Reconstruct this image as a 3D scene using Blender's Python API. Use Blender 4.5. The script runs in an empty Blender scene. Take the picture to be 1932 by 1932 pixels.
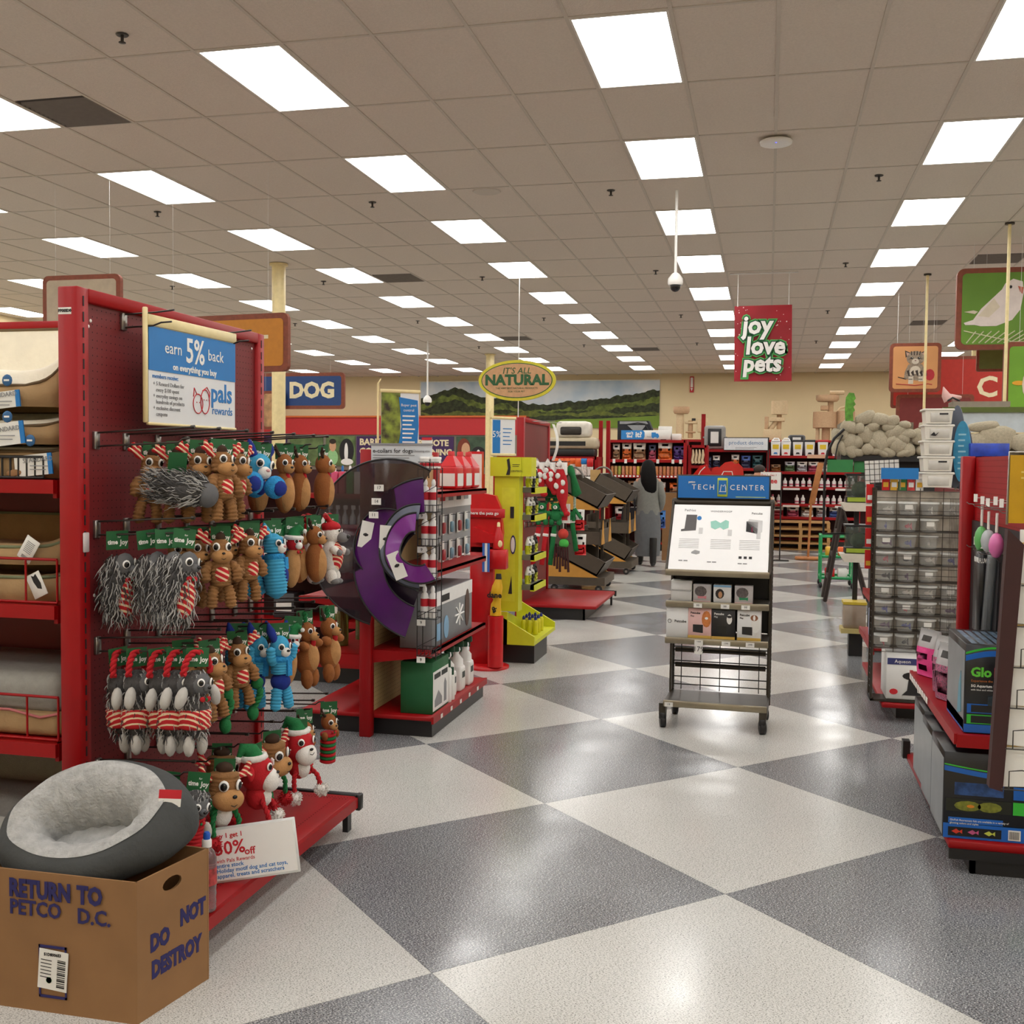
import bpy, bmesh, math, random
from mathutils import Vector, Matrix, Euler
random.seed(11)
sc = bpy.context.scene
COL = sc.collection
PI = math.pi
# ---------------------------------------------------------------- camera, exposure, world
cam = bpy.data.objects.new('camera', bpy.data.cameras.new('camera'))
COL.objects.link(cam)
cam.data.sensor_width = 36.0
cam.data.lens = 36.0 * 2014.0 / 1932.0
yaw, pit, rol = -.2348, -.0442, .0102
fw = Vector((math.sin(yaw)*math.cos(pit), math.cos(yaw)*math.cos(pit), math.sin(pit)))
r0 = Vector((math.cos(yaw), -math.sin(yaw), 0)); u0 = r0.cross(fw)
rr = r0*math.cos(rol) + u0*math.sin(rol); uu = u0*math.cos(rol) - r0*math.sin(rol)
cam.matrix_world = Matrix(((rr.x, uu.x, -fw.x, 0), (rr.y, uu.y, -fw.y, 0), (rr.z, uu.z, -fw.z, 1.58), (0, 0, 0, 1)))
cam.data.clip_start = .05; cam.data.clip_end = 200
sc.camera = cam
vs = sc.view_settings
vs.view_transform = 'Standard'; vs.look = 'None'; vs.gamma = 1; vs.use_curve_mapping = False
vs.exposure = 0.0
LAMP = 11.0                      # strength of the ceiling troffers
world = bpy.data.worlds.new('world'); sc.world = world
world.use_nodes = True
world.node_tree.nodes['Background'].inputs[0].default_value = (.02, .018, .015, 1)
world.node_tree.nodes['Background'].inputs[1].default_value = 1.0

# ---------------------------------------------------------------- materials
def lin(c):
    return tuple(((v/255)/12.92 if v/255 <= .04045 else ((v/255+.055)/1.055)**2.4) for v in c[:3]) + (1,)
MATS = {}
def mat(key, rgb=(128, 128, 128), rough=.5, metal=0., var=.06, scale=18., bump=0., bscale=60., spec=.5, trans=0., alpha=1., coat=0., emit=0., rgb2=None):
    """principled material whose colour drifts with a noise texture"""
    if key in MATS: return MATS[key]
    m = bpy.data.materials.new(key); m.use_nodes = True
    nt = m.node_tree; p = nt.nodes['Principled BSDF']
    tc = nt.nodes.new('ShaderNodeTexCoord')
    n = nt.nodes.new('ShaderNodeTexNoise'); n.inputs['Scale'].default_value = scale; n.inputs['Detail'].default_value = 3
    nt.links.new(tc.outputs['Object'], n.inputs['Vector'])
    mx = nt.nodes.new('ShaderNodeMix'); mx.data_type = 'RGBA'
    c = lin(rgb)
    a = tuple(max(0, v*(1-var)) for v in c[:3]) + (1,)
    b = lin(rgb2) if rgb2 else tuple(min(1, v*(1+var)) for v in c[:3]) + (1,)
    mx.inputs['A'].default_value = a; mx.inputs['B'].default_value = b
    rp = nt.nodes.new('ShaderNodeValToRGB'); rp.color_ramp.elements[0].position = .3; rp.color_ramp.elements[1].position = .7
    nt.links.new(n.outputs['Fac'], rp.inputs['Fac']); nt.links.new(rp.outputs['Color'], mx.inputs['Factor'])
    nt.links.new(mx.outputs['Result'], p.inputs['Base Color'])
    p.inputs['Roughness'].default_value = rough; p.inputs['Metallic'].default_value = metal
    p.inputs['Specular IOR Level'].default_value = spec
    p.inputs['Transmission Weight'].default_value = trans; p.inputs['Alpha'].default_value = alpha
    p.inputs['Coat Weight'].default_value = coat
    if emit:
        p.inputs['Emission Color'].default_value = c; p.inputs['Emission Strength'].default_value = emit
    if bump:
        n2 = nt.nodes.new('ShaderNodeTexNoise'); n2.inputs['Scale'].default_value = bscale; n2.inputs['Detail'].default_value = 4
        nt.links.new(tc.outputs['Object'], n2.inputs['Vector'])
        bp = nt.nodes.new('ShaderNodeBump'); bp.inputs['Strength'].default_value = bump; bp.inputs['Distance'].default_value = .01
        nt.links.new(n2.outputs['Fac'], bp.inputs['Height']); nt.links.new(bp.outputs['Normal'], p.inputs['Normal'])
    MATS[key] = m
    return m
def stripe_mat(key, c1, c2, freq=40., rough=.85, rot=(0, 0, 0), duty=.5, soft=.04):
    """two-colour diagonal stripes"""
    if key in MATS: return MATS[key]
    m = mat(key, c1, rough); nt = m.node_tree; p = nt.nodes['Principled BSDF']
    tc = nt.nodes.new('ShaderNodeTexCoord'); mp = nt.nodes.new('ShaderNodeMapping')
    mp.inputs['Rotation'].default_value = rot
    w = nt.nodes.new('ShaderNodeTexWave'); w.wave_type = 'BANDS'; w.bands_direction = 'Z'; w.wave_profile = 'TRI'
    w.inputs['Scale'].default_value = freq; w.inputs['Distortion'].default_value = 0
    rp = nt.nodes.new('ShaderNodeValToRGB')
    e = rp.color_ramp.elements; e[0].position = duty-soft; e[1].position = duty+soft
    e[0].color = lin(c1); e[1].color = lin(c2)
    nt.links.new(tc.outputs['Object'], mp.inputs['Vector']); nt.links.new(mp.outputs['Vector'], w.inputs['Vector'])
    nt.links.new(w.outputs['Fac'], rp.inputs['Fac']); nt.links.new(rp.outputs['Color'], p.inputs['Base Color'])
    return m

# ---------------------------------------------------------------- mesh builder
def rot(rx=0, ry=0, rz=0): return Euler((rx, ry, rz)).to_matrix().to_4x4()
def mv(x, y, z): return Matrix.Translation((x, y, z))
class B:
    def __init__(s): s.v = []; s.f = []; s.m = []; s.sm = []; s.T = Matrix(); s.mi = 0; s.smooth = False
    def add(s, vs_, fs, smooth=None):
        o = len(s.v)
        s.v += [tuple(s.T @ Vector(p)) for p in vs_]
        s.f += [tuple(i+o for i in f) for f in fs]
        s.m += [s.mi]*len(fs); s.sm += [s.smooth if smooth is None else smooth]*len(fs)
        return s
    def box(s, x0, x1, y0, y1, z0, z1):
        return s.add([(x0, y0, z0), (x1, y0, z0), (x1, y1, z0), (x0, y1, z0), (x0, y0, z1), (x1, y0, z1), (x1, y1, z1), (x0, y1, z1)],
                     [(3, 2, 1, 0), (4, 5, 6, 7), (0, 1, 5, 4), (1, 2, 6, 5), (2, 3, 7, 6), (3, 0, 4, 7)], False)
    def cbox(s, cx, cy, cz, sx, sy, sz): return s.box(cx-sx/2, cx+sx/2, cy-sy/2, cy+sy/2, cz-sz/2, cz+sz/2)
    def rbox(s, x0, x1, y0, y1, z0, z1, r=.01, n=2):
        """box with rounded edges"""
        bm = bmesh.new(); bmesh.ops.create_cube(bm, size=1)
        for v in bm.verts: v.co = ((x0+x1)/2+v.co.x*(x1-x0), (y0+y1)/2+v.co.y*(y1-y0), (z0+z1)/2+v.co.z*(z1-z0))
        bmesh.ops.bevel(bm, geom=bm.edges[:], offset=r, segments=n, affect='EDGES', profile=.5)
        return s.bm(bm, True)
    def bm(s, bm, smooth=None):
        bm.verts.index_update()
        s.add([v.co[:] for v in bm.verts], [tuple(v.index for v in f.verts) for f in bm.faces], smooth); bm.free(); return s
    def sph(s, c, r, R=None, sub=2, smooth=True):
        if isinstance(r, (int, float)): r = (r, r, r)
        bm = bmesh.new(); bmesh.ops.create_icosphere(bm, subdivisions=sub, radius=1)
        Mx = mv(*c) @ (R or Matrix()) @ Matrix.Diagonal((*r, 1))
        for v in bm.verts: v.co = Mx @ v.co
        return s.bm(bm, smooth)
    def tube(s, pts, r, n=8, caps=True, smooth=True, closed=False):
        """tube along a polyline; r is a number or a list"""
        P = [Vector(p) for p in pts]; k = len(P)
        if isinstance(r, (int, float)): r = [r]*k
        vs_ = []; fs = []; prev = None
        for i in range(k):
            a = P[i-1] if (i > 0 or closed) else P[i]
            b = P[(i+1) % k] if (i < k-1 or closed) else P[i]
            t = (b-a).normalized() if (b-a).length > 1e-9 else Vector((0, 0, 1))
            if prev is None:
                q = Vector((0, 0, 1)) if abs(t.z) < .9 else Vector((1, 0, 0))
                nx = (q - t*q.dot(t)).normalized()
            else:
                nx = prev - t*prev.dot(t); nx = nx.normalized() if nx.length > 1e-6 else Vector((1, 0, 0))
            prev = nx; ny = t.cross(nx)
            for j in range(n):
                a_ = 2*PI*j/n
                vs_.append(P[i] + nx*(r[i]*math.cos(a_)) + ny*(r[i]*math.sin(a_)))
        for i in range(k if closed else k-1):
            for j in range(n):
                i2 = (i+1) % k
                fs.append((i*n+j, i*n+(j+1) % n, i2*n+(j+1) % n, i2*n+j))
        s.add(vs_, fs, smooth)
        if caps and not closed:
            s.add(vs_[:n][::-1], [tuple(range(n))], False); s.add(vs_[-n:], [tuple(range(n))], False)
        return s
    def bar(s, a, b, r, n=6): return s.tube([a, b], r, n)
    def lathe(s, prof, c=(0, 0, 0), n=16, smooth=True, sx=1., sy=1.):
        """profile [(radius, z)] turned about z"""
        vs_ = [(c[0]+sx*r*math.cos(2*PI*j/n), c[1]+sy*r*math.sin(2*PI*j/n), c[2]+z) for r, z in prof for j in range(n)]
        fs = [(i*n+j, i*n+(j+1) % n, (i+1)*n+(j+1) % n, (i+1)*n+j) for i in range(len(prof)-1) for j in range(n)]
        s.add(vs_, fs, smooth)
        if prof[0][0] > 1e-6: s.add(vs_[:n][::-1], [tuple(range(n))], False)
        if prof[-1][0] > 1e-6: s.add(vs_[-n:], [tuple(range(n))], False)
        return s
    def prism(s, poly, d0, d1, axis='y'):
        """extrude a 2-D outline; axis y: outline is (x,z); x: outline is (y,z); z: outline is (x,y)"""
        f3 = {'y': lambda a, b, d: (a, d, b), 'x': lambda a, b, d: (d, a, b), 'z': lambda a, b, d: (a, b, d)}[axis]
        n = len(poly)
        vs_ = [f3(a, b, d0) for a, b in poly] + [f3(a, b, d1) for a, b in poly]
        return s.add(vs_, [tuple(range(n)), tuple(range(2*n-1, n-1, -1))] + [(i, (i+1) % n, n+(i+1) % n, n+i) for i in range(n)], False)
    def grid(s, fn, nu, nv, smooth=True, flip=False):
        vs_ = [fn(i/(nu-1), j/(nv-1)) for i in range(nu) for j in range(nv)]
        fs = [(i*nv+j, (i+1)*nv+j, (i+1)*nv+j+1, i*nv+j+1) for i in range(nu-1) for j in range(nv-1)]
        return s.add(vs_, [f[::-1] for f in fs] if flip else fs, smooth)
    def mesh(s, name, mats):
        me = bpy.data.meshes.new(name); me.from_pydata(s.v, [], s.f)
        if not isinstance(mats, (list, tuple)): mats = [mats]
        for m in mats: me.materials.append(m)
        me.polygons.foreach_set('material_index', s.m); me.polygons.foreach_set('use_smooth', s.sm)
        bm = bmesh.new(); bm.from_mesh(me); bmesh.ops.recalc_face_normals(bm, faces=bm.faces[:]); bm.to_mesh(me); bm.free()
        me.update(); return me
    def build(s, name, mats, parent=None, **kw): return obj(name, s.mesh(name, mats), parent, **kw)
def obj(name, me, parent=None, loc=None, label=None, cat=None, group=None, kind=None, T=None):
    o = bpy.data.objects.new(name, me); COL.objects.link(o)
    if parent: o.parent = parent
    if loc: o.location = loc
    if T is not None: o.matrix_basis = T
    return tag(o, label, cat, group, kind)
def tag(o, label=None, cat=None, group=None, kind=None):
    if label: o['label'] = label
    if cat: o['category'] = cat
    if group: o['group'] = group
    if kind: o['kind'] = kind
    return o
def thing(name, label, cat, loc=(0, 0, 0), rz=0., group=None, rx=0., ry=0.):
    o = bpy.data.objects.new(name, None); COL.objects.link(o)
    o.location = loc; o.rotation_euler = (rx, ry, rz); o.empty_display_size = .05
    return tag(o, label, cat, group)
def dup(root, loc=None, rotation=None, label=None, group=None, scale=None):
    r = root.copy(); COL.objects.link(r)
    if loc is not None: r.location = loc
    if rotation is not None: r.rotation_euler = rotation
    if scale is not None: r.scale = scale
    if label: r['label'] = label
    if group: r['group'] = group
    for ch in list(root.children):
        c = ch.copy(); COL.objects.link(c); c.parent = r
        for g in list(ch.children):
            d = g.copy(); COL.objects.link(d); d.parent = c
    return r
_tc = {}
def text_mesh(txt, size, m, bold=0., shear=0., ext=.0006, align='CENTER', space=1.):
    """lettering as a thin mesh in the xz plane facing -y"""
    key = (txt, size, m.name, bold, shear, ext, align, space)
    if key in _tc: return _tc[key]
    cu = bpy.data.curves.new('lettering', 'FONT'); cu.body = txt; cu.size = size; cu.align_x = align; cu.align_y = 'CENTER'
    cu.extrude = ext; cu.offset = bold; cu.shear = shear; cu.resolution_u = 2; cu.space_character = space
    o = bpy.data.objects.new('lettering', cu); COL.objects.link(o)
    bpy.context.view_layer.update()
    me = bpy.data.meshes.new_from_object(o.evaluated_get(bpy.context.evaluated_depsgraph_get()))
    bpy.data.objects.remove(o); bpy.data.curves.remove(cu)
    me.transform(rot(PI/2)); me.materials.clear(); me.materials.append(m)
    _tc[key] = me
    return me
def text(parent, txt, size, m, loc, rz=0., bold=0., shear=0., align='CENTER', sx=1., name='lettering', space=1., ry=0., rx=0., ext=.0006):
    o = obj(name, text_mesh(txt, size, m, bold, shear, ext, align, space), parent)
    o.location = loc; o.rotation_euler = (rx, ry, rz); o.scale = (sx, 1, 1)
    return o
def lines(parent, x, y, z, n, w, dz, m, h=.004):
    """unreadable small print as thin ruled bars"""
    b = B()
    for k in range(n): b.box(x, x+w*(1-.13*(k % 3)), y-.0006, y, z-k*dz, z-k*dz+h)
    return b.build('small_print', m, parent, kind='stuff')
ORD = ['first', 'second', 'third', 'fourth', 'fifth', 'sixth', 'seventh', 'eighth', 'ninth', 'tenth', 'eleventh', 'twelfth', 'thirteenth', 'fourteenth', 'fifteenth', 'sixteenth']
def box_obj(name, mats, dims, parent=None, **kw):
    b = B(); b.box(*dims); return b.build(name, mats, parent, **kw)

def wb(t):
    """builder that takes world coordinates for a part of t"""
    b = B(); b.T = t.matrix_basis.inverted(); return b
def wtext(t, txt, size, m, loc, **kw):
    return text(t, txt, size, m, tuple(t.matrix_basis.inverted() @ Vector(loc)), **kw)
# common materials
RED = mat('red_painted_steel', (152, 8, 14), .45, var=.05, scale=6, spec=.3)
REDP = mat('red_plastic', (200, 24, 30), .35)
MAROON = mat('maroon_pegboard', (112, 22, 26), .5, var=.08, scale=5)
BLACK = mat('black_steel', (26, 25, 26), .45)
DARK = mat('dark_grey_metal', (58, 54, 50), .42, metal=.3)
WIRE = mat('dark_wire', (70, 66, 62), .35, metal=.8)
CHROME = mat('zinc_metal', (150, 146, 140), .3, metal=.9)
WHITE = mat('white_print', (236, 234, 230), .55, var=.02)
PAPER = mat('paper', (228, 226, 220), .7, var=.02)
INK = mat('black_ink', (28, 26, 28), .6)
GREYINK = mat('grey_ink', (140, 140, 142), .6)
BLUE = mat('sign_blue', (22, 118, 190), .45, var=.03)
NAVY = mat('navy_ink', (38, 34, 92), .7)
REDINK = mat('red_ink', (196, 30, 44), .6)
CREAM = mat('cream_paint', (226, 204, 160), .6, var=.03, scale=2)
IVORY = mat('ivory_plastic', (232, 214, 160), .45)
CARD = mat('brown_cardboard', (142, 104, 66), .85, var=.06, scale=8)
GREENP = mat('card_green', (26, 92, 48), .55)
YEL = mat('chartreuse_print', (204, 206, 34), .5, var=.03)
# ================================================================ the room
CEIL = 4.22; YB = 31.0; XL = -17.5; XR = 13.0; YF = -4.5
def floor_speck(key, base, specks, amt):
    """vinyl composition tile: flecks of other tones, glossy wax"""
    m = mat(key, base, .3, var=.03, scale=1.2); nt = m.node_tree; p = nt.nodes['Principled BSDF']
    tc = nt.nodes.new('ShaderNodeTexCoord')
    geo = nt.nodes.new('ShaderNodeNewGeometry')
    prev = p.inputs['Base Color'].links[0].from_socket
    for i, (c, sc_, th) in enumerate(specks):
        mp = nt.nodes.new('ShaderNodeMapping'); mp.inputs['Rotation'].default_value = (0, 0, .6+i*1.1); mp.inputs['Scale'].default_value = (1, 2.2, 1)
        mp.inputs['Location'].default_value = (i*3.7, i*1.9, 0)
        vo = nt.nodes.new('ShaderNodeTexNoise'); vo.inputs['Scale'].default_value = sc_; vo.inputs['Detail'].default_value = 2
        nt.links.new(geo.outputs['Position'], mp.inputs['Vector']); nt.links.new(mp.outputs['Vector'], vo.inputs['Vector'])
        rp = nt.nodes.new('ShaderNodeValToRGB'); e = rp.color_ramp.elements
        e[0].position = th; e[1].position = th+.07
        nt.links.new(vo.outputs['Fac'], rp.inputs['Fac'])
        mx = nt.nodes.new('ShaderNodeMix'); mx.data_type = 'RGBA'; mx.inputs['B'].default_value = lin(c)
        nt.links.new(rp.outputs['Color'], mx.inputs['Factor']); nt.links.new(prev, mx.inputs['A'])
        prev = mx.outputs['Result']
    nt.links.new(prev, p.inputs['Base Color'])
    n = nt.nodes.new('ShaderNodeTexNoise'); n.inputs['Scale'].default_value = 2.5; n.inputs['Detail'].default_value = 3
    nt.links.new(geo.outputs['Position'], n.inputs['Vector'])
    mr = nt.nodes.new('ShaderNodeMapRange'); mr.inputs['From Min'].default_value = .3; mr.inputs['From Max'].default_value = .7
    mr.inputs['To Min'].default_value = .15; mr.inputs['To Max'].default_value = .26
    nt.links.new(n.outputs['Fac'], mr.inputs['Value']); nt.links.new(mr.outputs['Result'], p.inputs['Roughness'])
    bp = nt.nodes.new('ShaderNodeBump'); bp.inputs['Strength'].default_value = .08; bp.inputs['Distance'].default_value = .003
    n3 = nt.nodes.new('ShaderNodeTexNoise'); n3.inputs['Scale'].default_value = 7; n3.inputs['Detail'].default_value = 2
    nt.links.new(geo.outputs['Position'], n3.inputs['Vector'])
    nt.links.new(n3.outputs['Fac'], bp.inputs['Height']); nt.links.new(bp.outputs['Normal'], p.inputs['Normal'])
    return m
FW = floor_speck('white_fleck_vinyl', (206, 205, 200), [((164, 162, 156), 150, .53), ((72, 70, 68), 170, .59)], 1)
FD = floor_speck('grey_fleck_vinyl', (124, 126, 130), [((52, 54, 58), 160, .5), ((190, 190, 188), 150, .55)], 1)
# the checks lie diagonally: a lattice of 1.219 m squares turned 45 degrees
HD = .8615                                           # half diagonal
LX, LY = -.984, 3.106                                # one lattice corner on the floor
def cell(i, j):                                      # centre of cell (i,j): i+j parity gives the colour
    return LX + (i - j)*HD, LY + (i + j + 1)*HD
def check_mat():
    m = bpy.data.materials.new('far_vinyl_checks'); m.use_nodes = True; nt = m.node_tree; p = nt.nodes['Principled BSDF']
    geo = nt.nodes.new('ShaderNodeNewGeometry'); mp = nt.nodes.new('ShaderNodeMapping'); mp.vector_type = 'POINT'
    s2 = HD*math.sqrt(2)
    sub = nt.nodes.new('ShaderNodeVectorMath'); sub.operation = 'SUBTRACT'; sub.inputs[1].default_value = (LX, LY, 0)
    mp.inputs['Rotation'].default_value = (0, 0, -PI/4); mp.inputs['Scale'].default_value = (1/s2, 1/s2, 0)
    mp.inputs['Location'].default_value = (50, 50, .5)
    ck = nt.nodes.new('ShaderNodeTexChecker'); ck.inputs['Scale'].default_value = 1
    ck.inputs['Color1'].default_value = lin((196, 195, 190)); ck.inputs['Color2'].default_value = lin((110, 112, 115))
    nt.links.new(geo.outputs['Position'], sub.inputs[0]); nt.links.new(sub.outputs[0], mp.inputs['Vector']); nt.links.new(mp.outputs['Vector'], ck.inputs['Vector'])
    nt.links.new(ck.outputs['Color'], p.inputs['Base Color']); p.inputs['Roughness'].default_value = .25
    return m
floor = box_obj('floor', check_mat(), (XL, XR, YF, YB, -.1, -.002), kind='structure')
tm = {}
for par, mm in ((0, FW), (1, FD)):
    b = B(); q = HD - .0012
    b.add([(0, -q, -.002), (q, 0, -.002), (0, q, -.002), (-q, 0, -.002), (0, -q, 0), (q, 0, 0), (0, q, 0), (-q, 0, 0)],
          [(4, 5, 6, 7), (0, 1, 5, 4), (1, 2, 6, 5), (2, 3, 7, 6), (3, 0, 4, 7)])
    tm[par] = b.mesh('floor_check', mm)
nfl = 0
for i in range(-4, 16):
    for j in range(-4, 16):
        cx, cy = cell(i, j)
        if 1.0 < cy < 19.5 and -4.6 < cx < 4.6 and cx < 1.6+cy*.12 and cx > -1.6-cy*.16-(.8 if cy < 7 else 0) - (1.2 if 4 < cy < 8 else 0):
            obj('floor_check', tm[(i + j + 1) % 2], floor, loc=(cx, cy, 0)); nfl += 1
CT = mat('ceiling_tile', (214, 202, 188), .95, var=.04, scale=60, bump=.5, bscale=140)
GRIDM = mat('ceiling_grid', (196, 186, 172), .6, var=.03)
ceil = box_obj('ceiling', mat('ceiling_deck', (150, 140, 128), .9), (XL, XR, YF, YB, CEIL+.12, CEIL+.2), kind='structure')
TX, TY = .6096, 1.2192
CX0, CY0 = -.908, 6.93                                # a troffer centre
IX = range(math.floor((XL-CX0)/TX), math.ceil((XR-CX0)/TX)+1)
JY = range(math.floor((YF-CY0)/TY), math.ceil((YB-CY0)/TY)+1)
g = B()
for i in IX:
    x = CX0+(i+.5)*TX
    if XL < x < XR: g.box(x-.012, x+.012, YF, YB, CEIL-.002, CEIL+.03)
for j in JY:
    y = CY0+(j+.5)*TY
    if YF < y < YB: g.box(XL, XR, y-.012, y+.012, CEIL-.001, CEIL+.03)
g.build('ceiling_grid', GRIDM, ceil)
VENTS = {(-7, 0), (-7, 6), (6, 6), (6, 11), (-7, 12), (-3, 14), (3, 8)}
tb = B(); tb.box(-TX/2+.012, TX/2-.012, -TY/2+.012, TY/2-.012, .004, .02); tile_me = tb.mesh('ceiling_tile', CT)
lights, tiles = [], []
def camd(x, y):
    d = Vector((x, y, CEIL-1.58)); f_ = d.dot(fw)
    if f_ < .5: return None
    return f_, d.dot(rr)/f_, d.dot(uu)/f_
for i in IX:
    for j in JY:
        x, y = CX0+i*TX, CY0+j*TY
        if not (XL+.3 < x < XR-.3 and YF+.6 < y < YB-.3): continue
        if i % 4 == 0 and j % 2 == 0: lights.append((x, y))
        elif (i, j) in VENTS: pass
        else: tiles.append((x, y))
def vis(t):
    c = camd(*t)
    return c[0] if c and abs(c[1]) < .52 and abs(c[2]) < .52 else 1e3+abs(t[1])
tiles.sort(key=vis)
for x, y in tiles[:300]: obj('ceiling_tile', tile_me, ceil, loc=(x, y, CEIL))
rest = B()
for x, y in tiles[300:]:
    rest.T = mv(x, y, CEIL); rest.box(-TX/2+.012, TX/2-.012, -TY/2+.012, TY/2-.012, .004, .02)
rest.build('far_ceiling_tiles', CT, ceil, kind='stuff')
# troffers
lm = bpy.data.materials.new('troffer_lens'); lm.use_nodes = True
nt = lm.node_tree; nt.nodes.remove(nt.nodes['Principled BSDF'])
em = nt.nodes.new('ShaderNodeEmission'); em.inputs[0].default_value = (1, .985, .955, 1); em.inputs[1].default_value = LAMP
nt.links.new(em.outputs[0], nt.nodes['Material Output'].inputs[0])
fb = B()
for a in ((-TX/2+.012, -.2785, -TY/2+.012, TY/2-.012), (.2785, TX/2-.012, -TY/2+.012, TY/2-.012), (-.2785, .2785, -TY/2+.012, -.583), (-.2785, .2785, .583, TY/2-.012)):
    fb.box(*a, -.004, .03)
frame_me = fb.mesh('lens_frame', mat('troffer_frame', (214, 208, 198), .4))
lb = B(); lb.box(-.278, .278, -.583, .583, .0, .01); lens_me = lb.mesh('lens', lm)
lights.sort(key=vis)
ncol = {}
for x, y in sorted(lights, key=lambda t: (round(t[0], 2), t[1])):
    c = camd(x, y); v_ = c and abs(c[1]) < .55 and -.1 < c[2] < .52
    k = round((x-CX0)/(4*TX)); r_ = round((y-CY0)/(2*TY))
    colname = {-1: 'row left of the security camera', 0: 'row above the security camera', 1: 'row right of the banner'}.get(k, f'{ORD[-k-1] if k < 0 and -k-1 < 16 else ORD[min(15, k-1)]} row out to the {"left" if k < 0 else "right"}')
    if v_ and r_ >= 0:
        lab = f'ceiling light panel, {ORD[min(15, r_)]} from near end, {colname}'
        gr = 'ceiling light panels'
    else:
        lab = 'glowing ceiling light panel out of sight beyond the picture edge'; gr = 'ceiling light panels beyond the picture'
    t = thing('ceiling_light', lab, 'light', (x, y, CEIL), group=gr)
    obj('lens_frame', frame_me, t); obj('lens', lens_me, t)
# air returns
vb = B(); vb.box(-TX/2+.012, TX/2-.012, -.29, .29, .01, .02)
vent_back = vb.mesh('backing', mat('dark_vent', (58, 52, 46), .9))  # plain dark brown backing behind the louvres
vl = B()
for k in range(11):
    y = -.26+k*.052; vl.add([(-.28, y, .012), (.28, y, .012), (.28, y+.03, -.006), (-.28, y+.03, -.006)], [(0, 1, 2, 3)])
vl.box(-TX/2+.012, -.28, -.29, .29, -.004, .012); vl.box(.28, TX/2-.012, -.29, .29, -.004, .012)
vent_sl = vl.mesh('louvre', mat('vent_metal', (110, 100, 90), .6))
VN = {(-7, 0): 'dark square air vent beside the upper left ceiling light', (-7, 6): 'dark air vent by the ceiling light behind the cream column', (6, 6): 'brown air vent above the bird sign',
      (6, 11): 'brown air vent between the kitten sign and the white pole', (-7, 12): 'air vent above the oval natural sign', (-3, 14): 'air vent to the right of the oval natural sign', (3, 8): None}
for (i, j), lab in VN.items():
    x, y = CX0+i*TX, CY0+j*TY
    if lab is None:
        obj('ceiling_tile', tile_me, ceil, loc=(x, y, CEIL)); continue
    t = thing('ceiling_vent', lab, 'vent', (x, y+.3, CEIL), group='ceiling vents')
    obj('backing', vent_back, t); obj('louvre', vent_sl, t)
    hb = B(); hb.box(-TX/2+.012, TX/2-.012, -TY+.012+.31, -.31, .004, .02); hb.build('tile_strip', CT, t)
# walls
WALL = mat('cream_wall_paint', (228, 208, 166), .75, var=.025, scale=1.5)
box_obj('wall_back', WALL, (XL, XR, YB, YB+.2, 0, CEIL+.1), kind='structure')
box_obj('wall_left', WALL, (XL-.2, XL, YF, YB, 0, CEIL+.1), kind='structure')
box_obj('wall_inner', WALL, (-13.95, -13.7, 6, 20.5, 0, CEIL+.02), kind='structure')
box_obj('wall_right', WALL, (XR, XR+.2, YF, YB, 0, CEIL+.1), kind='structure')
box_obj('wall_front', WALL, (XL, XR, YF-.2, YF, 0, CEIL+.1), kind='structure')
# ================================================================ near left end unit: pegboard with holiday toys
XP = -2.17
ec = thing('endcap_fixture', 'tall red end unit with maroon pegboard and red base deck', 'shelving', (XP, 3.68, 0))
def slots(b, x, y, z0, z1, w=.006, h=.032, gap=.0508):
    z = z0
    while z < z1: b.box(x-.0008, x+.0012, y-w/2, y+w/2, z, z+h); z += gap
for y0, y1 in ((3.03, 3.09), (4.28, 4.34)):
    b = B(); b.rbox(-.07, .004, y0-3.68, y1-3.68, 0, 2.14, .004, 1); p = b.build('upright', RED, ec)
    b = B(); slots(b, .0045, (y0+y1)/2-3.68, .2, 2.1); b.build('slot_row', INK, p)
b = B(); b.box(-.05, -.012, -.59, .6, .15, 2.1); peg = b.build('pegboard', MAROON, ec)
b = B(); hexa = [(math.cos(k*PI/3), math.sin(k*PI/3)) for k in range(6)]
for iy in range(46):
    for iz in range(76):
        y, z = -.575+iy*.0254, .2+iz*.0254
        b.add([(-.0115, y+.0026*c, z+.0026*s_) for c, s_ in hexa], [tuple(range(6))])
b.build('peg_hole', mat('hole_dark', (38, 8, 10), .8), peg, kind='stuff')
b = B(); b.rbox(-.055, .006, -.59, .6, 2.095, 2.14, .004, 1); b.build('top_rail', RED, ec)
b = B(); b.rbox(-.02, .475, -.72, .575, .118, .15, .006, 1); dk = b.build('base_deck', RED, ec)
b = B()
for r_ in range(2):
    for k in range(26):
        for y in (-.62, .5): pass
        b.add([(.1+k*.014, -.69+r_*.02+.003*c, .1512) if 0 else (.1+k*.014+.003*c, .52+r_*.02+.003*s_, .1512) for c, s_ in hexa], [tuple(range(6))])
for k in range(60): b.add([(.40+.003*c, -.66+k*.02+.003*s_, .1512) for c, s_ in hexa], [tuple(range(6))])
b.build('deck_hole', mat('hole_dark'), dk, kind='stuff')
b = B(); b.box(.46, .49, -.72, .575, .105, .148); b.build('deck_front_lip', RED, ec)
b = B(); b.rbox(.0, .49, .575, .598, .11, .158, .005, 1); b.rbox(.475, .5, .56, .6, .09, .16, .005, 1); b.build('deck_end_rail', BLACK, ec)
for x, y in ((.44, .56), (.2, .56), (.44, -.68)):
    b = B(); b.box(x-.012, x+.012, y-.02, y+.02, 0, .118); b.build('base_leg', BLACK, ec)
b = B(); b.box(.02, .4, .545, .56, .06, .115); b.build('base_bracket', BLACK, ec)
b = B(); b.add([(-.066, -.6505, 2.05), (-.018, -.6505, 2.05), (-.018, -.6505, 2.072), (-.066, -.6505, 2.072)], [(0, 1, 2, 3)]); lp = b.build('asset_sticker', PAPER, ec)
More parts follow.
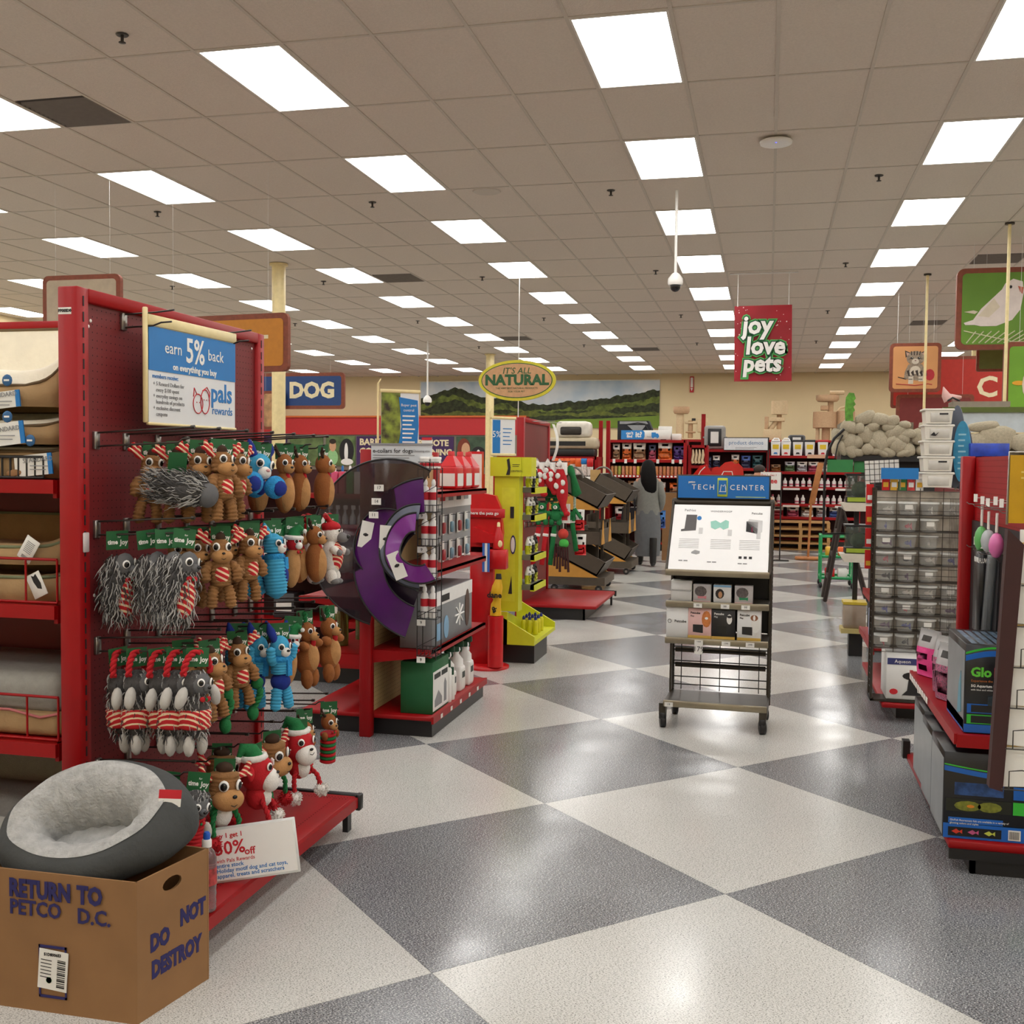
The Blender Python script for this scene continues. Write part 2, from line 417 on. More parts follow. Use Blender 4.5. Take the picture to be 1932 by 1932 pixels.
text(lp, 'PP00SD0', .013, INK, (-.042, -.6512, 2.061), bold=.0004)
b = B(); b.rbox(.0045, .012, -.635, -.605, 1.28, 1.345, .003, 1); b.build('ticket_holder', mat('clear_ticket', (200, 190, 190), .3), ec)
b = B()
for y, z in ((-.56, 2.04), (-.572, 2.02), (-.55, 1.13), (.57, 2.07)): b.sph((-.011, y, z), (.003, .006, .006))
b.build('push_rivet', WHITE, ec)

# peg hooks
hb = B(); hb.rbox(-.003, .012, -.014, .014, -.055, .005, .003, 1); hook_plate = hb.mesh('plate', CHROME)
hb = B()
hb.tube([(0, 0, 0), (.2, 0, .012), (.36, 0, .02)], .0032, 6); hb.tube([(.355, 0, .02), (.368, 0, .021)], .006, 6)
hook_up = hb.mesh('price_wire', WIRE)
hb = B(); hb.tube([(0, 0, -.045), (.2, 0, -.035), (.31, 0, -.03), (.325, 0, -.018), (.35, 0, -.016)], .0032, 6); hook_lo = hb.mesh('hook_wire', WIRE)
HOOKY = [3.14, 3.31, 3.51, 3.71, 3.9, 4.09, 4.23]
ROWZ = [1.672, 1.376, .985, .572]
ROWN = ['top', 'second', 'third', 'lowest']
for r_ in range(4):
    for k, y in enumerate(HOOKY):
        t = thing('peg_hook', f'wire peg hook, {ORD[k]} from the near post in the {ROWN[r_]} toy row', 'hook', (XP-.012, y, ROWZ[r_]), group='peg hooks on the toy pegboard')
        obj('plate', hook_plate, t); obj('price_wire', hook_up, t); obj('hook_wire', hook_lo, t)

# ---------------------------------------------------------------- plush toys (facing +x, origin where the card hangs on the hook)
FURG = mat('grey_plush', (74, 72, 72), .95, var=.25, scale=60, bump=.4, bscale=200)
FURL = mat('light_grey_strand', (172, 170, 168), .9, var=.2, scale=40)
FACEG = mat('grey_face', (96, 96, 98), .9, bump=.15, bscale=300)
BROWN = mat('brown_cord', (140, 98, 56), .9, var=.15, scale=30, bump=.3, bscale=160)
TAN = mat('tan_plush', (178, 130, 80), .9, var=.1, scale=40, bump=.2, bscale=200)
REIN = mat('reindeer_brown', (146, 88, 42), .92, var=.12, scale=40, bump=.25, bscale=220)
TUFT = mat('dark_brown_fur', (60, 40, 26), .95, var=.2, scale=50)
CYAN = mat('sky_blue_cord', (62, 156, 196), .9, var=.1, scale=40)
ROYAL = mat('royal_blue_plush', (18, 42, 128), .9, var=.12, scale=40)
CYANF = mat('bright_blue_fur', (40, 140, 200), .95, var=.2, scale=60, bump=.5, bscale=160)
WPL = mat('white_plush', (226, 222, 216), .95, var=.06, scale=40, bump=.35, bscale=180)
PAW = mat('pale_grey_paw', (186, 182, 176), .9, bump=.2, bscale=160)
REDF = mat('red_felt', (180, 16, 28), .85, var=.1, scale=50, bump=.2, bscale=200)
GRNF = mat('green_felt', (20, 110, 56), .85, var=.12, scale=50, bump=.2, bscale=200)
PINKF = mat('pink_nose', (208, 150, 150), .6)
STR = stripe_mat('candy_stripes', (186, 26, 34), (232, 206, 170), 22., rot=(.6, .2, 0), duty=.62)
STRB = stripe_mat('belly_stripes', (186, 26, 34), (232, 206, 170), 18., rot=(.5, 0, 0), duty=.62)
KNIT = stripe_mat('knit_stripes', (170, 24, 34), (24, 104, 54), 16., duty=.5)
EYEW = mat('eye_white', (240, 238, 234), .25); EYEB = mat('eye_black', (16, 14, 14), .12)
tb_ = {}
def card_mesh():
    if 'c' in tb_: return tb_['c']
    b = B(); b.box(-.0005, .0005, -.036, .036, -.055, .008); tb_['c'] = b.mesh('header_card', GREENP); return tb_['c']
def eyes(t, c, r, dx, sy, look=.0, R=None):
    """pair of round embroidered eyes on the +x side of a head"""
    for s_ in (-1, 1):
        b = B(); a = s_*.62
        R_ = rot(0, 0, a)
        p = Vector(c) + Vector((dx*math.cos(a), s_*sy, 0))
        b.sph(p, (r*.35, r, r*1.12), R_); o = b.build('eye', EYEW, t)
        b = B(); q = p + Vector((r*.26*math.cos(a), r*.26*math.sin(a), -r*.08)); b.sph(q, (r*.28, r*.68, r*.8), R_); b.build('pupil', EYEB, o)
        b = B(); q = p + Vector((r*.50*math.cos(a)-r*.2*math.sin(a)*0, r*.5*math.sin(a)+r*.2, r*.3)); b.sph(q, (r*.1, r*.2, r*.2), R_, 1); b.build('glint', EYEW, o)
def ribbed(b, pts, r0, r1, n=10, ridges=7, amp=.12, belly=0.):
    """corduroy limb: tube whose radius ripples"""
    P = [Vector(p) for p in pts]; K = ridges*4; out = []; rs = []
    for i in range(K+1):
        t = i/K; u = t*(len(P)-1); k = min(int(u), len(P)-2); q = P[k].lerp(P[k+1], u-k)
        e = min(1, math.sin(min(t, 1-t)*PI+.12)*2.2)
        out.append(q); rs.append((r0+(r1-r0)*t+belly*math.sin(PI*t))*(1+amp*math.sin(2*PI*i/4))*max(.15, min(1, e)))
    b.tube(out, rs, n)
def hang(t, turn=-.6, slack=.0):
    c = obj('header_card', card_mesh(), t); c.rotation_euler = (0, 0, turn)
    o = text(c, 'time', .021, WHITE, (.0012, -.015, -.03), rz=PI/2, bold=.0007, sx=.85)
    o = text(c, 'Joy', .023, WHITE, (.0012, .021, -.032), rz=PI/2, bold=.0007, sx=.85)
    o = text(c, 'for', .009, WHITE, (.0012, .006, -.013), rz=PI/2)
    return c
def fur(t, n, zc, h, r, L=.04, seed=1, m=None, rt=None, name='fur'):
    rnd = random.Random(seed); b = B()
    for k in range(n):
        a = rnd.uniform(0, 2*PI); z = rnd.uniform(-1, 1); rad = r*math.sqrt(max(.02, 1-(z*.94)**4))
        p = Vector((rad*math.cos(a), rad*math.sin(a), zc+z*h/2))
        l_ = L*rnd.uniform(.6, 1.3); sw = rnd.uniform(-.5, .5)
        d = Vector((math.cos(a+sw), math.sin(a+sw), -.3)).normalized()
        pts = [p-d*.004]
        for i in range(4):
            d = (d*.6 + Vector((rnd.uniform(-.7, .7), rnd.uniform(-.7, .7), -.62))).normalized(); pts.append(pts[-1]+d*l_/4)
        b.mi = 0 if rnd.random() < .5 else 1
        w = rnd.uniform(.0012, .0024)
        b.tube(pts, [w, w*1.1, w, w*.7, w*.25], 3, False)
    return b.build(name, m or [FURL, FURG], t, kind='stuff')
def bow(t, p, s_, m=None, btn=True):
    b = B()
    for k in (-1, 1): b.sph((p[0], p[1]+k*s_*.6, p[2]), (s_*.35, s_*.6, s_*.5), rot(k*.4))
    o = b.build('bow_tie', m or REDF, t)
    if btn: b = B(); b.sph((p[0]+s_*.35, p[1], p[2]), (s_*.15, s_*.3, s_*.3)); b.build('button', GRNF, o)
PROTO = {}
def proto(fn):
    PROTO[fn.__name__] = fn; return fn
@proto
def hedgehog_toy(t):
    b = B(); b.sph((0, 0, -.19), (.048, .046, .115), sub=3); b.build('body', FURG, t)
    fur(t, 430, -.185, .22, .05, .05, 3)
    b = B(); b.sph((.03, 0, -.105), (.03, .036, .042)); hd = b.build('face', FACEG, t)
    b = B(); b.sph((.062, 0, -.115), (.016, .014, .014)); b.build('muzzle', FACEG, t)
    b = B(); b.sph((.078, 0, -.112), (.006, .008, .006)); b.build('nose', EYEB, t)
    eyes(t, (.036, 0, -.096), .013, .022, .022)
    bow(t, (.052, 0, -.152), .02)
    b = B(); b.sph((.034, 0, -.215), (.028, .033, .07), sub=3); b.build('striped_belly', STRB, t)
    hang(t)
@proto
def moose_toy(t, big=1.):
    b = B(); b.sph((0, 0, -.07), (.036, .034, .038), sub=3); ribbed(b, [(0, 0, -.04), (0, 0, -.11)], .034, .036, 14, 5, .05); b.build('head', BROWN, t)
    b = B(); b.sph((.028, 0, -.095), (.03, .036, .024), sub=3); mz = b.build('muzzle', TAN, t)
    b = B(); b.sph((.057, 0, -.083), (.004, .006, .004)); b.build('nose', EYEB, mz)
    b = B(); b.tube([(.0555, -.008, -.1), (.057, 0, -.104), (.0555, .008, -.1)], .0012, 5); b.build('mouth', EYEB, mz)
    eyes(t, (.012, 0, -.062), .0135, .026, .02)
    b = B(); b.sph((0, 0, -.032), (.02, .018, .02)); b.build('hair_tuft', TUFT, t)
    for s_ in (-1, 1):
        b = B(); b.tube([(0, s_*.028, -.052), (.002, s_*.052, -.042), (.004, s_*.066, -.024), (.004, s_*.07, -.006)], [.008, .0105, .011, .007], 8)
        b.tube([(.003, s_*.052, -.04), (.006, s_*.05, -.018)], [.009, .008], 8); b.sph((.006, s_*.05, -.016), .008)
        b.tube([(.004, s_*.064, -.03), (.007, s_*.082, -.026)], [.009, .007], 8); b.sph((.007, s_*.082, -.026), .0075)
        b.sph((.004, s_*.07, -.006), .0075); b.build('antler', STR, t)
    b = B(); ribbed(b, [(0, 0, -.10), (0, 0, -.205)], .026, .034, 14, 8, .05, .008); b.build('body', BROWN, t)
    b = B(); b.sph((.024, 0, -.158), (.018, .025, .036), sub=3); b.build('striped_belly', STRB, t)
    for s_ in (-1, 1):
        b = B(); ribbed(b, [(0, s_*.03, -.115), (.014, s_*.054, -.145), (.022, s_*.052, -.185)], .015, .019, 10, 6, .14); b.build('arm', BROWN, t)
        b = B(); ribbed(b, [(0, s_*.02, -.19), (.012, s_*.03, -.23), (.012, s_*.033, -.275)], .017, .02, 10, 7, .14); b.build('leg', BROWN, t)
    hang(t)
@proto
def blue_bunny_toy(t):
    b = B(); b.sph((0, 0, -.085), (.038, .036, .044), sub=3); ribbed(b, [(0, 0, -.05), (0, 0, -.12)], .036, .038, 16, 6, .04); b.build('head', CYAN, t)
    b = B(); b.sph((.034, 0, -.10), (.018, .02, .019), sub=3); mz = b.build('muzzle', WPL, t)
    b = B(); b.sph((.051, 0, -.093), (.005, .008, .005)); b.build('nose', PINKF, mz)
    eyes(t, (.016, 0, -.078), .0125, .026, .021)
    for s_ in (-1, 1):
        b = B(); b.tube([(0, s_*.02, -.06), (-.008, s_*.032, -.03), (-.012, s_*.036, -.0)], [.012, .016, .004], 8); b.build('ear', ROYAL if s_ > 0 else CYAN, t)
    b = B(); ribbed(b, [(0, 0, -.115), (0, 0, -.29)], .030, .034, 16, 14, .05, .012); b.build('body', CYAN, t)
    b = B(); b.lathe([(.033, 0), (.042, .012), (.034, .024)], (0, 0, -.142), 14); b.box(.03, .042, .01, .03, -.18, -.135); b.build('scarf', CYANF, t)
    b = B(); b.sph((.022, .012, -.2), (.024, .03, .045)); b.build('vest', ROYAL, t)
    hang(t)
@proto
def blue_bigfoot_toy(t):
    b = B(); b.sph((0, 0, -.09), (.05, .048, .055), sub=3); b.build('head', CYAN, t)
    b = B(); b.sph((.044, 0, -.108), (.024, .026, .024), sub=3); mz = b.build('muzzle', WPL, t)
    b = B(); b.sph((.067, 0, -.1), (.005, .009, .006)); b.build('nose', PINKF, mz)
    eyes(t, (.018, 0, -.075), .016, .036, .026)
    for s_ in (-1, 1):
        b = B(); b.tube([(0, s_*.025, -.05), (-.012, s_*.045, -.015), (-.016, s_*.05, .01)], [.014, .018, .004], 8); b.build('ear', ROYAL, t)
        b = B(); b.sph((.052, s_*.05, -.155), (.034, .044, .044), sub=3); f_ = b.build('foot', CYANF, t)
        b = B(); b.sph((.078, s_*.056, -.158), (.012, .03, .03)); b.build('sole', ROYAL, f_)
    hang(t)
@proto
def reindeer_toy(t):
    b = B(); b.sph((0, 0, -.075), (.034, .033, .042), sub=3); b.build('head', REIN, t)
    b = B(); b.sph((.032, 0, -.092), (.022, .022, .02)); mz = b.build('muzzle', TAN, t)
    b = B(); b.sph((.052, 0, -.087), (.005, .007, .005)); b.build('nose', EYEB, mz)
    eyes(t, (.012, 0, -.068), .0115, .024, .018)
    for s_ in (-1, 1):
        b = B(); b.tube([(0, s_*.02, -.045), (-.004, s_*.034, -.022), (-.002, s_*.042, .002)], [.006, .008, .004], 6)
        b.tube([(-.003, s_*.034, -.022), (.008, s_*.046, -.012)], [.006, .004], 6); b.build('antler', TUFT, t)
    b = B(); b.sph((.02, 0, -.125), (.012, .01, .018)); b.build('scarf', REDF, t)
    b = B(); b.sph((0, 0, -.185), (.042, .04, .085), sub=3); b.build('body', REIN, t)
    b = B(); b.sph((.014, 0, -.19), (.034, .033, .072), sub=3); b.build('belly', TAN, t)
    hang(t)
@proto
def elf_toy(t):
    b = B(); b.sph((0, 0, -.09), (.03, .029, .034), sub=3); b.build('head', REDF, t)
    b = B(); b.sph((.028, 0, -.1), (.014, .017, .015)); b.build('muzzle', WPL, t)
    eyes(t, (.01, 0, -.082), .009, .022, .016)
    b = B(); b.tube([(0, 0, -.07), (.005, 0, -.045), (.02, .01, -.03), (.034, .02, -.04)], [.03, .024, .014, .004], 10); h_ = b.build('hat', GRNF, t)
    b = B(); b.tube([(.031*math.cos(a*PI/6), .031*math.sin(a*PI/6), -.07) for a in range(12)], .009, 8, closed=True); b.sph((.036, .02, -.042), .009); b.build('hat_trim', WPL, h_)
    b = B(); b.sph((0, 0, -.19), (.034, .033, .08), sub=3); b.build('body', TAN, t)
    bow(t, (.034, 0, -.125), .014)
    hang(t)
@proto
def polar_bear_toy(t):
    b = B(); b.sph((0, 0, -.075), (.04, .038, .04), sub=3); b.build('head', WPL, t)
    b = B(); b.sph((.046, 0, -.09), (.03, .024, .022), rot(0, .3)); mz = b.build('muzzle', mat('grey_muzzle', (120, 118, 118), .9), t)
    b = B(); b.sph((.074, 0, -.088), (.009, .012, .01)); b.build('nose', EYEB, mz)
    eyes(t, (.02, 0, -.062), .007, .024, .02)
    b = B(); b.sph((-.004, 0, -.046), (.044, .043, .026)); h_ = b.build('hat', REDF, t)
    b = B()
    for s_ in (-1, 1): b.tube([(0, s_*.01, -.03), (-.02, s_*.03, .004), (-.01, s_*.05, -.004)], [.012, .012, .01], 8)
    b.build('hat_flap', REDF, h_)
    b = B(); b.sph((0, 0, -.175), (.044, .043, .078), sub=3); b.build('body', WPL, t)
    b = B(); b.sph((.012, 0, -.172), (.038, .04, .066), sub=3); b.build('striped_jumper', STR, t)
    for s_ in (-1, 1):
        b = B(); b.sph((.03, s_*.045, -.145), (.028, .018, .018), rot(0, .5, s_*.4)); a_ = b.build('arm', WPL, t)
        b = B(); b.sph((.052, s_*.052, -.154), (.014, .014, .015)); b.build('paw', mat('grey_muzzle'), a_)
        b = B(); b.sph((.008, s_*.024, -.255), (.025, .021, .032)); l_ = b.build('leg', WPL, t)
        b = B(); b.sph((.022, s_*.024, -.276), (.022, .019, .013)); b.build('paw', mat('grey_muzzle'), l_)
    hang(t)
def rope(b, pts, r, n=7, tw=.011):
    """twisted rope: two strands wound round the path"""
    P = [Vector(p) for p in pts]; Q = []
    for i in range(len(P)-1):
        k = max(2, int((P[i+1]-P[i]).length/.004))
        Q += [P[i].lerp(P[i+1], j/k) for j in range(k)]
    Q.append(P[-1])
    for ph in (0, PI):
        out = []; L = 0
        for i, q in enumerate(Q):
            if i: L += (q-Q[i-1]).length
            t_ = (Q[min(i+1, len(Q)-1)]-Q[max(i-1, 0)]).normalized()
            u = t_.cross(Vector((.3, .9, .2))).normalized(); w = t_.cross(u)
            a = L/tw*2+ph
            out.append(q + (u*math.cos(a)+w*math.sin(a))*r*.5)
        b.tube(out, r*.62, 6)
def arc(c, r, a0, a1, n, plane='xz', sx=1.):
    o = []
    for i in range(n+1):
        a = a0+(a1-a0)*i/n; u, v = r*sx*math.cos(a), r*math.sin(a)
        o.append((c[0]+u, c[1], c[2]+v) if plane == 'xz' else (c[0], c[1]+u, c[2]+v))
    return o
@proto
def rope_hedgehog_toy(t):
    b = B(); rope(b, arc((0, 0, -.075), .07, PI*1.02, -.02, 14, 'yz', .75), .011); b.build('rope', REDF, t)
    b = B(); b.sph((0, 0, -.115), (.042, .044, .05), sub=3); b.sph((0, 0, -.205), (.042, .044, .085), sub=3); b.build('body', FURG, t)
    fur(t, 300, -.18, .23, .046, .03, 8)
    b = B(); b.sph((.03, 0, -.11), (.026, .034, .038)); b.build('face', FACEG, t)
    b = B(); b.sph((.055, 0, -.118), (.014, .013, .013)); b.build('muzzle', FACEG, t)
    b = B(); b.sph((.068, 0, -.115), (.005, .007, .005)); b.build('nose', EYEB, t)
    eyes(t, (.034, 0, -.1), .0125, .02, .02)
    bow(t, (.05, 0, -.155), .018)
    b = B(); b.lathe([(.045, -.03), (.054, -.022), (.05, -.008), (.055, .004), (.05, .016), (.054, .026), (.045, .033)], (0, 0, -.225), 18); b.build('striped_wrap', STR, t)
    for s_ in (-1, 1):
        b = B(); b.sph((.012, s_*.066, -.15), (.018, .02, .038), rot(s_*.35)); b.build('paw', PAW, t)
        b = B(); b.sph((.01, s_*.026, -.31), (.018, .019, .035)); b.build('foot', PAW, t)
    hang(t)
@proto
def rope_moose_toy(t):
    moose_toy(t)
    b = B(); rope(b, [(-.02, .03, -.14), (.0, .07, -.18), (.01, .08, -.24), (.0, .05, -.3)], .012); b.sph((0, .05, -.31), (.022, .022, .03)); b.sph((0, .072, -.2), (.024, .024, .024)); b.build('rope', GRNF, t)
@proto
def rope_bunny_toy(t):
    b = B(); b.sph((0, 0, -.085), (.038, .036, .046), sub=3); b.build('head', CYAN, t)
    b = B(); b.sph((.034, 0, -.1), (.018, .02, .019)); mz = b.build('muzzle', WPL, t)
    b = B(); b.sph((.051, 0, -.093), (.005, .008, .005)); b.build('nose', EYEB, mz)
    eyes(t, (.016, 0, -.078), .0125, .026, .021)
    for s_ in (-1, 1):
        b = B(); b.tube([(0, s_*.022, -.06), (-.008, s_*.036, -.02), (-.012, s_*.044, .012)], [.013, .017, .004], 8); b.build('ear', ROYAL, t)
        b = B(); ribbed(b, [(.0, s_*.03, -.145), (.01, s_*.05, -.12), (.016, s_*.055, -.075)], .018, .017, 10, 7, .1); b.build('arm', CYAN, t)
        b = B(); ribbed(b, [(0, s_*.018, -.235), (.006, s_*.026, -.275), (.006, s_*.034, -.325)], .022, .02, 10, 8, .1); b.build('leg', CYAN, t)
    b = B(); ribbed(b, [(0, 0, -.12), (0, 0, -.19)], .034, .036, 14, 7, .05); b.build('chest', CYAN, t)
    b = B(); b.sph((0, 0, -.215), (.038, .038, .036), sub=3); b.build('shorts', ROYAL, t)
    b = B(); b.lathe([(.034, 0), (.044, .01), (.036, .022)], (0, 0, -.138), 14); b.box(.032, .046, .0, .02, -.19, -.13); b.build('scarf', CYANF, t)
    hang(t)
@proto
def rope_reindeer_toy(t):
    b = B(); rope(b, [(0, 0, .0), (0, .0, -.07)], .011); b.build('rope', GRNF, t)
    b = B(); b.sph((.004, 0, -.085), (.036, .034, .044), sub=3); b.build('head', REIN, t)
    b = B(); b.sph((.038, 0, -.1), (.024, .022, .02)); mz = b.build('muzzle', TAN, t)
    b = B(); b.sph((.06, 0, -.094), (.005, .007, .005)); b.build('nose', EYEB, mz)
    eyes(t, (.014, 0, -.076), .0115, .024, .018)
    b = B(); b.sph((0, 0, -.195), (.048, .045, .075), sub=3); b.build('body', REIN, t)
    b = B(); b.sph((.02, 0, -.19), (.036, .036, .06), sub=3); b.build('belly', TAN, t)
    b = B(); b.sph((.034, 0, -.128), (.012, .01, .02)); b.build('scarf', REDF, t)
    for s_ in (-1, 1):
        b = B(); b.tube([(0, s_*.02, -.05), (-.004, s_*.036, -.022), (-.002, s_*.046, .004)], [.007, .008, .004], 6); b.build('antler', TUFT, t)
        b = B(); b.sph((.02, s_*.05, -.135), (.03, .02, .02), rot(0, .3, s_*.5)); b.build('arm', REIN, t)
        b = B(); b.sph((.012, s_*.026, -.275), (.027, .023, .045)); b.build('leg', REIN, t)
    hang(t)
@proto
def knit_hedgehog_toy(t):
    b = B(); b.sph((0, 0, -.095), (.042, .044, .046), sub=3); b.build('head', FURG, t)
    fur(t, 200, -.085, .075, .044, .022, 12)
    b = B(); b.sph((.026, 0, -.105), (.026, .037, .038), sub=3); b.build('face', FACEG, t)
    b = B(); b.sph((.052, 0, -.112), (.014, .015, .013)); b.build('muzzle', FACEG, t)
    b = B(); b.sph((.065, 0, -.108), (.005, .008, .006)); b.build('nose', EYEB, t)
    eyes(t, (.03, 0, -.096), .0125, .02, .02)
    bow(t, (.045, 0, -.15), .016)
    b = B()
    for k in range(11):
        b.tube([(.032*math.cos(a*PI/7), .032*math.sin(a*PI/7), -.145-k*.0135) for a in range(14)], .0085, 6, closed=True)
    b.lathe([(.03, -.29), (.03, -.14)], (0, 0, 0), 12); b.build('rope_body', REDF, t)
    for s_ in (-1, 1):
        b = B(); b.sph((.02, s_*.046, -.185), (.014, .016, .032), rot(s_*.3)); b.build('paw', PAW, t)
    hang(t)
@proto
def big_moose_toy(t):
    b = B(); b.sph((0, 0, -.085), (.055, .052, .06), sub=3); ribbed(b, [(0, 0, -.03), (0, 0, -.13)], .05, .054, 18, 7, .03); b.build('head', BROWN, t)
    b = B(); b.sph((.036, 0, -.125), (.046, .056, .04), sub=3); mz = b.build('muzzle', TAN, t)
    b = B(); b.sph((.081, 0, -.108), (.006, .009, .007)); b.build('nose', EYEB, mz)
    b = B(); b.tube([(.078, -.012, -.135), (.08, 0, -.142), (.078, .012, -.135)], .0016, 5); b.build('mouth', EYEB, mz)
    eyes(t, (.02, 0, -.075), .018, .04, .028)
    b = B(); b.sph((0, 0, -.024), (.032, .03, .022)); b.build('hair_tuft', TUFT, t)
    for s_ in (-1, 1):
        b = B(); b.tube([(0, s_*.045, -.06), (.002, s_*.075, -.05), (.004, s_*.09, -.02)], [.01, .014, .01], 8); b.tube([(.003, s_*.075, -.05), (.004, s_*.1, -.055)], [.012, .008], 8); b.sph((.004, s_*.09, -.018), .0105); b.sph((.004, s_*.1, -.055), .0085); b.build('antler', STR, t)
        b = B(); rope(b, [(.01, s_*.03, -.15), (.03, s_*.05, -.2), (.035, s_*.045, -.255)], .0095); l_ = b.build('rope_leg', GRNF, t)
        pom(l_, (.036, s_*.045, -.272), .03, REDF, 5)
    b = B(); b.sph((0, 0, -.185), (.035, .036, .045)); b.build('body', WPL, t)
    hang(t)
def pom(parent, c, r, m, seed):
    rnd = random.Random(seed); b = B(); b.sph(c, r*.82, sub=2)
    for k in range(220):
        d = Vector((rnd.gauss(0, 1), rnd.gauss(0, 1), rnd.gauss(0, 1))).normalized(); p = Vector(c)
        b.tube([p+d*r*.6, p+d*r*rnd.uniform(.95, 1.1)], [.0026, .0012], 3, False)
    return b.build('pom_pom', m, parent)
@proto
def santa_dog_toy(t):
    b = B(); b.sph((0, 0, -.095), (.062, .058, .072), sub=3); b.build('head', REDF, t)
    b = B(); b.sph((.044, 0, -.125), (.038, .046, .046), rot(0, -.3), sub=3); mz = b.build('muzzle', WPL, t)
    b = B(); b.sph((.078, 0, -.1), (.006, .009, .006)); b.build('nose', EYEB, mz)
    b = B(); b.tube([(.08, -.01, -.116), (.083, 0, -.121), (.08, .012, -.115)], .0013, 5); b.build('mouth', EYEB, mz)
    eyes(t, (.03, 0, -.07), .014, .03, .032)
    b = B(); b.tube([(-.01, 0, -.045), (-.02, -.005, -.015), (-.04, -.02, .0), (-.055, -.03, -.03)], [.04, .034, .02, .008], 12); h_ = b.build('hat', GRNF, t)
    b = B(); b.tube([(-.008+.042*math.cos(a*PI/7), .04*math.sin(a*PI/7), -.04) for a in range(14)], .0125, 8, closed=True); b.sph((-.056, -.03, -.038), .014); b.build('hat_trim', WPL, h_)
    b = B(); b.sph((0, 0, -.185), (.045, .043, .05)); b.build('body', REDF, t)
    b = B(); b.sph((.02, 0, -.185), (.032, .032, .042)); b.build('chest', WPL, t)
    for s_ in (-1, 1):
        b = B(); rope(b, [(.02, s_*.035, -.19), (.04, s_*.06, -.225), (.05, s_*.066, -.265)], .0095); l_ = b.build('rope_leg', REDF, t)
        pom(l_, (.055, s_*.068, -.285), .03, WPL, 7)
        b = B(); b.sph((-.01, s_*.06, -.085), (.014, .008, .028), rot(s_*.4)); b.build('ear', REDF, t)
    hang(t)
@proto
def knit_reindeer_toy(t):
    b = B(); b.sph((0, 0, -.08), (.034, .032, .036), sub=3); b.build('head', REIN, t)
    b = B(); b.sph((.03, 0, -.094), (.02, .02, .017)); mz = b.build('muzzle', TAN, t)
    b = B(); b.sph((.048, 0, -.088), (.004, .006, .004)); b.build('nose', EYEB, mz)
    eyes(t, (.012, 0, -.074), .0115, .024, .017)
    for s_ in (-1, 1):
        b = B(); b.tube([(0, s_*.018, -.055), (-.002, s_*.036, -.035), (0, s_*.046, -.012)], [.006, .007, .004], 6); b.tube([(-.002, s_*.036, -.035), (.004, s_*.052, -.034)], [.005, .004], 6); b.build('antler', TUFT, t)
        b = B(); b.sph((.014, s_*.034, -.135), (.016, .012, .02)); b.build('arm', REIN, t)
    bow(t, (.034, 0, -.12), .013)
    b = B()
    for k in range(9):
        b.mi = k % 2
        b.tube([(.027*math.cos(a*PI/7), .027*math.sin(a*PI/7), -.135-k*.0145) for a in range(14)], .0085, 6, closed=True)
    b.mi = 0; b.lathe([(.026, -.258), (.026, -.13)], (0, 0, 0), 12); b.build('knit_body', [REDF, GRNF], t)
    hang(t)
DESC = {'hedgehog_toy': 'shaggy grey hedgehog toy with candy-striped belly', 'moose_toy': 'brown corduroy moose toy with candy-striped antlers', 'blue_bunny_toy': 'blue corduroy bunny toy with scarf',
        'blue_bigfoot_toy': 'blue bunny toy with big furry feet', 'reindeer_toy': 'brown and tan reindeer toy', 'elf_toy': 'plush toy in a green elf hat', 'polar_bear_toy': 'polar bear toy in striped jumper',
        'rope_hedgehog_toy': 'grey hedgehog toy with red rope loop', 'rope_moose_toy': 'brown moose toy with green rope', 'rope_bunny_toy': 'light blue bunny toy in royal blue shorts', 'rope_reindeer_toy': 'brown reindeer toy on green rope',
        'knit_hedgehog_toy': 'grey hedgehog toy with red rope body', 'big_moose_toy': 'big-headed brown moose toy with green rope legs', 'santa_dog_toy': 'red dog toy in green santa hat with white pom-poms', 'knit_reindeer_toy': 'brown reindeer toy with red and green knit body'}
D = math.radians
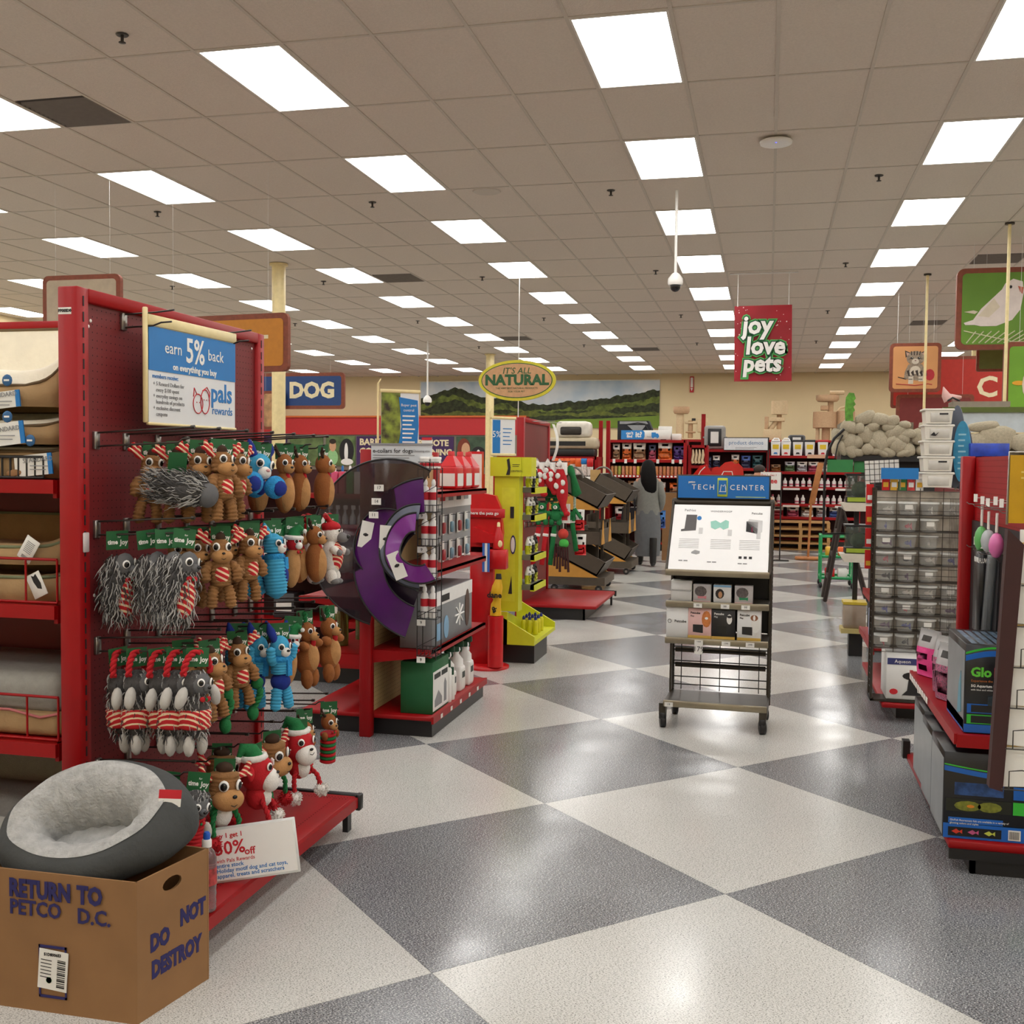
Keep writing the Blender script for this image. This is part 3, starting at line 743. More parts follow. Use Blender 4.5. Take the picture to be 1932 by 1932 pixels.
TOYS = [  # kind, row, hook, x, yaw, card turn, extra dz
 # top row
 ('moose_toy', 0, 1, -2.07, -45, -5), ('moose_toy', 0, 1, -1.98, -40, 0), ('moose_toy', 0, 1, -1.89, -40, 0), ('moose_toy', 0, 1, -1.81, -20, -5),
 ('moose_toy', 0, 2, -1.92, -10, 0), ('moose_toy', 0, 2, -1.85, -10, 0), ('blue_bigfoot_toy', 0, 3, -1.97, -25, 0), ('blue_bigfoot_toy', 0, 3, -1.86, -25, -5),
 ('reindeer_toy', 0, 4, -1.97, -20, 0), ('reindeer_toy', 0, 4, -1.86, -35, 0), ('reindeer_toy', 0, 5, -1.88, -5, 0), ('reindeer_toy', 0, 6, -1.84, 25, 5),
 # second row
 ('hedgehog_toy', 1, 0, -2.10, -10, 0), ('hedgehog_toy', 1, 0, -1.99, 5, 5), ('hedgehog_toy', 1, 0, -1.92, -8, 0), ('hedgehog_toy', 1, 0, -1.85, -12, -5),
 ('moose_toy', 1, 1, -1.98, -20, 0), ('moose_toy', 1, 1, -1.9, -25, 0), ('moose_toy', 1, 1, -1.815, -45, -5), ('moose_toy', 1, 2, -1.9, -25, 0), ('moose_toy', 1, 2, -1.81, -28, 0),
 ('blue_bunny_toy', 1, 3, -1.91, -20, 0), ('blue_bunny_toy', 1, 3, -1.82, -12, 5), ('elf_toy', 1, 4, -1.88, -10, 0), ('elf_toy', 1, 4, -1.815, -10, 0),
 ('reindeer_toy', 1, 5, -1.9, -5, 0), ('reindeer_toy', 1, 5, -1.82, -5, 5), ('polar_bear_toy', 1, 6, -1.9, 0, 0), ('polar_bear_toy', 1, 6, -1.80, 0, 0),
 # third row
 ('rope_hedgehog_toy', 2, 0, -2.1, 5, 0), ('rope_hedgehog_toy', 2, 0, -2.03, 0, 0), ('rope_hedgehog_toy', 2, 0, -1.945, -5, 5), ('rope_hedgehog_toy', 2, 0, -1.88, 0, 0), ('rope_hedgehog_toy', 2, 0, -1.805, -22, -5),
 ('rope_moose_toy', 2, 1, -1.96, -20, 0), ('rope_moose_toy', 2, 1, -1.86, -5, 0), ('rope_moose_toy', 2, 2, -1.86, -30, 0), ('rope_bunny_toy', 2, 3, -1.96, -20, 0), ('rope_bunny_toy', 2, 3, -1.87, -25, 0), ('rope_bunny_toy', 2, 3, -1.79, -20, 0),
 ('elf_toy', 2, 4, -1.82, -20, 0), ('rope_reindeer_toy', 2, 5, -1.86, -10, 0), ('rope_reindeer_toy', 2, 6, -1.82, 0, 0),
 # lowest row
 ('knit_hedgehog_toy', 3, 0, -2.04, -30, 0), ('knit_hedgehog_toy', 3, 0, -1.91, -45, -5), ('knit_hedgehog_toy', 3, 0, -1.8, -25, -5), ('big_moose_toy', 3, 1, -1.8, -32, 0), ('big_moose_toy', 3, 2, -1.92, -30, 0),
 ('santa_dog_toy', 3, 2, -1.79, 20, 0), ('big_moose_toy', 3, 3, -1.82, -10, 0), ('santa_dog_toy', 3, 4, -1.80, -20, 0), ('knit_reindeer_toy', 3, 5, -1.86, -15, 0), ('knit_reindeer_toy', 3, 6, -1.81, -15, 0)]
first = {}
cnt = {}
for kd, r_, hk, x, yw, rl in TOYS: cnt[(r_, hk, kd)] = cnt.get((r_, hk, kd), 0)+1
seen = {}
for kd, r_, hk, x, yw, rl in TOYS:
    k = seen.get((r_, hk, kd), 0); seen[(r_, hk, kd)] = k+1
    n = cnt[(r_, hk, kd)]
    pos = '' if n == 1 else f', {ORD[n-1-k] if n-1-k else "outermost"}{" from the tip" if n-1-k else ""}'
    lab = f'{DESC[kd]}, {ROWN[r_]} row, hook {["one", "two", "three", "four", "five", "six", "seven"][hk]}{pos}'
    loc = (x, HOOKY[hk], ROWZ[r_]-.04+(x+2.17)*.05)
    rt = (D(rl+random.uniform(-5, 5)), D(random.uniform(-4, 4)), D(yw+random.uniform(-7, 7)))
    if kd not in first:
        t = thing(kd, lab, 'toy', loc, group='holiday toys on the pegboard'); t.rotation_euler = rt
        PROTO[kd](t); first[kd] = t
    else: dup(first[kd], loc, rt, lab, 'holiday toys on the pegboard')
# shaggy toy thrown across the top hooks
t = thing('shaggy_toy', 'shaggy grey toy lying sideways across the top row of hooks', 'toy', (-1.9, 3.2, 1.49))
t.rotation_euler = (0, D(8), D(20))
b = B(); b.sph((0, 0, 0), (.10, .052, .05), sub=3); b.build('body', FURG, t)
f_ = fur(t, 600, 0, .2, .05, .05, 21); f_.rotation_euler = (0, PI/2, 0)
b = B(); b.sph((.09, 0, -.01), (.035, .045, .042), sub=3); b.build('head', FACEG, t)
b = B(); b.T = mv(-.02, -.01, .075) @ rot(.1, .3, -1.2); b.box(-.0005, .0005, -.03, .03, -.04, .045); b.build('header_card', GREENP, t)

# rewards poster in its holder
def poster_pals():
    t = thing('rewards_poster', 'pals rewards poster with blue top hanging on the maroon pegboard', 'sign', (-2.07, 3.585, 1.88), rz=PI/2-.04)
    W, H = .57, .335
    b = B(); b.box(-W/2, W/2, .0, .004, -H/2, H/2); b.build('sheet', mat('poster_white', (224, 226, 228), .45, var=.01), t)
    b = B(); b.box(-W/2, W/2, -.002, .003, -.005+.02, H/2-.002); hd = b.build('blue_band', BLUE, t)
    for z in (H/2, -H/2-.008): b = B(); b.rbox(-W/2-.005, W/2+.005, -.006, .01, z, z+(.038 if z > 0 else .01), .003, 1); b.build('rail', IVORY, t)
    b = B(); b.rbox(-W/2-.02, -W/2-.006, -.004, .012, -H/2, H/2+.06, .003, 1); b.build('side_rail', IVORY, t)
    text(hd, 'earn', .06, WHITE, (-.14, -.003, .1), ry=0); text(hd, '5%', .125, WHITE, (.0, -.003, .1), bold=.002, sx=.85); text(hd, 'back', .06, WHITE, (.14, -.003, .1))
    text(hd, 'on everything you buy', .032, WHITE, (0, -.003, .036), bold=.0008)
    text(t, 'members receive:', .022, BLUE, (-W/2+.02, -.001, -.004), align='LEFT')
    for k, s_ in enumerate(('5 Reward Dollars for', 'every $100 spent', 'everyday savings on', 'hundreds of products', 'exclusive discount', 'coupons')):
        text(t, ('+ ' if k % 2 == 0 else '   ')+s_, .02, GREYINK, (-W/2+.025, -.001, -.03-k*.021), align='LEFT')
    text(t, 'pals', .1, BLUE, (.185, -.001, -.04), bold=.002); text(t, 'rewards', .045, BLUE, (.19, -.001, -.105))
    b = B()
    ring = lambda cx, cz, rx, rz_, n=20: [(cx+rx*math.cos(2*PI*k/n), -.0015, cz+rz_*math.sin(2*PI*k/n)) for k in range(n)]
    b.tube(ring(.02, -.085, .032, .036), .002, 4, closed=True); b.tube(ring(.068, -.075, .03, .045), .002, 4, closed=True)
    b.tube([(-.01, -.0015, -.06), (-.006, -.0015, -.028), (.012, -.0015, -.05)], .002, 4); b.tube([(.05, -.0015, -.035), (.08, -.0015, -.02), (.1, -.0015, -.04), (.095, -.0015, -.07)], .002, 4)
    for p in ((.012, -.08), (.03, -.08), (.06, -.068), (.078, -.068)): b.sph((p[0], -.0015, p[1]), (.003, .001, .003), sub=1)
    b.build('pet_emblem', REDINK, t)
poster_pals()
for y, lab in ((3.3, 'wire hook pair holding the left corner of the rewards poster'), (3.86, 'wire hook pair holding the right corner of the rewards poster')):
    t = thing('poster_hook', lab, 'hook', (XP-.012, y, 2.085), group='poster hooks')
    obj('plate', hook_plate, t, loc=(0, 0, 0)); 
    b = B(); b.tube([(0, 0, .0), (.13, 0, .005), (.2, 0, .012)], .0032, 6); b.tube([(0, 0, -.045), (.12, 0, -.04), (.15, 0, -.03), (.19, 0, -.028)], .0032, 6); b.build('wire', WIRE, t)

# discount sign standing on the deck
t = thing('discount_sign', 'white buy 1 get 1 off sign leaning on the red deck edge', 'sign', (-1.66, 3.27, .17), rz=.28); t.rotation_euler = (-.12, -.14, .28)
b = B(); b.rbox(-.15, .15, -.004, .004, 0, .185, .002, 1); b.build('clear_holder', mat('acrylic_frame', (214, 214, 212), .2), t)
b = B(); b.box(-.142, .142, -.0052, -.0045, .008, .177); b.build('paper', mat('sign_paper', (240, 239, 236), .6, var=.01), t)
for s_, sz, x, z, m, bo in (('Buy 1 get 1', .022, -.13, .155, REDINK, .0004), ('50%', .062, -.13, .112, REDINK, .001), ('off', .034, -.03, .094, REDINK, .0006), ('with Pals Rewards', .018, -.13, .072, REDINK, 0), ('entire stock', .019, -.13, .056, BLUE, .0002),
                            ('Holiday motif dog and cat toys,', .019, -.13, .039, BLUE, .0002), ('apparel, treats and scratchers', .019, -.13, .022, BLUE, .0002)):
    text(t, s_, sz, m, (x, -.0056, z), align='LEFT', bold=bo)
# water bottle
t = thing('water_bottle', 'clear plastic water bottle with blue sports cap on the red deck', 'bottle', (-1.712, 3.03, .152))
b = B(); b.lathe([(.027, 0), (.03, .006), (.029, .02), (.0305, .03), (.028, .042), (.0305, .055), (.0285, .068), (.031, .08), (.031, .15), (.03, .17), (.024, .188), (.015, .2), (.0135, .208)], n=20)
b.build('bottle_body', mat('clear_pet', (225, 232, 236), .06, trans=.92), t)
b = B(); b.lathe([(.0316, .086), (.0316, .14)], n=20); b.build('paper_label', mat('bottle_label', (170, 60, 60), .5, var=.5, scale=60), t)
b = B(); b.lathe([(.0155, .205), (.0155, .225), (.013, .23)], n=16); cp = b.build('cap', WHITE, t)
b = B(); b.lathe([(.011, .23), (.011, .246), (.008, .252)], n=14); b.build('spout', mat('blue_cap', (30, 90, 190), .35), cp)

# cardboard carton with the round bed
ct = thing('cardboard_carton', 'brown cardboard carton printed RETURN TO PETCO D.C.', 'box', (0, 0, 0))
A0 = Vector((-2.36, 2.60)); A1 = Vector((-1.688, 2.605)); A2 = Vector((-1.632, 2.90)); A3 = Vector((-2.30, 2.93))
H_ = .405; tk = .006
def wallq(b, p, q, z0, z1, out):
    n_ = Vector((q.y-p.y, p.x-q.x)).normalized()*out
    b.add([(p.x, p.y, z0), (q.x, q.y, z0), (q.x, q.y, z1), (p.x, p.y, z1), (p.x-n_.x, p.y-n_.y, z0), (q.x-n_.x, q.y-n_.y, z0), (q.x-n_.x, q.y-n_.y, z1), (p.x-n_.x, p.y-n_.y, z1)],
          [(0, 1, 2, 3), (7, 6, 5, 4), (0, 4, 5, 1), (1, 5, 6, 2), (2, 6, 7, 3), (3, 7, 4, 0)])
for p, q in ((A0, A1), (A2, A3), (A3, A0)):
    b = B(); wallq(b, p, q, 0, H_, tk); b.build('side_panel', CARD, ct)
# right panel with a hand hole
dv = (A2-A1); nv = Vector((dv.y, -dv.x)).normalized()*tk
def rp(u, z, k): p = A1+dv*u - nv*k; return (p.x, p.y, z)
b = B(); hole = [(.47+.13*math.cos(a), .355+.02*math.sin(a)) for a in [2*PI*i/16 for i in range(16)]]
outer = []
for i in range(16):
    a = 2*PI*i/16; c, s_ = math.cos(a), math.sin(a); k = 1/max(abs(c), abs(s_)); outer.append((.47+.26*c*k, .3525+.0525*s_*k))
for k in (0, 1):
    vs_ = [rp(u, z, k) for u, z in hole]+[rp(u, z, k) for u, z in outer]
    b.add(vs_, [(i, (i+1) % 16, 16+(i+1) % 16, 16+i) for i in range(16)])
for k in (0, 1):
    for u0, u1, z0, z1 in ((0, 1, 0, .30), (0, .21, .30, H_), (.73, 1, .30, H_)): b.add([rp(u0, z0, k), rp(u1, z0, k), rp(u1, z1, k), rp(u0, z1, k)], [(0, 1, 2, 3)])
b.add([rp(0, H_, 0), rp(1, H_, 0), rp(1, H_, 1), rp(0, H_, 1)], [(0, 1, 2, 3)])
b.build('side_panel', CARD, ct)
b = B(); b.add([(p.x, p.y, .004) for p in (A0, A1, A2, A3)], [(0, 1, 2, 3)]); b.build('bottom_panel', CARD, ct)
for s_, sz, x, z, bo, sx in (('RETURN', .07, -1.995, .352, .0035, .76), ('TO', .07, -1.833, .352, .0035, .8), ('PETCO', .06, -2.01, .297, .0015, .9), ('D.C.', .06, -1.82, .292, .0015, .95)):
    text(ct, s_, sz, NAVY, (x, 2.5985, z), bold=bo, sx=sx, shear=.0, ry=0)
ra = math.atan2(dv.y, dv.x)
for s_, u, z, sx in (('NOT', .76, .235, .75), ('DO', .3, .207, .75), ('DESTROY', .53, .128, .72)):
    p = A1+dv*u+nv*.15; text(ct, s_, .066, NAVY, (p.x, p.y, z), rz=ra, bold=.004, sx=sx, ry=0)
b = B()
for a in ((-2.0, -1.91, .045, .052), (-2.0, -1.91, .19, .197), (-2.0, -1.995, .045, .197), (-1.915, -1.91, .045, .197)): b.box(a[0], a[1], 2.5985, 2.601, a[2], a[3])
b.build('printed_frame', NAVY, ct)
b = B(); b.T = mv(-1.953, 2.598, .125) @ rot(0, .07); b.box(-.047, .047, -.001, .001, -.055, .06); lb_ = b.build('shipping_label', PAPER, ct)
b = B(); b.T = mv(-1.953, 2.5965, .125) @ rot(0, .07)
for k in range(14):
    b.box(.014, .04, -.0005, .0005, -.045+k*.006, -.045+k*.006+(.002 if k % 3 else .004))
for k in range(6): b.box(-.04, -.005, -.0004, .0004, .028-k*.01, .03-k*.01)
b.build('barcode', INK, lb_)
text(lb_, 'S1D8006S3', .012, INK, (-1.953, 2.5965, .172), bold=.0003)
b = B(); b.T = mv(-1.965, 2.596, .098); b.lathe([(0, 0), (.009, 0)], n=16); 
b.v = [(-1.965+x+1.965, 2.596-.0005, .098+(y-2.596)) for x, y, z in b.v]; b.build('green_dot', mat('dot_green', (60, 200, 70), .6), lb_)

# round cuddler bed in the carton
bd = thing('round_pet_bed', 'dark grey round pet bed with pale plush lining in the carton', 'pet bed', (-1.945, 2.795, .465)); bd.rotation_euler = (D(30), D(-7), D(6))
VEL = mat('charcoal_suede', (66, 68, 68), .9, var=.1, scale=12, bump=.25, bscale=60)
PLU = mat('grey_plush_lining', (172, 172, 170), .95, var=.16, scale=30, bump=.9, bscale=70)
def bed_shape(b, R, tube_r, z0, squash=.85, seg=48, ring=20, a0=0, a1=2*PI, pucker=.0):
    def fn(u, v):
        th = 2*PI*u; ph = a0+(a1-a0)*v
        w = 1+pucker*math.sin(th*15)*max(0, -math.cos(ph)); w *= 1+.16*math.sin(th)
        r = R+tube_r*math.cos(ph)*w
        k = 1+.07*math.sin(2*th+.6)+.012*math.sin(9*th)
        return (r*k*math.cos(th), (r-R*(1-squash))*math.sin(th), z0+tube_r*1.25*math.sin(ph)*w*(1+.25*math.sin(th)))
    b.grid(fn, seg, ring)
b = B(); bed_shape(b, .215, .075, 0, .62, 64, 18, -2.3, 1.5, .04); b.build('outer_bolster', VEL, bd)
b = B(); bed_shape(b, .213, .078, 0, .62, 64, 14, 1.3, 3.6, .05); b.lathe([(.0, -.05), (.08, -.055), (.15, -.03)], n=32, sy=.5); b.build('plush_lining', PLU, bd)
b = B(); b.lathe([(0, -.085), (.14, -.08), (.19, -.05)], n=32, sy=.45); b.build('base', VEL, bd)
b = B(); b.tube([(.235, .06, .085), (.25, .045, .095)], .003, 6); tg = b.build('tag_loop', WHITE, bd)
b = B(); b.T = mv(.262, .02, .10) @ rot(-.5, .35, .2); b.mi = 0; b.box(-.032, .032, -.001, .001, -.03, -.006); b.mi = 1; b.box(-.032, .032, -.001, .001, -.006, .02); b.build('hang_tag', [PAPER, REDINK], bd)
# ================================================================ bed bay on the left
g1 = thing('bed_shelving', 'red shelving bay stacked with pet beds at the left edge', 'shelving', (-2.9, 3.35, 0))
X0_, X1_ = -3.62, -2.262
for x in (X0_, X1_-.012):
    b = wb(g1); b.box(x-.02, x+.02, 3.58, 3.66, 0, 2.11); b.build('upright', RED, g1)
b = wb(g1); b.box(X0_, X1_, 3.6, 3.63, .15, 2.05); b.build('back_panel', MAROON, g1)
b = wb(g1); b.rbox(X0_, X1_, 3.57, 3.64, 2.07, 2.11, .004, 1); b.build('top_rail', RED, g1)
for z in (1.515, 1.10, .64):
    b = wb(g1); b.box(X0_, X1_-.01, 3.06, 3.6, z-.012, z); b.box(X0_, X1_-.01, 3.045, 3.065, z-.045, z); b.box(X1_-.022, X1_-.008, 3.06, 3.6, z-.06, z); b.build('shelf', RED, g1)
b = wb(g1); b.box(X0_, X1_, 3.05, 3.6, .118, .15); b.build('base_deck', RED, g1)
b = wb(g1); b.box(X0_, X1_, 3.1, 3.12, 0, .118); b.build('kick_plate', BLACK, g1)
def fence(z, h, m, n, x0=X0_+.02, x1=X1_-.02, y=3.075):
    b = wb(g1)
    for zz in (z+.006, z+h): b.tube([(x0, y, zz), (x1, y, zz)], .005, 6)
    for k in range(n+1): x = x1-(x1-x0)*k/n; b.tube([(x, y, z+.006), (x, y, z+h)], .004, 6)
    b.build('wire_fence', m, g1)
fence(1.10, .15, RED, 11); fence(.64, .15, RED, 11); fence(1.515, .075, BLACK, 40, x1=-2.33)
TANF = mat('tan_canvas', (170, 140, 100), .9, var=.1, scale=9, bump=.4, bscale=30)
CRMF = mat('cream_fleece', (236, 228, 208), .95, var=.04, scale=12, bump=.3, bscale=40)
GRYF = mat('grey_twill', (150, 148, 142), .95, var=.07, scale=40, bump=.2, bscale=200)
PIPE = mat('brown_piping', (104, 84, 58), .8); PIPG = mat('green_piping', (120, 128, 96), .8)
def bolster_bed(name, label, loc, w, d, lo, hi, fill, outer, inner, piping, flat=0, group='pet beds on the shelves'):
    """bed with a raised rim: low lip in front, high sides and back"""
    t = thing(name, label, 'pet bed', loc, group=group)
    def per(u):
        th = 2*PI*u; c, s_ = math.cos(th), math.sin(th)
        e = .38
        x = w/2*math.copysign(abs(c)**e, c); y = d/2*math.copysign(abs(s_)**e, s_)
        f = max(0, min(1, (y+d*.5)/(d*.45))); f = f*f*(3-2*f)
        if abs(c) < .55 and s_ < 0: f = 0
        return x, y, lo+(hi-lo)*f, c, s_
    def out(u, v):
        x, y, h, c, s_ = per(u); k = 1+.045*math.sin(PI*v)+.008*math.sin(u*70); return (x*k, y*k, h*v)
    def inn(u, v):
        x, y, h, c, s_ = per(u)
        if v < .6: q = v/.6; k = 1-.2*q; return (x*k, y*k, h+(fill-h)*q+.02*math.sin(PI*q))
        q = (v-.6)/.4; k = .8*(1-q); return (x*k, y*k, fill+.025*math.sin(PI*q/2))
    b = B(); b.grid(out, 56, 8); b.build('outer_cover', outer, t)
    b = B(); b.grid(inn, 56, 14); b.build('inner_cushion', inner, t)
    b = B(); b.tube([(per(k/56)[0], per(k/56)[1], per(k/56)[2]) for k in range(56)], .006, 5, closed=True); b.build('piping', piping, t)
    return t
BW = .98; bx_ = -2.79
t = bolster_bed('dog_bed', 'cream-lined tan dog bed with tall back, top of the stack', (bx_, 3.32, 1.757), BW, .5, .07, .32, .12, TANF, CRMF, PIPE)
def sleeve(t, x, y, z, w, h, txt, blue=True, tilt=-.1):
    b = B(); b.T = mv(x, y, z) @ rot(0, tilt); b.box(-w/2, w/2, -.004, 0, -h/2, h/2); s_ = b.build('paper_sleeve', PAPER, t)
    b = B(); b.T = mv(x, y, z) @ rot(0, tilt); b.prism([(-.03+.02, -.03), (.0, -.005), (-.02, -.02)], -.006, -.005) if 0 else b.box(w/2-.012, w/2+.004, -.006, -.001, -h/2, h/2); b.build('sleeve_edge', BLUE, s_)
    text(s_, txt, .022, GREYINK, (x+.02, y-.006, z+.018), ry=tilt)
    lines(s_, x-.01, y-.006, z-.004, 2, .07, .012, GREYINK, .003)
    b = B(); b.T = mv(x, y, z) @ rot(0, tilt); b.sph((-.075, -.005, -.02), (.03, .001, .012)); b.build('printed_bed', mat('tan_ink', (150, 110, 70), .7), s_)
def sticker(t, x, y, z):
    b = B(); b.sph((x, y, z), (.02, .003, .02)); s_ = b.build('price_sticker', mat('sticker_blue', (40, 92, 140), .5), t); lines(s_, x-.01, y-.0034, z-.003, 1, .02, .01, WHITE, .006)
sleeve(t, .30, -.262, .018, .17, .055, 'STANDARD'); sticker(t, .34, -.265, .085)
t = bolster_bed('dog_bed', 'tan dog bed with paper sleeve in the middle of the stack', (bx_, 3.32, 1.632), BW, .5, .06, .125, .06, TANF, CRMF, PIPE)
sleeve(t, .31, -.262, .03, .18, .075, 'STANDARD', tilt=-.12); sticker(t, .34, -.266, .09); sticker(t, .425, -.264, .012)
t = bolster_bed('dog_bed', 'flattened tan dog bed behind the black wire fence', (bx_, 3.33, 1.518), BW, .48, .09, .11, .08, TANF, CRMF, PIPE)
sleeve(t, .42, -.252, .045, .14, .07, 'STANDARD', tilt=-.1)
def hangtag(t, x, y, z, tilt, cat=False):
    b = B(); b.T = mv(x, y, z) @ rot(0, tilt); b.rbox(-.028, .028, -.003, .0, -.042, .042, .0014, 1); s_ = b.build('hang_tag', PAPER, t)
    b = B(); b.T = mv(x, y-.0042, z) @ rot(0, tilt)
    if cat: b.prism([(-.006, .012), (-.006, .036), (.002, .03), (.012, .036), (.018, .0), (.014, -.02), (.0, -.012)], 0, .001)
    else:
        for k in range(7): b.box(-.016, .016, 0, .001, .024-k*.006, .026-k*.006)
        for k in range(8): b.box(-.012+k*.003, -.011+k*.003, 0, .001, -.034, -.024)
    b.build('tag_print', INK if cat else GREYINK, s_)
t = bolster_bed('cat_bed', 'tan cat bed with green piping, upper one behind the red fence', (bx_, 3.33, 1.225), .96, .44, .06, .15, .04, TANF, TANF, PIPG); hangtag(t, .385, -.235, .055, .55)
t = bolster_bed('cat_bed', 'tan cat bed with green piping, lower one behind the red fence', (bx_, 3.33, 1.102), .97, .44, .08, .12, .05, TANF, TANF, PIPG); hangtag(t, .42, -.24, .06, -.45, True)
t = thing('pet_mattress', 'flat grey pet mattress with pink piping on the third shelf', 'pet bed', (bx_, 3.34, .642))
b = B(); b.rbox(-.49, .5, -.24, .22, .08, .22, .05, 3); b.build('top_pad', GRYF, t)
b = B(); b.rbox(-.485, .49, -.235, .22, 0, .09, .03, 3); b.build('bottom_pad', TANF, t)
b = B(); b.tube([(-.47, -.238, .085), (.3, -.238, .09), (.42, -.24, .07), (.485, -.236, .085)], .005, 6); b.build('piping', mat('pink_piping', (190, 110, 110), .8), t)
t = bolster_bed('nest_bed', 'dark quilted nest bed with grey lining on the bottom deck', (-2.7, 3.32, .152), .84, .5, .17, .42, .2, mat('black_quilt', (34, 32, 32), .8, var=.3, scale=40, bump=.6, bscale=50), GRYF, GRYF)
b = B(); b.T = mv(.25, -.27, .15) @ rot(0, -.28); b.mi = 0; b.box(-.12, .12, -.004, 0, -.03, .02); b.mi = 1; b.box(-.12, .12, -.004, 0, .02, .036); s_ = b.build('paper_sleeve', [PAPER, BLUE], t)
text(s_, 'Pancake Nester', .02, INK, (.25, -.276, .155), ry=-.28)
t = thing('grey_cushion', 'grey plush cushion on the floor behind the carton', 'cushion', (-2.5, 3.0, 0)) if 0 else None

# ================================================================ columns and hanging signs on the left
def column(x, y, lab, r=.09):
    t = thing('support_column', lab, 'column', (x, y, 0)); b = B(); b.lathe([(r, 0), (r, CEIL-.01)], n=24); b.build('pole', IVORY, t)
    b = B(); b.lathe([(r+.03, CEIL-.03), (r+.03, CEIL-.004)], n=24); b.build('collar', IVORY, t); return t
column(-6.38, 13.2, 'round cream support column in front of the DOG sign')
column(-6.52, 24.85, 'far cream column behind the oval natural sign', .1)
column(4.1, 23.4, 'cream column right of the kitten sign', .12)
WOOD = mat('brown_sign_frame', (126, 62, 40), .6, var=.15, scale=30)
def rrect(w, h, r, n=5):
    o = []
    for cx, cz, a0 in ((w/2-r, h/2-r, 0), (-w/2+r, h/2-r, PI/2), (-w/2+r, -h/2+r, PI), (w/2-r, -h/2+r, 3*PI/2)):
        o += [(cx+r*math.cos(a0+k*PI/2/n), cz+r*math.sin(a0+k*PI/2/n)) for k in range(n+1)]
    return o
def framed_sign(name, label, loc, w, h, face, rz=0., fr=.05, r=.06, wires=True, cat='sign', wx=.35):
    t = thing(name, label, cat, loc, rz=rz)
    b = B(); b.prism(rrect(w, h, r), -.015, .03); b.build('frame', WOOD, t)
    b = B(); b.prism(rrect(w-2*fr, h-2*fr, r*.6), -.018, -.014); p = b.build('panel', face, t)
    if wires:
        for s_ in (-1, 1): b = B(); b.tube([(s_*w*wx, .01, h/2-.01), (s_*w*wx, .01, CEIL-loc[2])], .0012, 4); b.build('hanging_wire', WHITE, t)
    return t, p
CREAML = mat('cream_letter', (228, 214, 176), .6)
framed_sign('picture_sign', 'blank beige picture sign in brown frame above the bed bay', (-6.38, 9.0, 2.88), .84, .92, mat('beige_print', (176, 160, 138), .6), 0, .045)
t, p = framed_sign('aisle_sign', 'orange aisle sign in brown frame behind the toy pegboard', (-5.0, 9.1, 2.675), 1.5, .53, mat('orange_print', (190, 124, 34), .6), -.12, .05)
text(t, 'T', .24, CREAML, (.47, -.02, -.03), bold=.006)
t, p = framed_sign('aisle_sign', 'blue DOG sign in brown frame', (-7.42, 16.0, 2.733), 1.66, .58, mat('dog_sign_blue', (16, 58, 116), .5), 0, .055)
text(t, 'DOG', .34, CREAML, (.27, -.02, 0), bold=.016)
framed_sign('picture_sign', 'small dog picture in brown frame under the DOG sign', (-7.78, 15.9, 2.42), .4, .62, mat('dog_picture', (170, 130, 90), .6, var=.4, scale=9), 0, .045)

# ================================================================ back wall, left half
bw = thing('poster_fixture', 'long red wall fixture with pet training posters under the mural', 'shelving', (-9.6, 30.6, 0))
b = wb(bw); b.box(-16.5, -6.9, 30.55, 30.93, 2.45, 3.0); b.build('red_header', mat('red_header', (186, 34, 40), .5, var=.03), bw)
b = wb(bw); b.box(-16.5, -6.9, 30.5, 30.6, 2.97, 3.02); b.build('header_cap', mat('orange_trim', (206, 100, 40), .5), bw)
b = wb(bw); b.box(-16.5, -6.9, 30.6, 30.93, 1.3, 2.45); b.build('poster_rail', mat('grey_rail', (132, 124, 110), .6), bw)
b = wb(bw); b.box(-16.5, -6.9, 30.3, 30.93, .1, 1.3); b.build('lower_shelves', RED, bw)
PURP = mat('purple_print', (62, 30, 84), .6, var=.05); SKIN = mat('skin', (206, 158, 122), .6); HAIR = mat('dark_hair', (44, 30, 22), .7)
GRN1 = mat('leaf_green_print', (96, 116, 70), .7, var=.4, scale=4)
def poster_panel(x, w, face): b = wb(bw); b.box(x, x+w, 30.56, 30.59, 1.5, 2.4); return b.build('poster', face, bw)
poster_panel(-13.2, .95, GRN1); poster_panel(-12.2, 1.1, PURP); poster_panel(-11.05, .65, GRN1); poster_panel(-10.38, 1.26, PURP); poster_panel(-9.04, 1.0, mat('dark_leaf_print', (60, 80, 60), .7, var=.5, scale=4)); poster_panel(-15.6, 1.1, PURP); poster_panel(-14.4, 1.1, GRN1)
wtext(bw, 'BARK', .27, CREAML, (-12.1, 30.55, 2.22), bold=.01, align='LEFT'); wtext(bw, 'CONTROL', .27, CREAML, (-12.1, 30.55, 1.94), bold=.01, align='LEFT')
wtext(bw, 'REMOTE', .25, CREAML, (-9.75, 30.55, 2.2), bold=.01); wtext(bw, 'TRAINING', .25, CREAML, (-9.75, 30.55, 1.92), bold=.01)
def flat_blob(t, c, rx, rz, m, name, y): b = wb(t); b.prism([(c[0]+rx*math.cos(k*PI/10), c[1]+rz*math.sin(k*PI/10)) for k in range(20)], y-.004, y); return b.build(name, m, t)
DK = mat('black_fur_print', (30, 28, 30), .7)
flat_blob(bw, (-12.98, 1.75), .18, .24, mat('pale_green_shirt', (150, 200, 140), .7), 'printed_boy', 30.556)
flat_blob(bw, (-12.97, 2.1), .11, .17, SKIN, 'printed_face', 30.55); flat_blob(bw, (-12.97, 2.24), .11, .08, HAIR, 'printed_hair', 30.546)
flat_blob(bw, (-12.52, 1.95), .24, .38, DK, 'printed_dog', 30.556); flat_blob(bw, (-12.53, 1.9), .06, .3, WHITE, 'printed_blaze', 30.55); flat_blob(bw, (-12.5, 1.62), .2, .1, WHITE, 'printed_chest', 30.548)
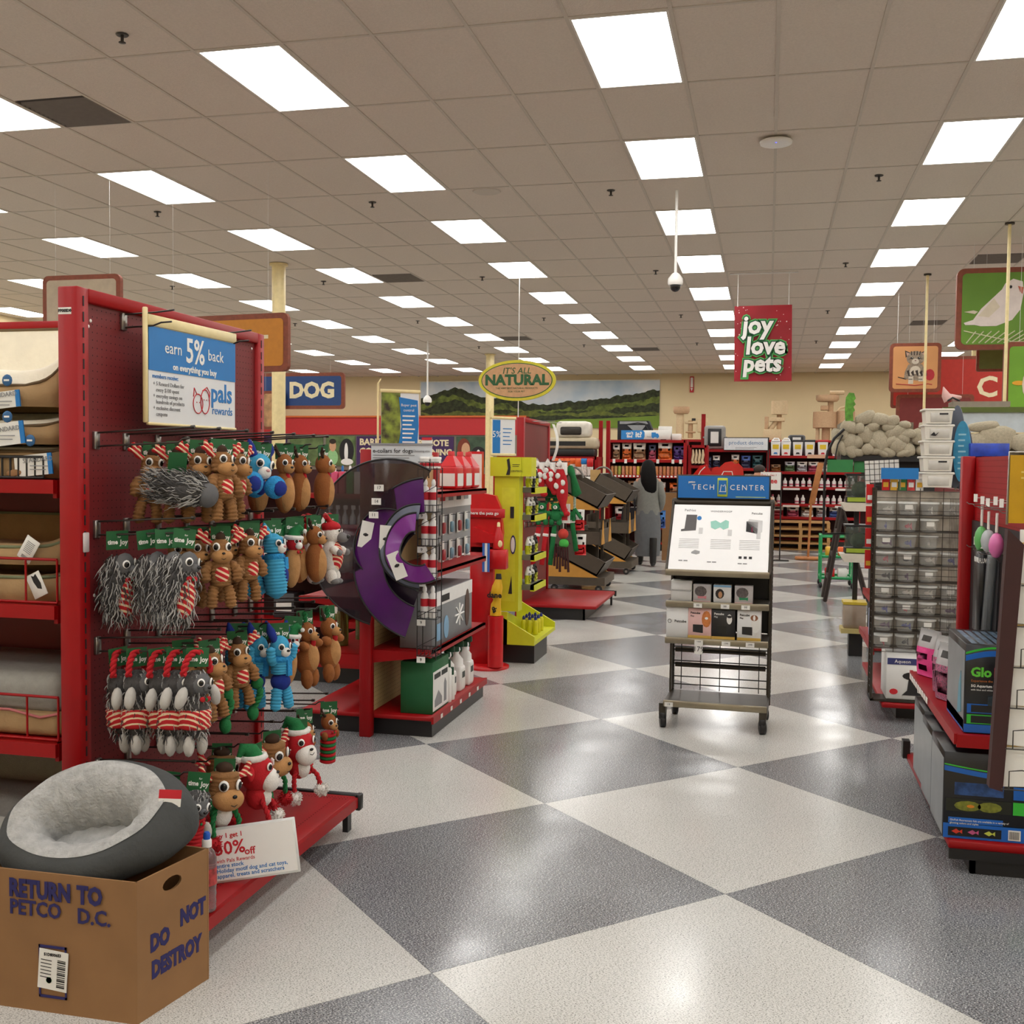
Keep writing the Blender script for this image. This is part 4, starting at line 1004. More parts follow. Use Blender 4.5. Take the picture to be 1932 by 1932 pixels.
flat_blob(bw, (-8.8, 2.05), .2, .3, mat('red_hair', (120, 50, 30), .7), 'printed_hair', 30.556); flat_blob(bw, (-8.74, 2.02), .13, .2, SKIN, 'printed_face', 30.55); flat_blob(bw, (-8.35, 1.85), .24, .26, DK, 'printed_dog', 30.556); flat_blob(bw, (-8.35, 1.8), .07, .22, WHITE, 'printed_blaze', 30.55)
# landscape mural on the wall
mu = thing('landscape_mural', 'panoramic mural of green hills and trees on the back wall', 'mural', (-6.67, 30.95, 2.7))
def mural():
    x0, x1, z0, z1 = -10.28, -3.07, 2.68, 4.05
    def sheet(name, top, m, y, bot=None, n=140):
        b = wb(mu); P = [(x0+(x1-x0)*k/n) for k in range(n+1)]
        poly = [(x, min(z1-.002, top(x))) for x in P] + ([(x, bot(x)) for x in P[::-1]] if bot else [(x1, z0), (x0, z0)])
        vs_ = []; fs = []
        for k, x in enumerate(P): vs_ += [(x, y, (bot(x) if bot else z0)), (x, y, min(z1-.002, max(top(x), z0)))]
        fs = [(2*k, 2*k+2, 2*k+3, 2*k+1) for k in range(n)]
        b.add(vs_, fs); b.build(name, m, mu)
    b = wb(mu); b.box(x0, x1, 30.945, 30.99, z0, z1); b.build('printed_sky', mat('sky_print', (170, 194, 214), .7, var=.05, scale=1.1, rgb2=(232, 232, 230)), mu)
    rn = random.Random(4); ph = [rn.uniform(0, 6) for _ in range(12)]
    def fr(x, s_): return sum(math.sin(x*f_*s_+ph[k])/(k+1.5) for k, f_ in enumerate((2.3, 4.1, 7.7, 13, 23, 37)))
    ridge = lambda x: 3.44 + .42*math.exp(-((x+9.3)/.8)**2) + .3*math.exp(-((x+3.2)/1.3)**2) + .1*math.exp(-((x+7.7)/.5)**2) - .07*math.exp(-((x+6.2)/.9)**2) + .045*fr(x, 1) + .03*abs(math.sin(x*9))
    sheet('printed_ridge', ridge, mat('dark_tree_print', (44, 52, 36), .8, var=.5, scale=9, rgb2=(66, 74, 44)), 30.942)
    sheet('printed_bushes', lambda x: ridge(x)-.2+.05*fr(x+3, 1.6), mat('olive_tree_print', (60, 72, 40), .8, var=.5, scale=5, rgb2=(122, 138, 60)), 30.94, lambda x: ridge(x)-.36+.03*fr(x, 2))
    sheet('printed_hedge', lambda x: 3.16+.04*fr(x+1, 1.8), mat('dark_tree_print'), 30.938)
    sheet('printed_hedge_light', lambda x: 3.13+.05*fr(x+5, 1.4), mat('hedge_light_print', (150, 160, 70), .8, var=.4, scale=6, rgb2=(72, 84, 40)), 30.936, lambda x: 3.03+.03*fr(x+2, 2))
    sheet('printed_meadow', lambda x: 2.72+.22*max(0, min(1, (x+7.4)/1.6))+.10*max(0, min(1, (x+5)/2)), mat('meadow_print', (116, 142, 52), .8, var=.12, scale=2), 30.934)
    b = wb(mu); b.box(x0, x1, 30.93, 30.99, z1, z1+.03); b.box(x0-.03, x0, 30.93, 30.99, z0, z1+.03); b.build('edge_trim', mat('mural_trim', (220, 214, 196), .6), mu)
mural()
# oval sign
ov = thing('oval_sign', 'oval ITS ALL NATURAL sign with yellow rim hanging from the ceiling', 'sign', (-3.3, 14.0, 2.71))
ell = lambda a, c: [(a*math.cos(2*PI*k/48), c*math.sin(2*PI*k/48)) for k in range(48)]
b = B(); b.prism(ell(.53, .272), -.01, .03); b.build('yellow_rim', mat('sign_yellow', (214, 204, 50), .5), ov)
b = B(); b.prism(ell(.49, .235), -.014, -.009); b.build('green_line', mat('sign_green', (40, 92, 50), .5), ov)
b = B(); b.prism(ell(.478, .224), -.017, -.013); b.build('wood_face', mat('pale_wood_print', (206, 160, 116), .6, var=.08, scale=20), ov)
SG = mat('sign_green')
text(ov, "IT'S ALL", .115, SG, (0, -.02, .125), shear=.2, bold=.001); text(ov, 'NATURAL', .19, SG, (0, -.02, .0), bold=.009, sx=1.02); text(ov, 'THE VERY BEST NATURAL PRODUCTS', .034, SG, (0, -.02, -.105)); text(ov, 'FOR YOUR PET', .034, SG, (0, -.02, -.15))
for x, z0, z1 in ((.02, .25, 1.5), (.02, -.8, -.26)): b = B(); b.tube([(x, .01, z0), (x, .01, z1)], .006, 6); b.build('rod', WHITE, ov)
# ================================================================ generic goods
def pouch_mesh(name, w, h, d, mats, band=.5):
    """standing bag with crimped top, gusset and a printed lower band"""
    b = B()
    nu, nv = 14, 9
    def ring(v):
        z = h*v; t = d/2*(1-.92*max(0, (v-.55)/.45)**1.4)*(.75+.25*min(1, v*6)); wv = w/2*(1-.05*math.sin(PI*v))
        o = []
        for k in range(nu):
            a = 2*PI*k/nu; c, s_ = math.cos(a), math.sin(a)
            o.append((wv*math.copysign(abs(c)**.55, c), t*math.copysign(abs(s_)**.8, s_)*(1+.05*math.sin(9*v+3*a)), z))
        return o
    vs_ = [p for j in range(nv) for p in ring(j/(nv-1))]
    for j in range(nv-1):
        b.mi = 0 if (j+.5)/(nv-1) < band else 1
        for k in range(nu):
            k2 = (k+1) % nu
            b.add([vs_[j*nu+k], vs_[j*nu+k2], vs_[(j+1)*nu+k2], vs_[(j+1)*nu+k]], [(0, 1, 2, 3)], True)
    b.mi = 0; b.add(ring(0)[::-1], [tuple(range(nu))]); b.mi = 1; b.add(ring(1), [tuple(range(nu))])
    bm_ = b.mesh(name, mats)
    x = bmesh.new(); x.from_mesh(bm_); bmesh.ops.remove_doubles(x, verts=x.verts, dist=1e-5); x.to_mesh(bm_); x.free()
    return bm_
def can_mesh(name, r, h, mats):
    b = B(); b.mi = 0; b.lathe([(r*.96, .003), (r, .006), (r, h-.006), (r*.96, h-.003)], n=12); b.mi = 1; b.lathe([(r*.97, 0), (r*.97, .004)], n=12); b.lathe([(r*.97, h-.004), (r*.97, h), (r*.9, h-.002)], n=12)
    return b.mesh(name, mats)
def carton(name, label, x0, x1, y0, y1, z0, z1, m, cat='box', group=None):
    t = thing(name, label, cat, ((x0+x1)/2, (y0+y1)/2, z0), group=group)
    b = wb(t); b.rbox(x0, x1, y0, y1, z0, z1, .003, 1); b.build('carton_body', m, t); return t
def spray_bottle(t, h=.17, r=.022, body=WHITE, band=REDINK, cap=WHITE):
    b = B(); b.lathe([(r*.9, 0), (r, .006), (r, h*.62), (r*.8, h*.74), (r*.4, h*.8), (r*.4, h*.84)], n=14); b.build('bottle_body', body, t)
    b = B(); b.lathe([(r*1.02, h*.36), (r*1.02, h*.6)], n=14); b.build('label_band', band, t)
    b = B(); b.lathe([(r*.55, h*.82), (r*.55, h*.92), (r*.3, h)], n=12); b.build('cap', cap, t)
def price_tag(parent, x, y, z, rz=0., w=.035, h=.024, txt=None):
    b = B(); b.box(-w/2, w/2, -.001, .001, -h/2, h/2); o = b.build('price_tag', PAPER, parent); o.location = (x, y, z); o.rotation_euler = (0, 0, rz)
    if txt: text(o, txt, h*.7, INK, (0, -.0016, 0))
    return o

# ================================================================ second gondola: cones, first aid and flea care
GX = -2.235
g2 = thing('double_gondola', 'low red double-sided gondola with cream pegboard spine and black base', 'shelving', (GX, 6.4, 0))
for y in (5.77, 7.0):
    b = wb(g2); b.rbox(GX-.035, GX+.035, y-.03, y+.03, 0, 1.66, .004, 1); b.build('upright', RED, g2)
b = wb(g2); b.box(GX-.012, GX+.012, 5.8, 6.98, .13, 1.64); pg = b.build('pegboard_spine', mat('cream_pegboard', (196, 172, 120), .7, var=.05), g2)
b = wb(g2)
for iy in range(20):
    for iz in range(50):
        y, z = 5.83+iy*.0254, .16+iz*.0254
        b.add([(GX+.0125, y+.003*c, z+.003*s_) for c, s_ in hexa], [tuple(range(6))])
b.build('peg_hole', mat('hole_dark'), pg, kind='stuff')
b = wb(g2); b.box(-2.66, -1.86, 5.84, 6.98, 0, .1); b.build('kick_base', BLACK, g2)
b = wb(g2); b.rbox(-2.66, -1.85, 5.8, 7.0, .1, .125, .004, 1); b.build('base_deck', RED, g2)
b = wb(g2); b.box(-1.852, -1.838, 5.8, 7.0, .085, .125); b.build('price_rail', RED, g2)
def cant(z, x1, h0=.075, y=5.775):
    """shelf with its two tapering brackets"""
    b = wb(g2); b.box(min(GX, x1), max(GX, x1), y+.03, 6.98, z-.014, z)
    s_ = 1 if x1 > GX else -1
    for yy in (y, 6.985): b.prism([(GX+s_*.035, z), (x1, z), (x1, z-.025), (GX+s_*.035, z-h0)], yy-.006, yy+.006)
    b.box(min(x1, x1-s_*.014), max(x1, x1-s_*.014), y, 6.99, z-.034, z); b.build('shelf', RED, g2)
for z in (.505, .96, 1.42): cant(z, -1.85)
for z in (.8, .47): cant(z, -2.66)
b = wb(g2); b.box(-2.66, GX-.02, 6.985, 7.0, .125, .8); b.build('dark_end_panel', mat('dark_maroon_back', (58, 16, 18), .7), g2)
for k in range(5): price_tag(g2, -1.835-GX, 5.95+k*.2-6.4, .103, PI/2)
# green flea carton + bottles on the deck
t = carton('flea_carton', 'green carton of flea spray on the bottom deck of the low gondola', -2.06, -1.865, 5.86, 6.18, .126, .43, mat('carton_green', (20, 92, 50), .55, var=.04))
b = wb(t); b.box(-1.865, -1.863, 5.87, 6.17, .14, .37); fp = b.build('printed_face', WHITE, t)
for k in range(2): b = wb(t); b.box(-1.863, -1.862, 5.89+k*.14, 6.01+k*.14, .325, .355); b.build('printed_logo', mat('logo_dark', (50, 56, 54), .6), t)
b = wb(t); b.prism([(5.9, .2), (5.97, .25), (6.04, .2), (6.04, .16), (5.9, .16)], -1.863, -1.862, 'x'); b.prism([(6.08, .16), (6.08, .27), (6.1, .3), (6.13, .27), (6.13, .16)], -1.863, -1.862, 'x'); b.build('printed_house', GREYINK, t)
GRC = mat('dark_green_plastic', (14, 66, 38), .4)
for k in range(3):
    t = thing('spray_jug', f'white jug with dark green trigger, {ORD[k]} from the green carton', 'bottle', (-1.93, 6.36+k*.2, .126), group='flea spray jugs')
    b = B(); b.rbox(-.05, .05, -.05, .05, 0, .16, .012, 2); b.build('jug_body', WHITE, t)
    b = B(); b.lathe([(.048, .155), (.046, .2), (.018, .235), (.018, .25)], n=14); b.build('shoulder', WHITE, t)
    b = B(); b.lathe([(.02, .25), (.02, .285)], n=12); b.rbox(-.02, .05, -.014, .014, .28, .32, .006, 1); b.tube([(.03, 0, .29), (.035, 0, .26), (.03, 0, .25)], .005, 6); b.build('trigger', GRC, t)
    b = B(); b.box(.0505, .0515, -.04, .04, .02, .14); o = b.build('label', PAPER, t)
    b = B(); b.box(.0516, .0522, -.03, .03, .085, .125); b.build('logo', mat('logo_dark'), o)
for k, dx in enumerate((0, .07)):
    t = thing('spray_can', ['slim white can with green cap', 'short white can'][k]+' in front of the green carton jugs', 'can', (-1.88, 6.215+dx, .126), group='slim flea cans')
    b = B(); b.lathe([(.022, 0), (.024, .005), (.024, .2-.06*k), (.014, .215-.06*k)], n=14); b.build('can_body', [WHITE, PAPER][k], t)
    b = B(); b.lathe([(.018, .215-.06*k), (.018, .26-.06*k)], n=12); b.build('cap', GRC, t)
# grey appliance carton on the middle shelf
t = carton('dental_carton', 'large grey printed carton with blue bottle picture on the lower shelf', -2.07, -1.872, 5.87, 6.72, .507, .83, mat('carton_grey', (132, 134, 136), .5, var=.03))
b = wb(t); b.box(-1.872, -1.87, 5.872, 6.718, .745, .828); b.build('white_band', WHITE, t)
b = wb(t); b.box(-1.87, -1.868, 6.05, 6.2, .76, .8); b.build('printed_logo', INK, t)
b = wb(t)
for k in range(8): a = k*PI/4; b.tube([(-1.869, 6.42, .64), (-1.869, 6.42+.1*math.cos(a), .64+.07*math.sin(a))], .006, 5)
b.build('printed_burst', WHITE, t)
b = wb(t); b.prism([(6.14+.05*math.cos(k*PI/8), .6+.07*math.sin(k*PI/8)) for k in range(16)], -1.87, -1.868, 'x'); b.box(-1.87, -1.8685, 5.95, 6.05, .54, .64); b.build('printed_bottle', mat('bottle_blue_print', (130, 170, 200), .5), t)
b = wb(t); b.prism([(6.6+.05*math.cos(k*PI/8), .66+.12*math.sin(k*PI/8)) for k in range(16)], -1.87, -1.868, 'x'); b.build('printed_dog', mat('print_brown', (88, 64, 54), .6), t)
# clip strip board with blister packs
cb = thing('blister_board', 'grey display board of hanging blister packs above the grey carton', 'display', (-2.02, 6.75, .975))
b = wb(cb); b.box(-2.03, -2.01, 6.36, 7.16, .975, 1.43); b.build('board', mat('board_grey', (150, 152, 154), .5, var=.02), cb)
b = wb(cb); b.box(-2.0105, -2.006, 6.36, 7.16, 1.3, 1.42); hb_ = b.build('header', WHITE, cb)
for k, m in enumerate((REDINK, GREYINK, INK, GREYINK)): b = wb(cb); b.box(-2.006, -2.004, 6.44+k*.18, 6.54+k*.18, 1.345, 1.385); b.build('printed_logo', m, cb)
for r_ in range(2):
    for k in range(4):
        t = thing('blister_pack', f'small blister pack, {ORD[k]} in the {["upper", "lower"][r_]} row of the grey board', 'package', (-1.995, 6.46+k*.18, 1.24-r_*.17), group='blister packs on the grey board')
        b = B(); b.box(-.004, .0, -.035, .035, -.11, .02); b.build('card', PAPER, t); b = B(); b.rbox(0, .018, -.022, .022, -.1, -.03, .006, 1); b.build('bubble', [mat('blister_red', (170, 60, 66), .3), mat('blister_blue', (120, 160, 180), .3)][k % 2], t)
        b = B(); b.tube([(-.012, 0, .012), (.03, 0, .016)], .002, 5); b.build('peg', WIRE, t)
# red jugs on the top shelf
for k in range(3):
    t = thing('red_jug', f'large red plastic jug, {ORD[k]} from the near end of the top shelf', 'jug', (-1.96, 6.52+k*.2, 1.422), group='red jugs')
    b = B(); b.rbox(-.055, .06, -.085, .085, 0, .15, .02, 3); b.add([(-.05, -.08, .145), (.055, -.08, .145), (.055, .08, .145), (-.05, .08, .145), (-.02, -.03, .21), (.02, -.03, .21), (.02, .02, .21), (-.02, .02, .21)], [(0, 1, 5, 4), (1, 2, 6, 5), (2, 3, 7, 6), (3, 0, 4, 7)]); b.build('jug_body', REDP, t)
    b = B(); b.tube([(0, .06, .16), (0, .07, .2), (0, .02, .21)], .012, 8); b.build('handle', REDP, t)
    b = B(); b.lathe([(.022, .205), (.022, .235), (.018, .24)], n=14); b.build('cap', REDP, t)
    b = B(); b.box(.0605, .062, -.06, .06, .02, .1); b.build('label', PAPER, t)
    b = B(); b.box(-.05, .05, -.0865, -.0855, .02, .1); b.build('side_label', PAPER, t)
# recovery cones hanging at the gondola end
def cone_sheet(name, label, cx, cz, R0, R1, a0, a1, y, m, trim, bulge=.05, tags=()):
    t = thing(name, label, 'pet cone', (cx, y, cz), group='recovery cones')
    n = 40
    def fn(u, v):
        a = a0+(a1-a0)*u; r = R0+(R1-R0)*v; return (r*math.cos(a), -bulge*(1-v)+.02*math.sin(3*a), r*math.sin(a))
    b = B(); b.grid(fn, n, 5); b.grid(lambda u, v: tuple(Vector(fn(u, v))+Vector((0, .002, 0))), n, 5, flip=True); b.build('plastic_sheet', m, t)
    b = B(); b.tube([fn(k/(n-1), 1) for k in range(n)], .006, 5); b.tube([fn(k/(n-1), 0) for k in range(n)], .005, 5); b.build('edge_binding', trim, t)
    for k, (u, v, tl) in enumerate(tags):
        p = fn(u, v); b = B(); b.T = mv(p[0], p[1]-.006, p[2]) @ rot(0, tl); b.box(-.036, .036, -.001, .001, -.075, .075); o = b.build('hang_tag', PAPER, t)
        b = B(); b.T = mv(p[0], p[1]-.0085, p[2]) @ rot(0, tl); b.sph((0, 0, .0), (.018, .0008, .01), sub=1); b.build('tag_print', INK, o)
    return t
DCL = mat('smoky_clear_plastic', (44, 34, 42), .12, alpha=.72, var=.1); PUR = mat('purple_plastic', (78, 22, 96), .25, var=.18, scale=7); GBL = mat('grey_blue_plastic', (92, 98, 116), .3, var=.1); DPL = mat('black_plastic_sheet', (40, 30, 42), .2, var=.2)
PUR2 = mat('bright_purple_plastic', (124, 34, 140), .25, var=.15, scale=7)
cone_sheet('recovery_cone', 'largest smoky see-through recovery cone on the gondola end', -2.05, 1.13, .2, .475, math.radians(60), math.radians(255), 5.64, DCL, BLACK, .04, ((.55, .72, .45),))
cone_sheet('recovery_cone', 'large dark purple recovery cone with white tag', -1.79, 1.045, .27, .46, math.radians(96), math.radians(250), 5.60, PUR, BLACK, .03, ((.42, .75, .2),))
cone_sheet('recovery_cone', 'black recovery cone sheet tucked under the purple cones', -1.80, 1.04, .18, .33, math.radians(120), math.radians(248), 5.62, DPL, BLACK, .02)
cone_sheet('recovery_cone', 'grey-blue recovery cone between the purple ones', -1.85, 1.125, .15, .235, math.radians(88), math.radians(268), 5.57, GBL, BLACK, .03, ((.45, .6, .05),))
cone_sheet('recovery_cone', 'smallest bright purple recovery cone in front', -1.845, 1.12, .095, .195, math.radians(92), math.radians(300), 5.53, PUR2, BLACK, .03, ((.62, .5, -.4),))
eg = thing('cone_sign', 'e-collars for dogs header sign above the recovery cones', 'sign', (-2.03, 5.74, 1.56))
b = wb(eg); b.box(-2.2, -1.84, 5.735, 5.745, 1.58, 1.69); b.build('board', mat('pale_sign', (206, 210, 214), .5, var=.01), eg); b = wb(eg); b.box(-2.205, -1.835, 5.73, 5.75, 1.685, 1.695); b.build('edge', GREYINK, eg)
wtext(eg, 'e-collars for dogs', .034, INK, (-2.19, 5.733, 1.652), align='LEFT'); wtext(eg, 'Choosing size', .018, GREYINK, (-1.85, 5.733, 1.652), align='RIGHT'); lines(eg, -2.19-eg.location.x, 5.734-eg.location.y, 1.625-eg.location.z, 2, .25, .014, GREYINK, .004)
b = wb(eg); b.tube([(-2.19, 5.745, 1.58), (-2.19, 5.75, 1.5)], .004, 5); b.tube([(-1.86, 5.745, 1.58), (-1.86, 5.75, 1.5)], .004, 5); b.build('bracket', WIRE, eg)
for k, (x, z) in enumerate(((-2.085, 1.445), (-2.1, 1.37), (-2.115, 1.295))):
    t = tag(price_tag(None, x, 5.555, z, w=.055, h=.036, txt=['17', '14', '11'][k]), f'white price tag clipped to the purple cone, {["upper", "middle", "lower"][k]} of three', 'price tag', 'cone price tags')
# wire tower with small bottles
wr = thing('wire_rack', 'narrow black wire rack of first aid bottles at the gondola corner', 'rack', (-1.86, 5.72, .45))
b = wb(wr)
for x, y in ((-1.9, 5.68), (-1.79, 5.68), (-1.9, 5.78), (-1.79, 5.78)): b.tube([(x, y, .48), (x, y, 1.56)], .003, 5)
b.build('corner_wire', BLACK, wr)
TZ = [1.55, 1.31, 1.12, .93, .71, .5]
for z in TZ:
    b = wb(wr)
    for zz in (z, z+.04): b.tube([(-1.9, 5.68, zz), (-1.79, 5.68, zz), (-1.79, 5.78, zz), (-1.9, 5.78, zz)], .0022, 4, closed=True)
    for k in range(1, 5): b.tube([(-1.9+k*.022, 5.68, z+.04), (-1.9+k*.022, 5.68, z), (-1.9+k*.022, 5.78, z), (-1.9+k*.022, 5.78, z+.04)], .0018, 4)
    b.build('basket', BLACK, wr)
    if z < 1.5: price_tag(wr, -1.875+1.86, 5.674-5.72, z-.02-.45, w=.05, h=.034, txt='9')
for x in range(6): b = wb(wr); zz = .55+x*.17; b.tube([(-1.9, 5.68, zz), (-1.79, 5.68, zz+.06)], .0018, 4); b.build('cross_wire', BLACK, wr)
pr_ = None; NT = ['top', 'second', 'third', 'fourth', 'lowest']
for r_, z in enumerate(TZ[1:5]):
    for k in range(2):
        lab = f'small white first aid bottle with red band, {["left", "right"][k]} in the {NT[r_+1]} rack basket'
        if pr_ is None:
            pr_ = thing('first_aid_bottle', lab, 'bottle', (-1.87+k*.048, 5.72, z+.004), group='first aid bottles'); spray_bottle(pr_, .18, .023)
        else: dup(pr_, (-1.87+k*.048, 5.72, z+.004), (0, 0, 0), lab)
for k in range(2):
    t = thing('first_aid_tub', f'white round tub with red band, {["left", "right"][k]} one on top of the wire rack', 'tub', (-1.875+k*.062, 5.73, 1.556), group='first aid tubs')
    b = B(); b.lathe([(.028, 0), (.03, .05)], n=18); b.build('tub_body', WHITE, t); b = B(); b.lathe([(.0305, .012), (.0308, .03)], n=18); b.build('label_band', REDINK, t); b = B(); b.lathe([(.032, .05), (.032, .062), (.028, .064)], n=18); b.build('lid', WHITE, t)
fa = thing('first_aid_card', 'upright white card with red edge and first aid crest on the rack', 'sign', (-1.885, 5.79, 1.55)); b = wb(fa); b.box(-1.915, -1.855, 5.788, 5.792, 1.55, 1.73); b.build('card', PAPER, fa)
b = wb(fa); b.box(-1.915, -1.855, 5.786, 5.789, 1.715, 1.73); b.build('red_edge', REDINK, fa)
b = wb(fa); b.tube([(-1.885+.02*math.cos(k*PI/9), 5.786, 1.65+.034*math.sin(k*PI/9)) for k in range(18)], .003, 4, closed=True); b.box(-1.888, -1.882, 5.785, 5.788, 1.63, 1.67); b.box(-1.898, -1.872, 5.785, 5.788, 1.647, 1.653); b.build('crest', mat('crest_brown', (110, 70, 60), .6), fa)
# pink-lidded goods and fixtures on the left shelves
for k in range(2):
    t = thing('glass_jar', f'tall clear jar of olive oil, {["near", "far"][k]} one on the left shelf of the low gondola', 'jar', (-2.5+k*.02, 6.05+k*.25, .472), group='clear jars'); b = B(); b.lathe([(.035, 0), (.035, .2), (.03, .21)], n=16); b.build('glass', mat('olive_glass', (120, 124, 60), .1, trans=.6), t)
    b = B(); b.lathe([(.032, .21), (.032, .235)], n=16); b.build('lid', BLACK, t)
# posters on poles
def pole_poster(name, label, x, y, z0, z1, w, rz, zbase):
    t = thing(name, label, 'sign', (x, y, zbase), rz=rz)
    b = B(); b.tube([(-w/2-.02, .01, 0), (-w/2-.02, .01, z1-zbase+.05)], .008, 6); b.tube([(-w/2-.02, .01, z1-zbase+.05), (-w/2+.0, .01, z1-zbase+.08)], .005, 6); b.build('pole', IVORY, t)
    b = B(); b.box(-w/2, w/2, 0, .006, z0-zbase, z1-zbase); s_ = b.build('sheet', mat('poster_white'), t)
    for z in (z0, z1): b = B(); b.rbox(-w/2-.01, w/2+.01, -.006, .012, z-zbase-.012, z-zbase+.012, .003, 1); b.build('rail', IVORY, t)
    return t
t = pole_poster('pest_poster', 'pest control poster on an ivory pole behind the recovery cones', -2.485, 7.03, 1.68, 2.08, .27, .62, 0)
b = B(); b.box(-.135, .0, -.003, .0, 1.69, 2.07); b.build('printed_photo', mat('photo_dogs', (96, 80, 60), .6, var=.7, scale=14, rgb2=(150, 170, 60)), t)
b = B(); b.prism([(-.015, 1.69), (.01, 1.84), (-.01, 2.04), (.125, 2.02), (.132, 1.84), (.12, 1.69)], -.006, -.001); b.build('blue_panel', BLUE, t)
text(t, 'Buyer pest', .026, WHITE, (.06, -.007, 1.985)); text(t, 'control', .026, WHITE, (.06, -.007, 1.95))
lines(t, .015, -.0065, 1.905, 7, .09, .03, WHITE, .01)
t = pole_poster('rewards_poster', 'narrow five percent rewards poster beside the second maroon panel', -2.32, 9.35, 1.67, 2.0, .25, .85, 0)
b = B(); b.box(-.12, -.04, -.003, 0, 1.68, 1.98); b.build('blue_band', BLUE, t); text(t, '5%', .08, WHITE, (-.08, -.004, 1.85))
lines(t, -.01, -.001, 1.9, 5, .1, .035, BLUE, .008)
# red dispenser stand with waste bags
rd = thing('dispenser_stand', 'red where the pets go waste bag display stand on round base', 'display', (-2.1, 8.0, 0))
b = B(); b.lathe([(.17, 0), (.17, .018), (.12, .03)], n=28); b.build('round_base', REDP, rd)
b = B(); b.rbox(-.14, .05, -.03, .03, .02, .95, .008, 1); b.build('column', REDP, rd)
b = B(); b.prism([(-.16, .9), (.1, .9), (.12, 1.05), (.1, 1.25), (.06, 1.34), (-.05, 1.36), (-.05, 1.68), (-.16, 1.68)], -.03, .03); b.build('back_board', REDP, rd)
b = B(); b.prism([(-.3, 1.38), (-.17, 1.66), (-.05, 1.66), (-.05, 1.38)], -.036, -.03); b.build('pale_side_panel', mat('pale_pink_panel', (232, 210, 204), .6), rd)
b = B(); b.rbox(-.17, .14, -.06, -.03, 1.17, 1.24, .004, 1); sg = b.build('slogan_plate', mat('slogan_red', (190, 22, 28), .4), rd); text(sg, 'where the pets go', .034, WHITE, (-.03, -.0615, 1.205), bold=.0006)
b = B(); b.prism([(-.1, 1.1), (.1, 1.02), (.1, .98), (-.1, .98)], -.1, -.03); b.build('sloped_tray', REDP, rd)
b = B(); b.rbox(.03, .17, -.12, -.03, .78, .93, .006, 1); b.build('pocket', REDP, rd)
b = B(); b.lathe([(.06, .03), (.06, .42)], n=20, c=(.09, -.1, 0)); b.build('tube', REDP, rd)
t = thing('squeeze_bottle', 'red squeeze bottle with white tip in the red display pocket', 'bottle', (-2.0, 7.925, .935)); b = B(); b.lathe([(.04, -.0), (.042, .05), (.034, .1), (.018, .15), (.012, .17)], n=16); b.build('bottle_body', REDP, t); b = B(); b.lathe([(.014, .17), (.012, .2), (.005, .205)], n=12); b.build('tip', IVORY, t); b = B(); b.sph((.02, -.034, .04), (.02, .01, .028)); b.build('label', IVORY, t)
t = thing('yellow_leash_bundle', 'bundle of yellow printed tape standing in the red tube', 'package', (-2.01, 7.9, .425)); YW = mat('tape_yellow', (226, 176, 26), .5)
b = B(); b.tube([(0, 0, 0), (0, 0, .08), (.01, 0, .12), (0, 0, .16), (.012, 0, .22), (.02, 0, .28)], [.045, .04, .03, .045, .042, .022], 12); b.build('bundle', YW, t); text(t, 'dane', .06, INK, (.0, -.05, .16), bold=.002); text(t, 'da', .05, INK, (.0, -.046, .05), bold=.002, ry=1.2)
b = B(); b.lathe([(.025, .28), (.02, .32)], n=10, c=(.02, 0, 0)); b.build('dark_end', BLACK, t)
t = thing('striped_ribbon', 'blue and white striped ribbon hanging from the red display', 'ribbon', (-2.08, 7.86, .96)) ; b = B()
for k in range(3): b.mi = k % 2; b.box(-.03+k*.02, -.012+k*.02, -.001, .001, -.2, .02)
b.build('strip', [mat('ribbon_blue', (60, 110, 190), .5), WHITE], t)
# chartreuse display stand
ys = thing('yellow_stand', 'tall chartreuse cardboard display stand of pet odour products', 'display', (-1.93, 8.45, 0))
b = wb(ys); b.box(-2.06, -1.78, 8.25, 8.75, 0, .16); b.build('black_base', BLACK, ys)
b = wb(ys); b.box(-2.1, -1.9, 8.18, 8.32, .42, 1.5); b.box(-2.1, -2.06, 8.2, 8.75, .42, 1.5); b.build('column', YEL, ys)
b = wb(ys); b.box(-2.13, -1.88, 8.15, 8.33, 1.49, 1.64); b.box(-1.88, -1.8, 8.16, 8.34, 1.49, 1.64); hd_ = b.build('header_box', YEL, ys)
b = wb(ys); b.prism([(8.15, .16), (9.0, .16), (9.0, .2), (8.15, .42)], -2.1, -1.98, 'x'); b.box(-2.1, -1.76, 8.15, 9.0, .16, .19); b.prism([(-2.1, .19), (-1.76, .19), (-1.76, .23), (-2.1, .42)], 8.15, 8.17); b.prism([(-2.1, .19), (-1.76, .19), (-1.76, .23), (-2.1, .42)], 8.98, 9.0); b.build('sloping_tray', YEL, ys)
b = wb(ys); b.box(-2.04, -1.93, 8.179, 8.181, .5, 1.4); b.build('printed_panel', mat('chartreuse_light', (210, 212, 50), .5), ys)
b = wb(ys); b.prism([(-1.945+.022*math.cos(k*PI/10), .95+.075*math.sin(k*PI/10)) for k in range(20)], 8.172, 8.179); b.build('printed_oval', NAVY, ys)
b = wb(ys); b.prism([(-1.945+.016*math.cos(k*PI/10), .95+.06*math.sin(k*PI/10)) for k in range(20)], 8.168, 8.173); b.build('oval_core', PAPER, ys)
b = wb(ys); b.box(-1.97, -1.94, 8.174, 8.18, 1.16, 1.25); b.build('printed_square', INK, ys)
b = wb(ys); b.prism([(-2.0, 1.5), (-1.985, 1.55), (-1.995, 1.62), (-1.975, 1.63), (-1.965, 1.56), (-1.97, 1.5)], 8.145, 8.15); b.prism([(-1.98, .56), (-1.955, .7), (-1.95, .56)], 8.174, 8.18); b.build('printed_twig', INK, ys)
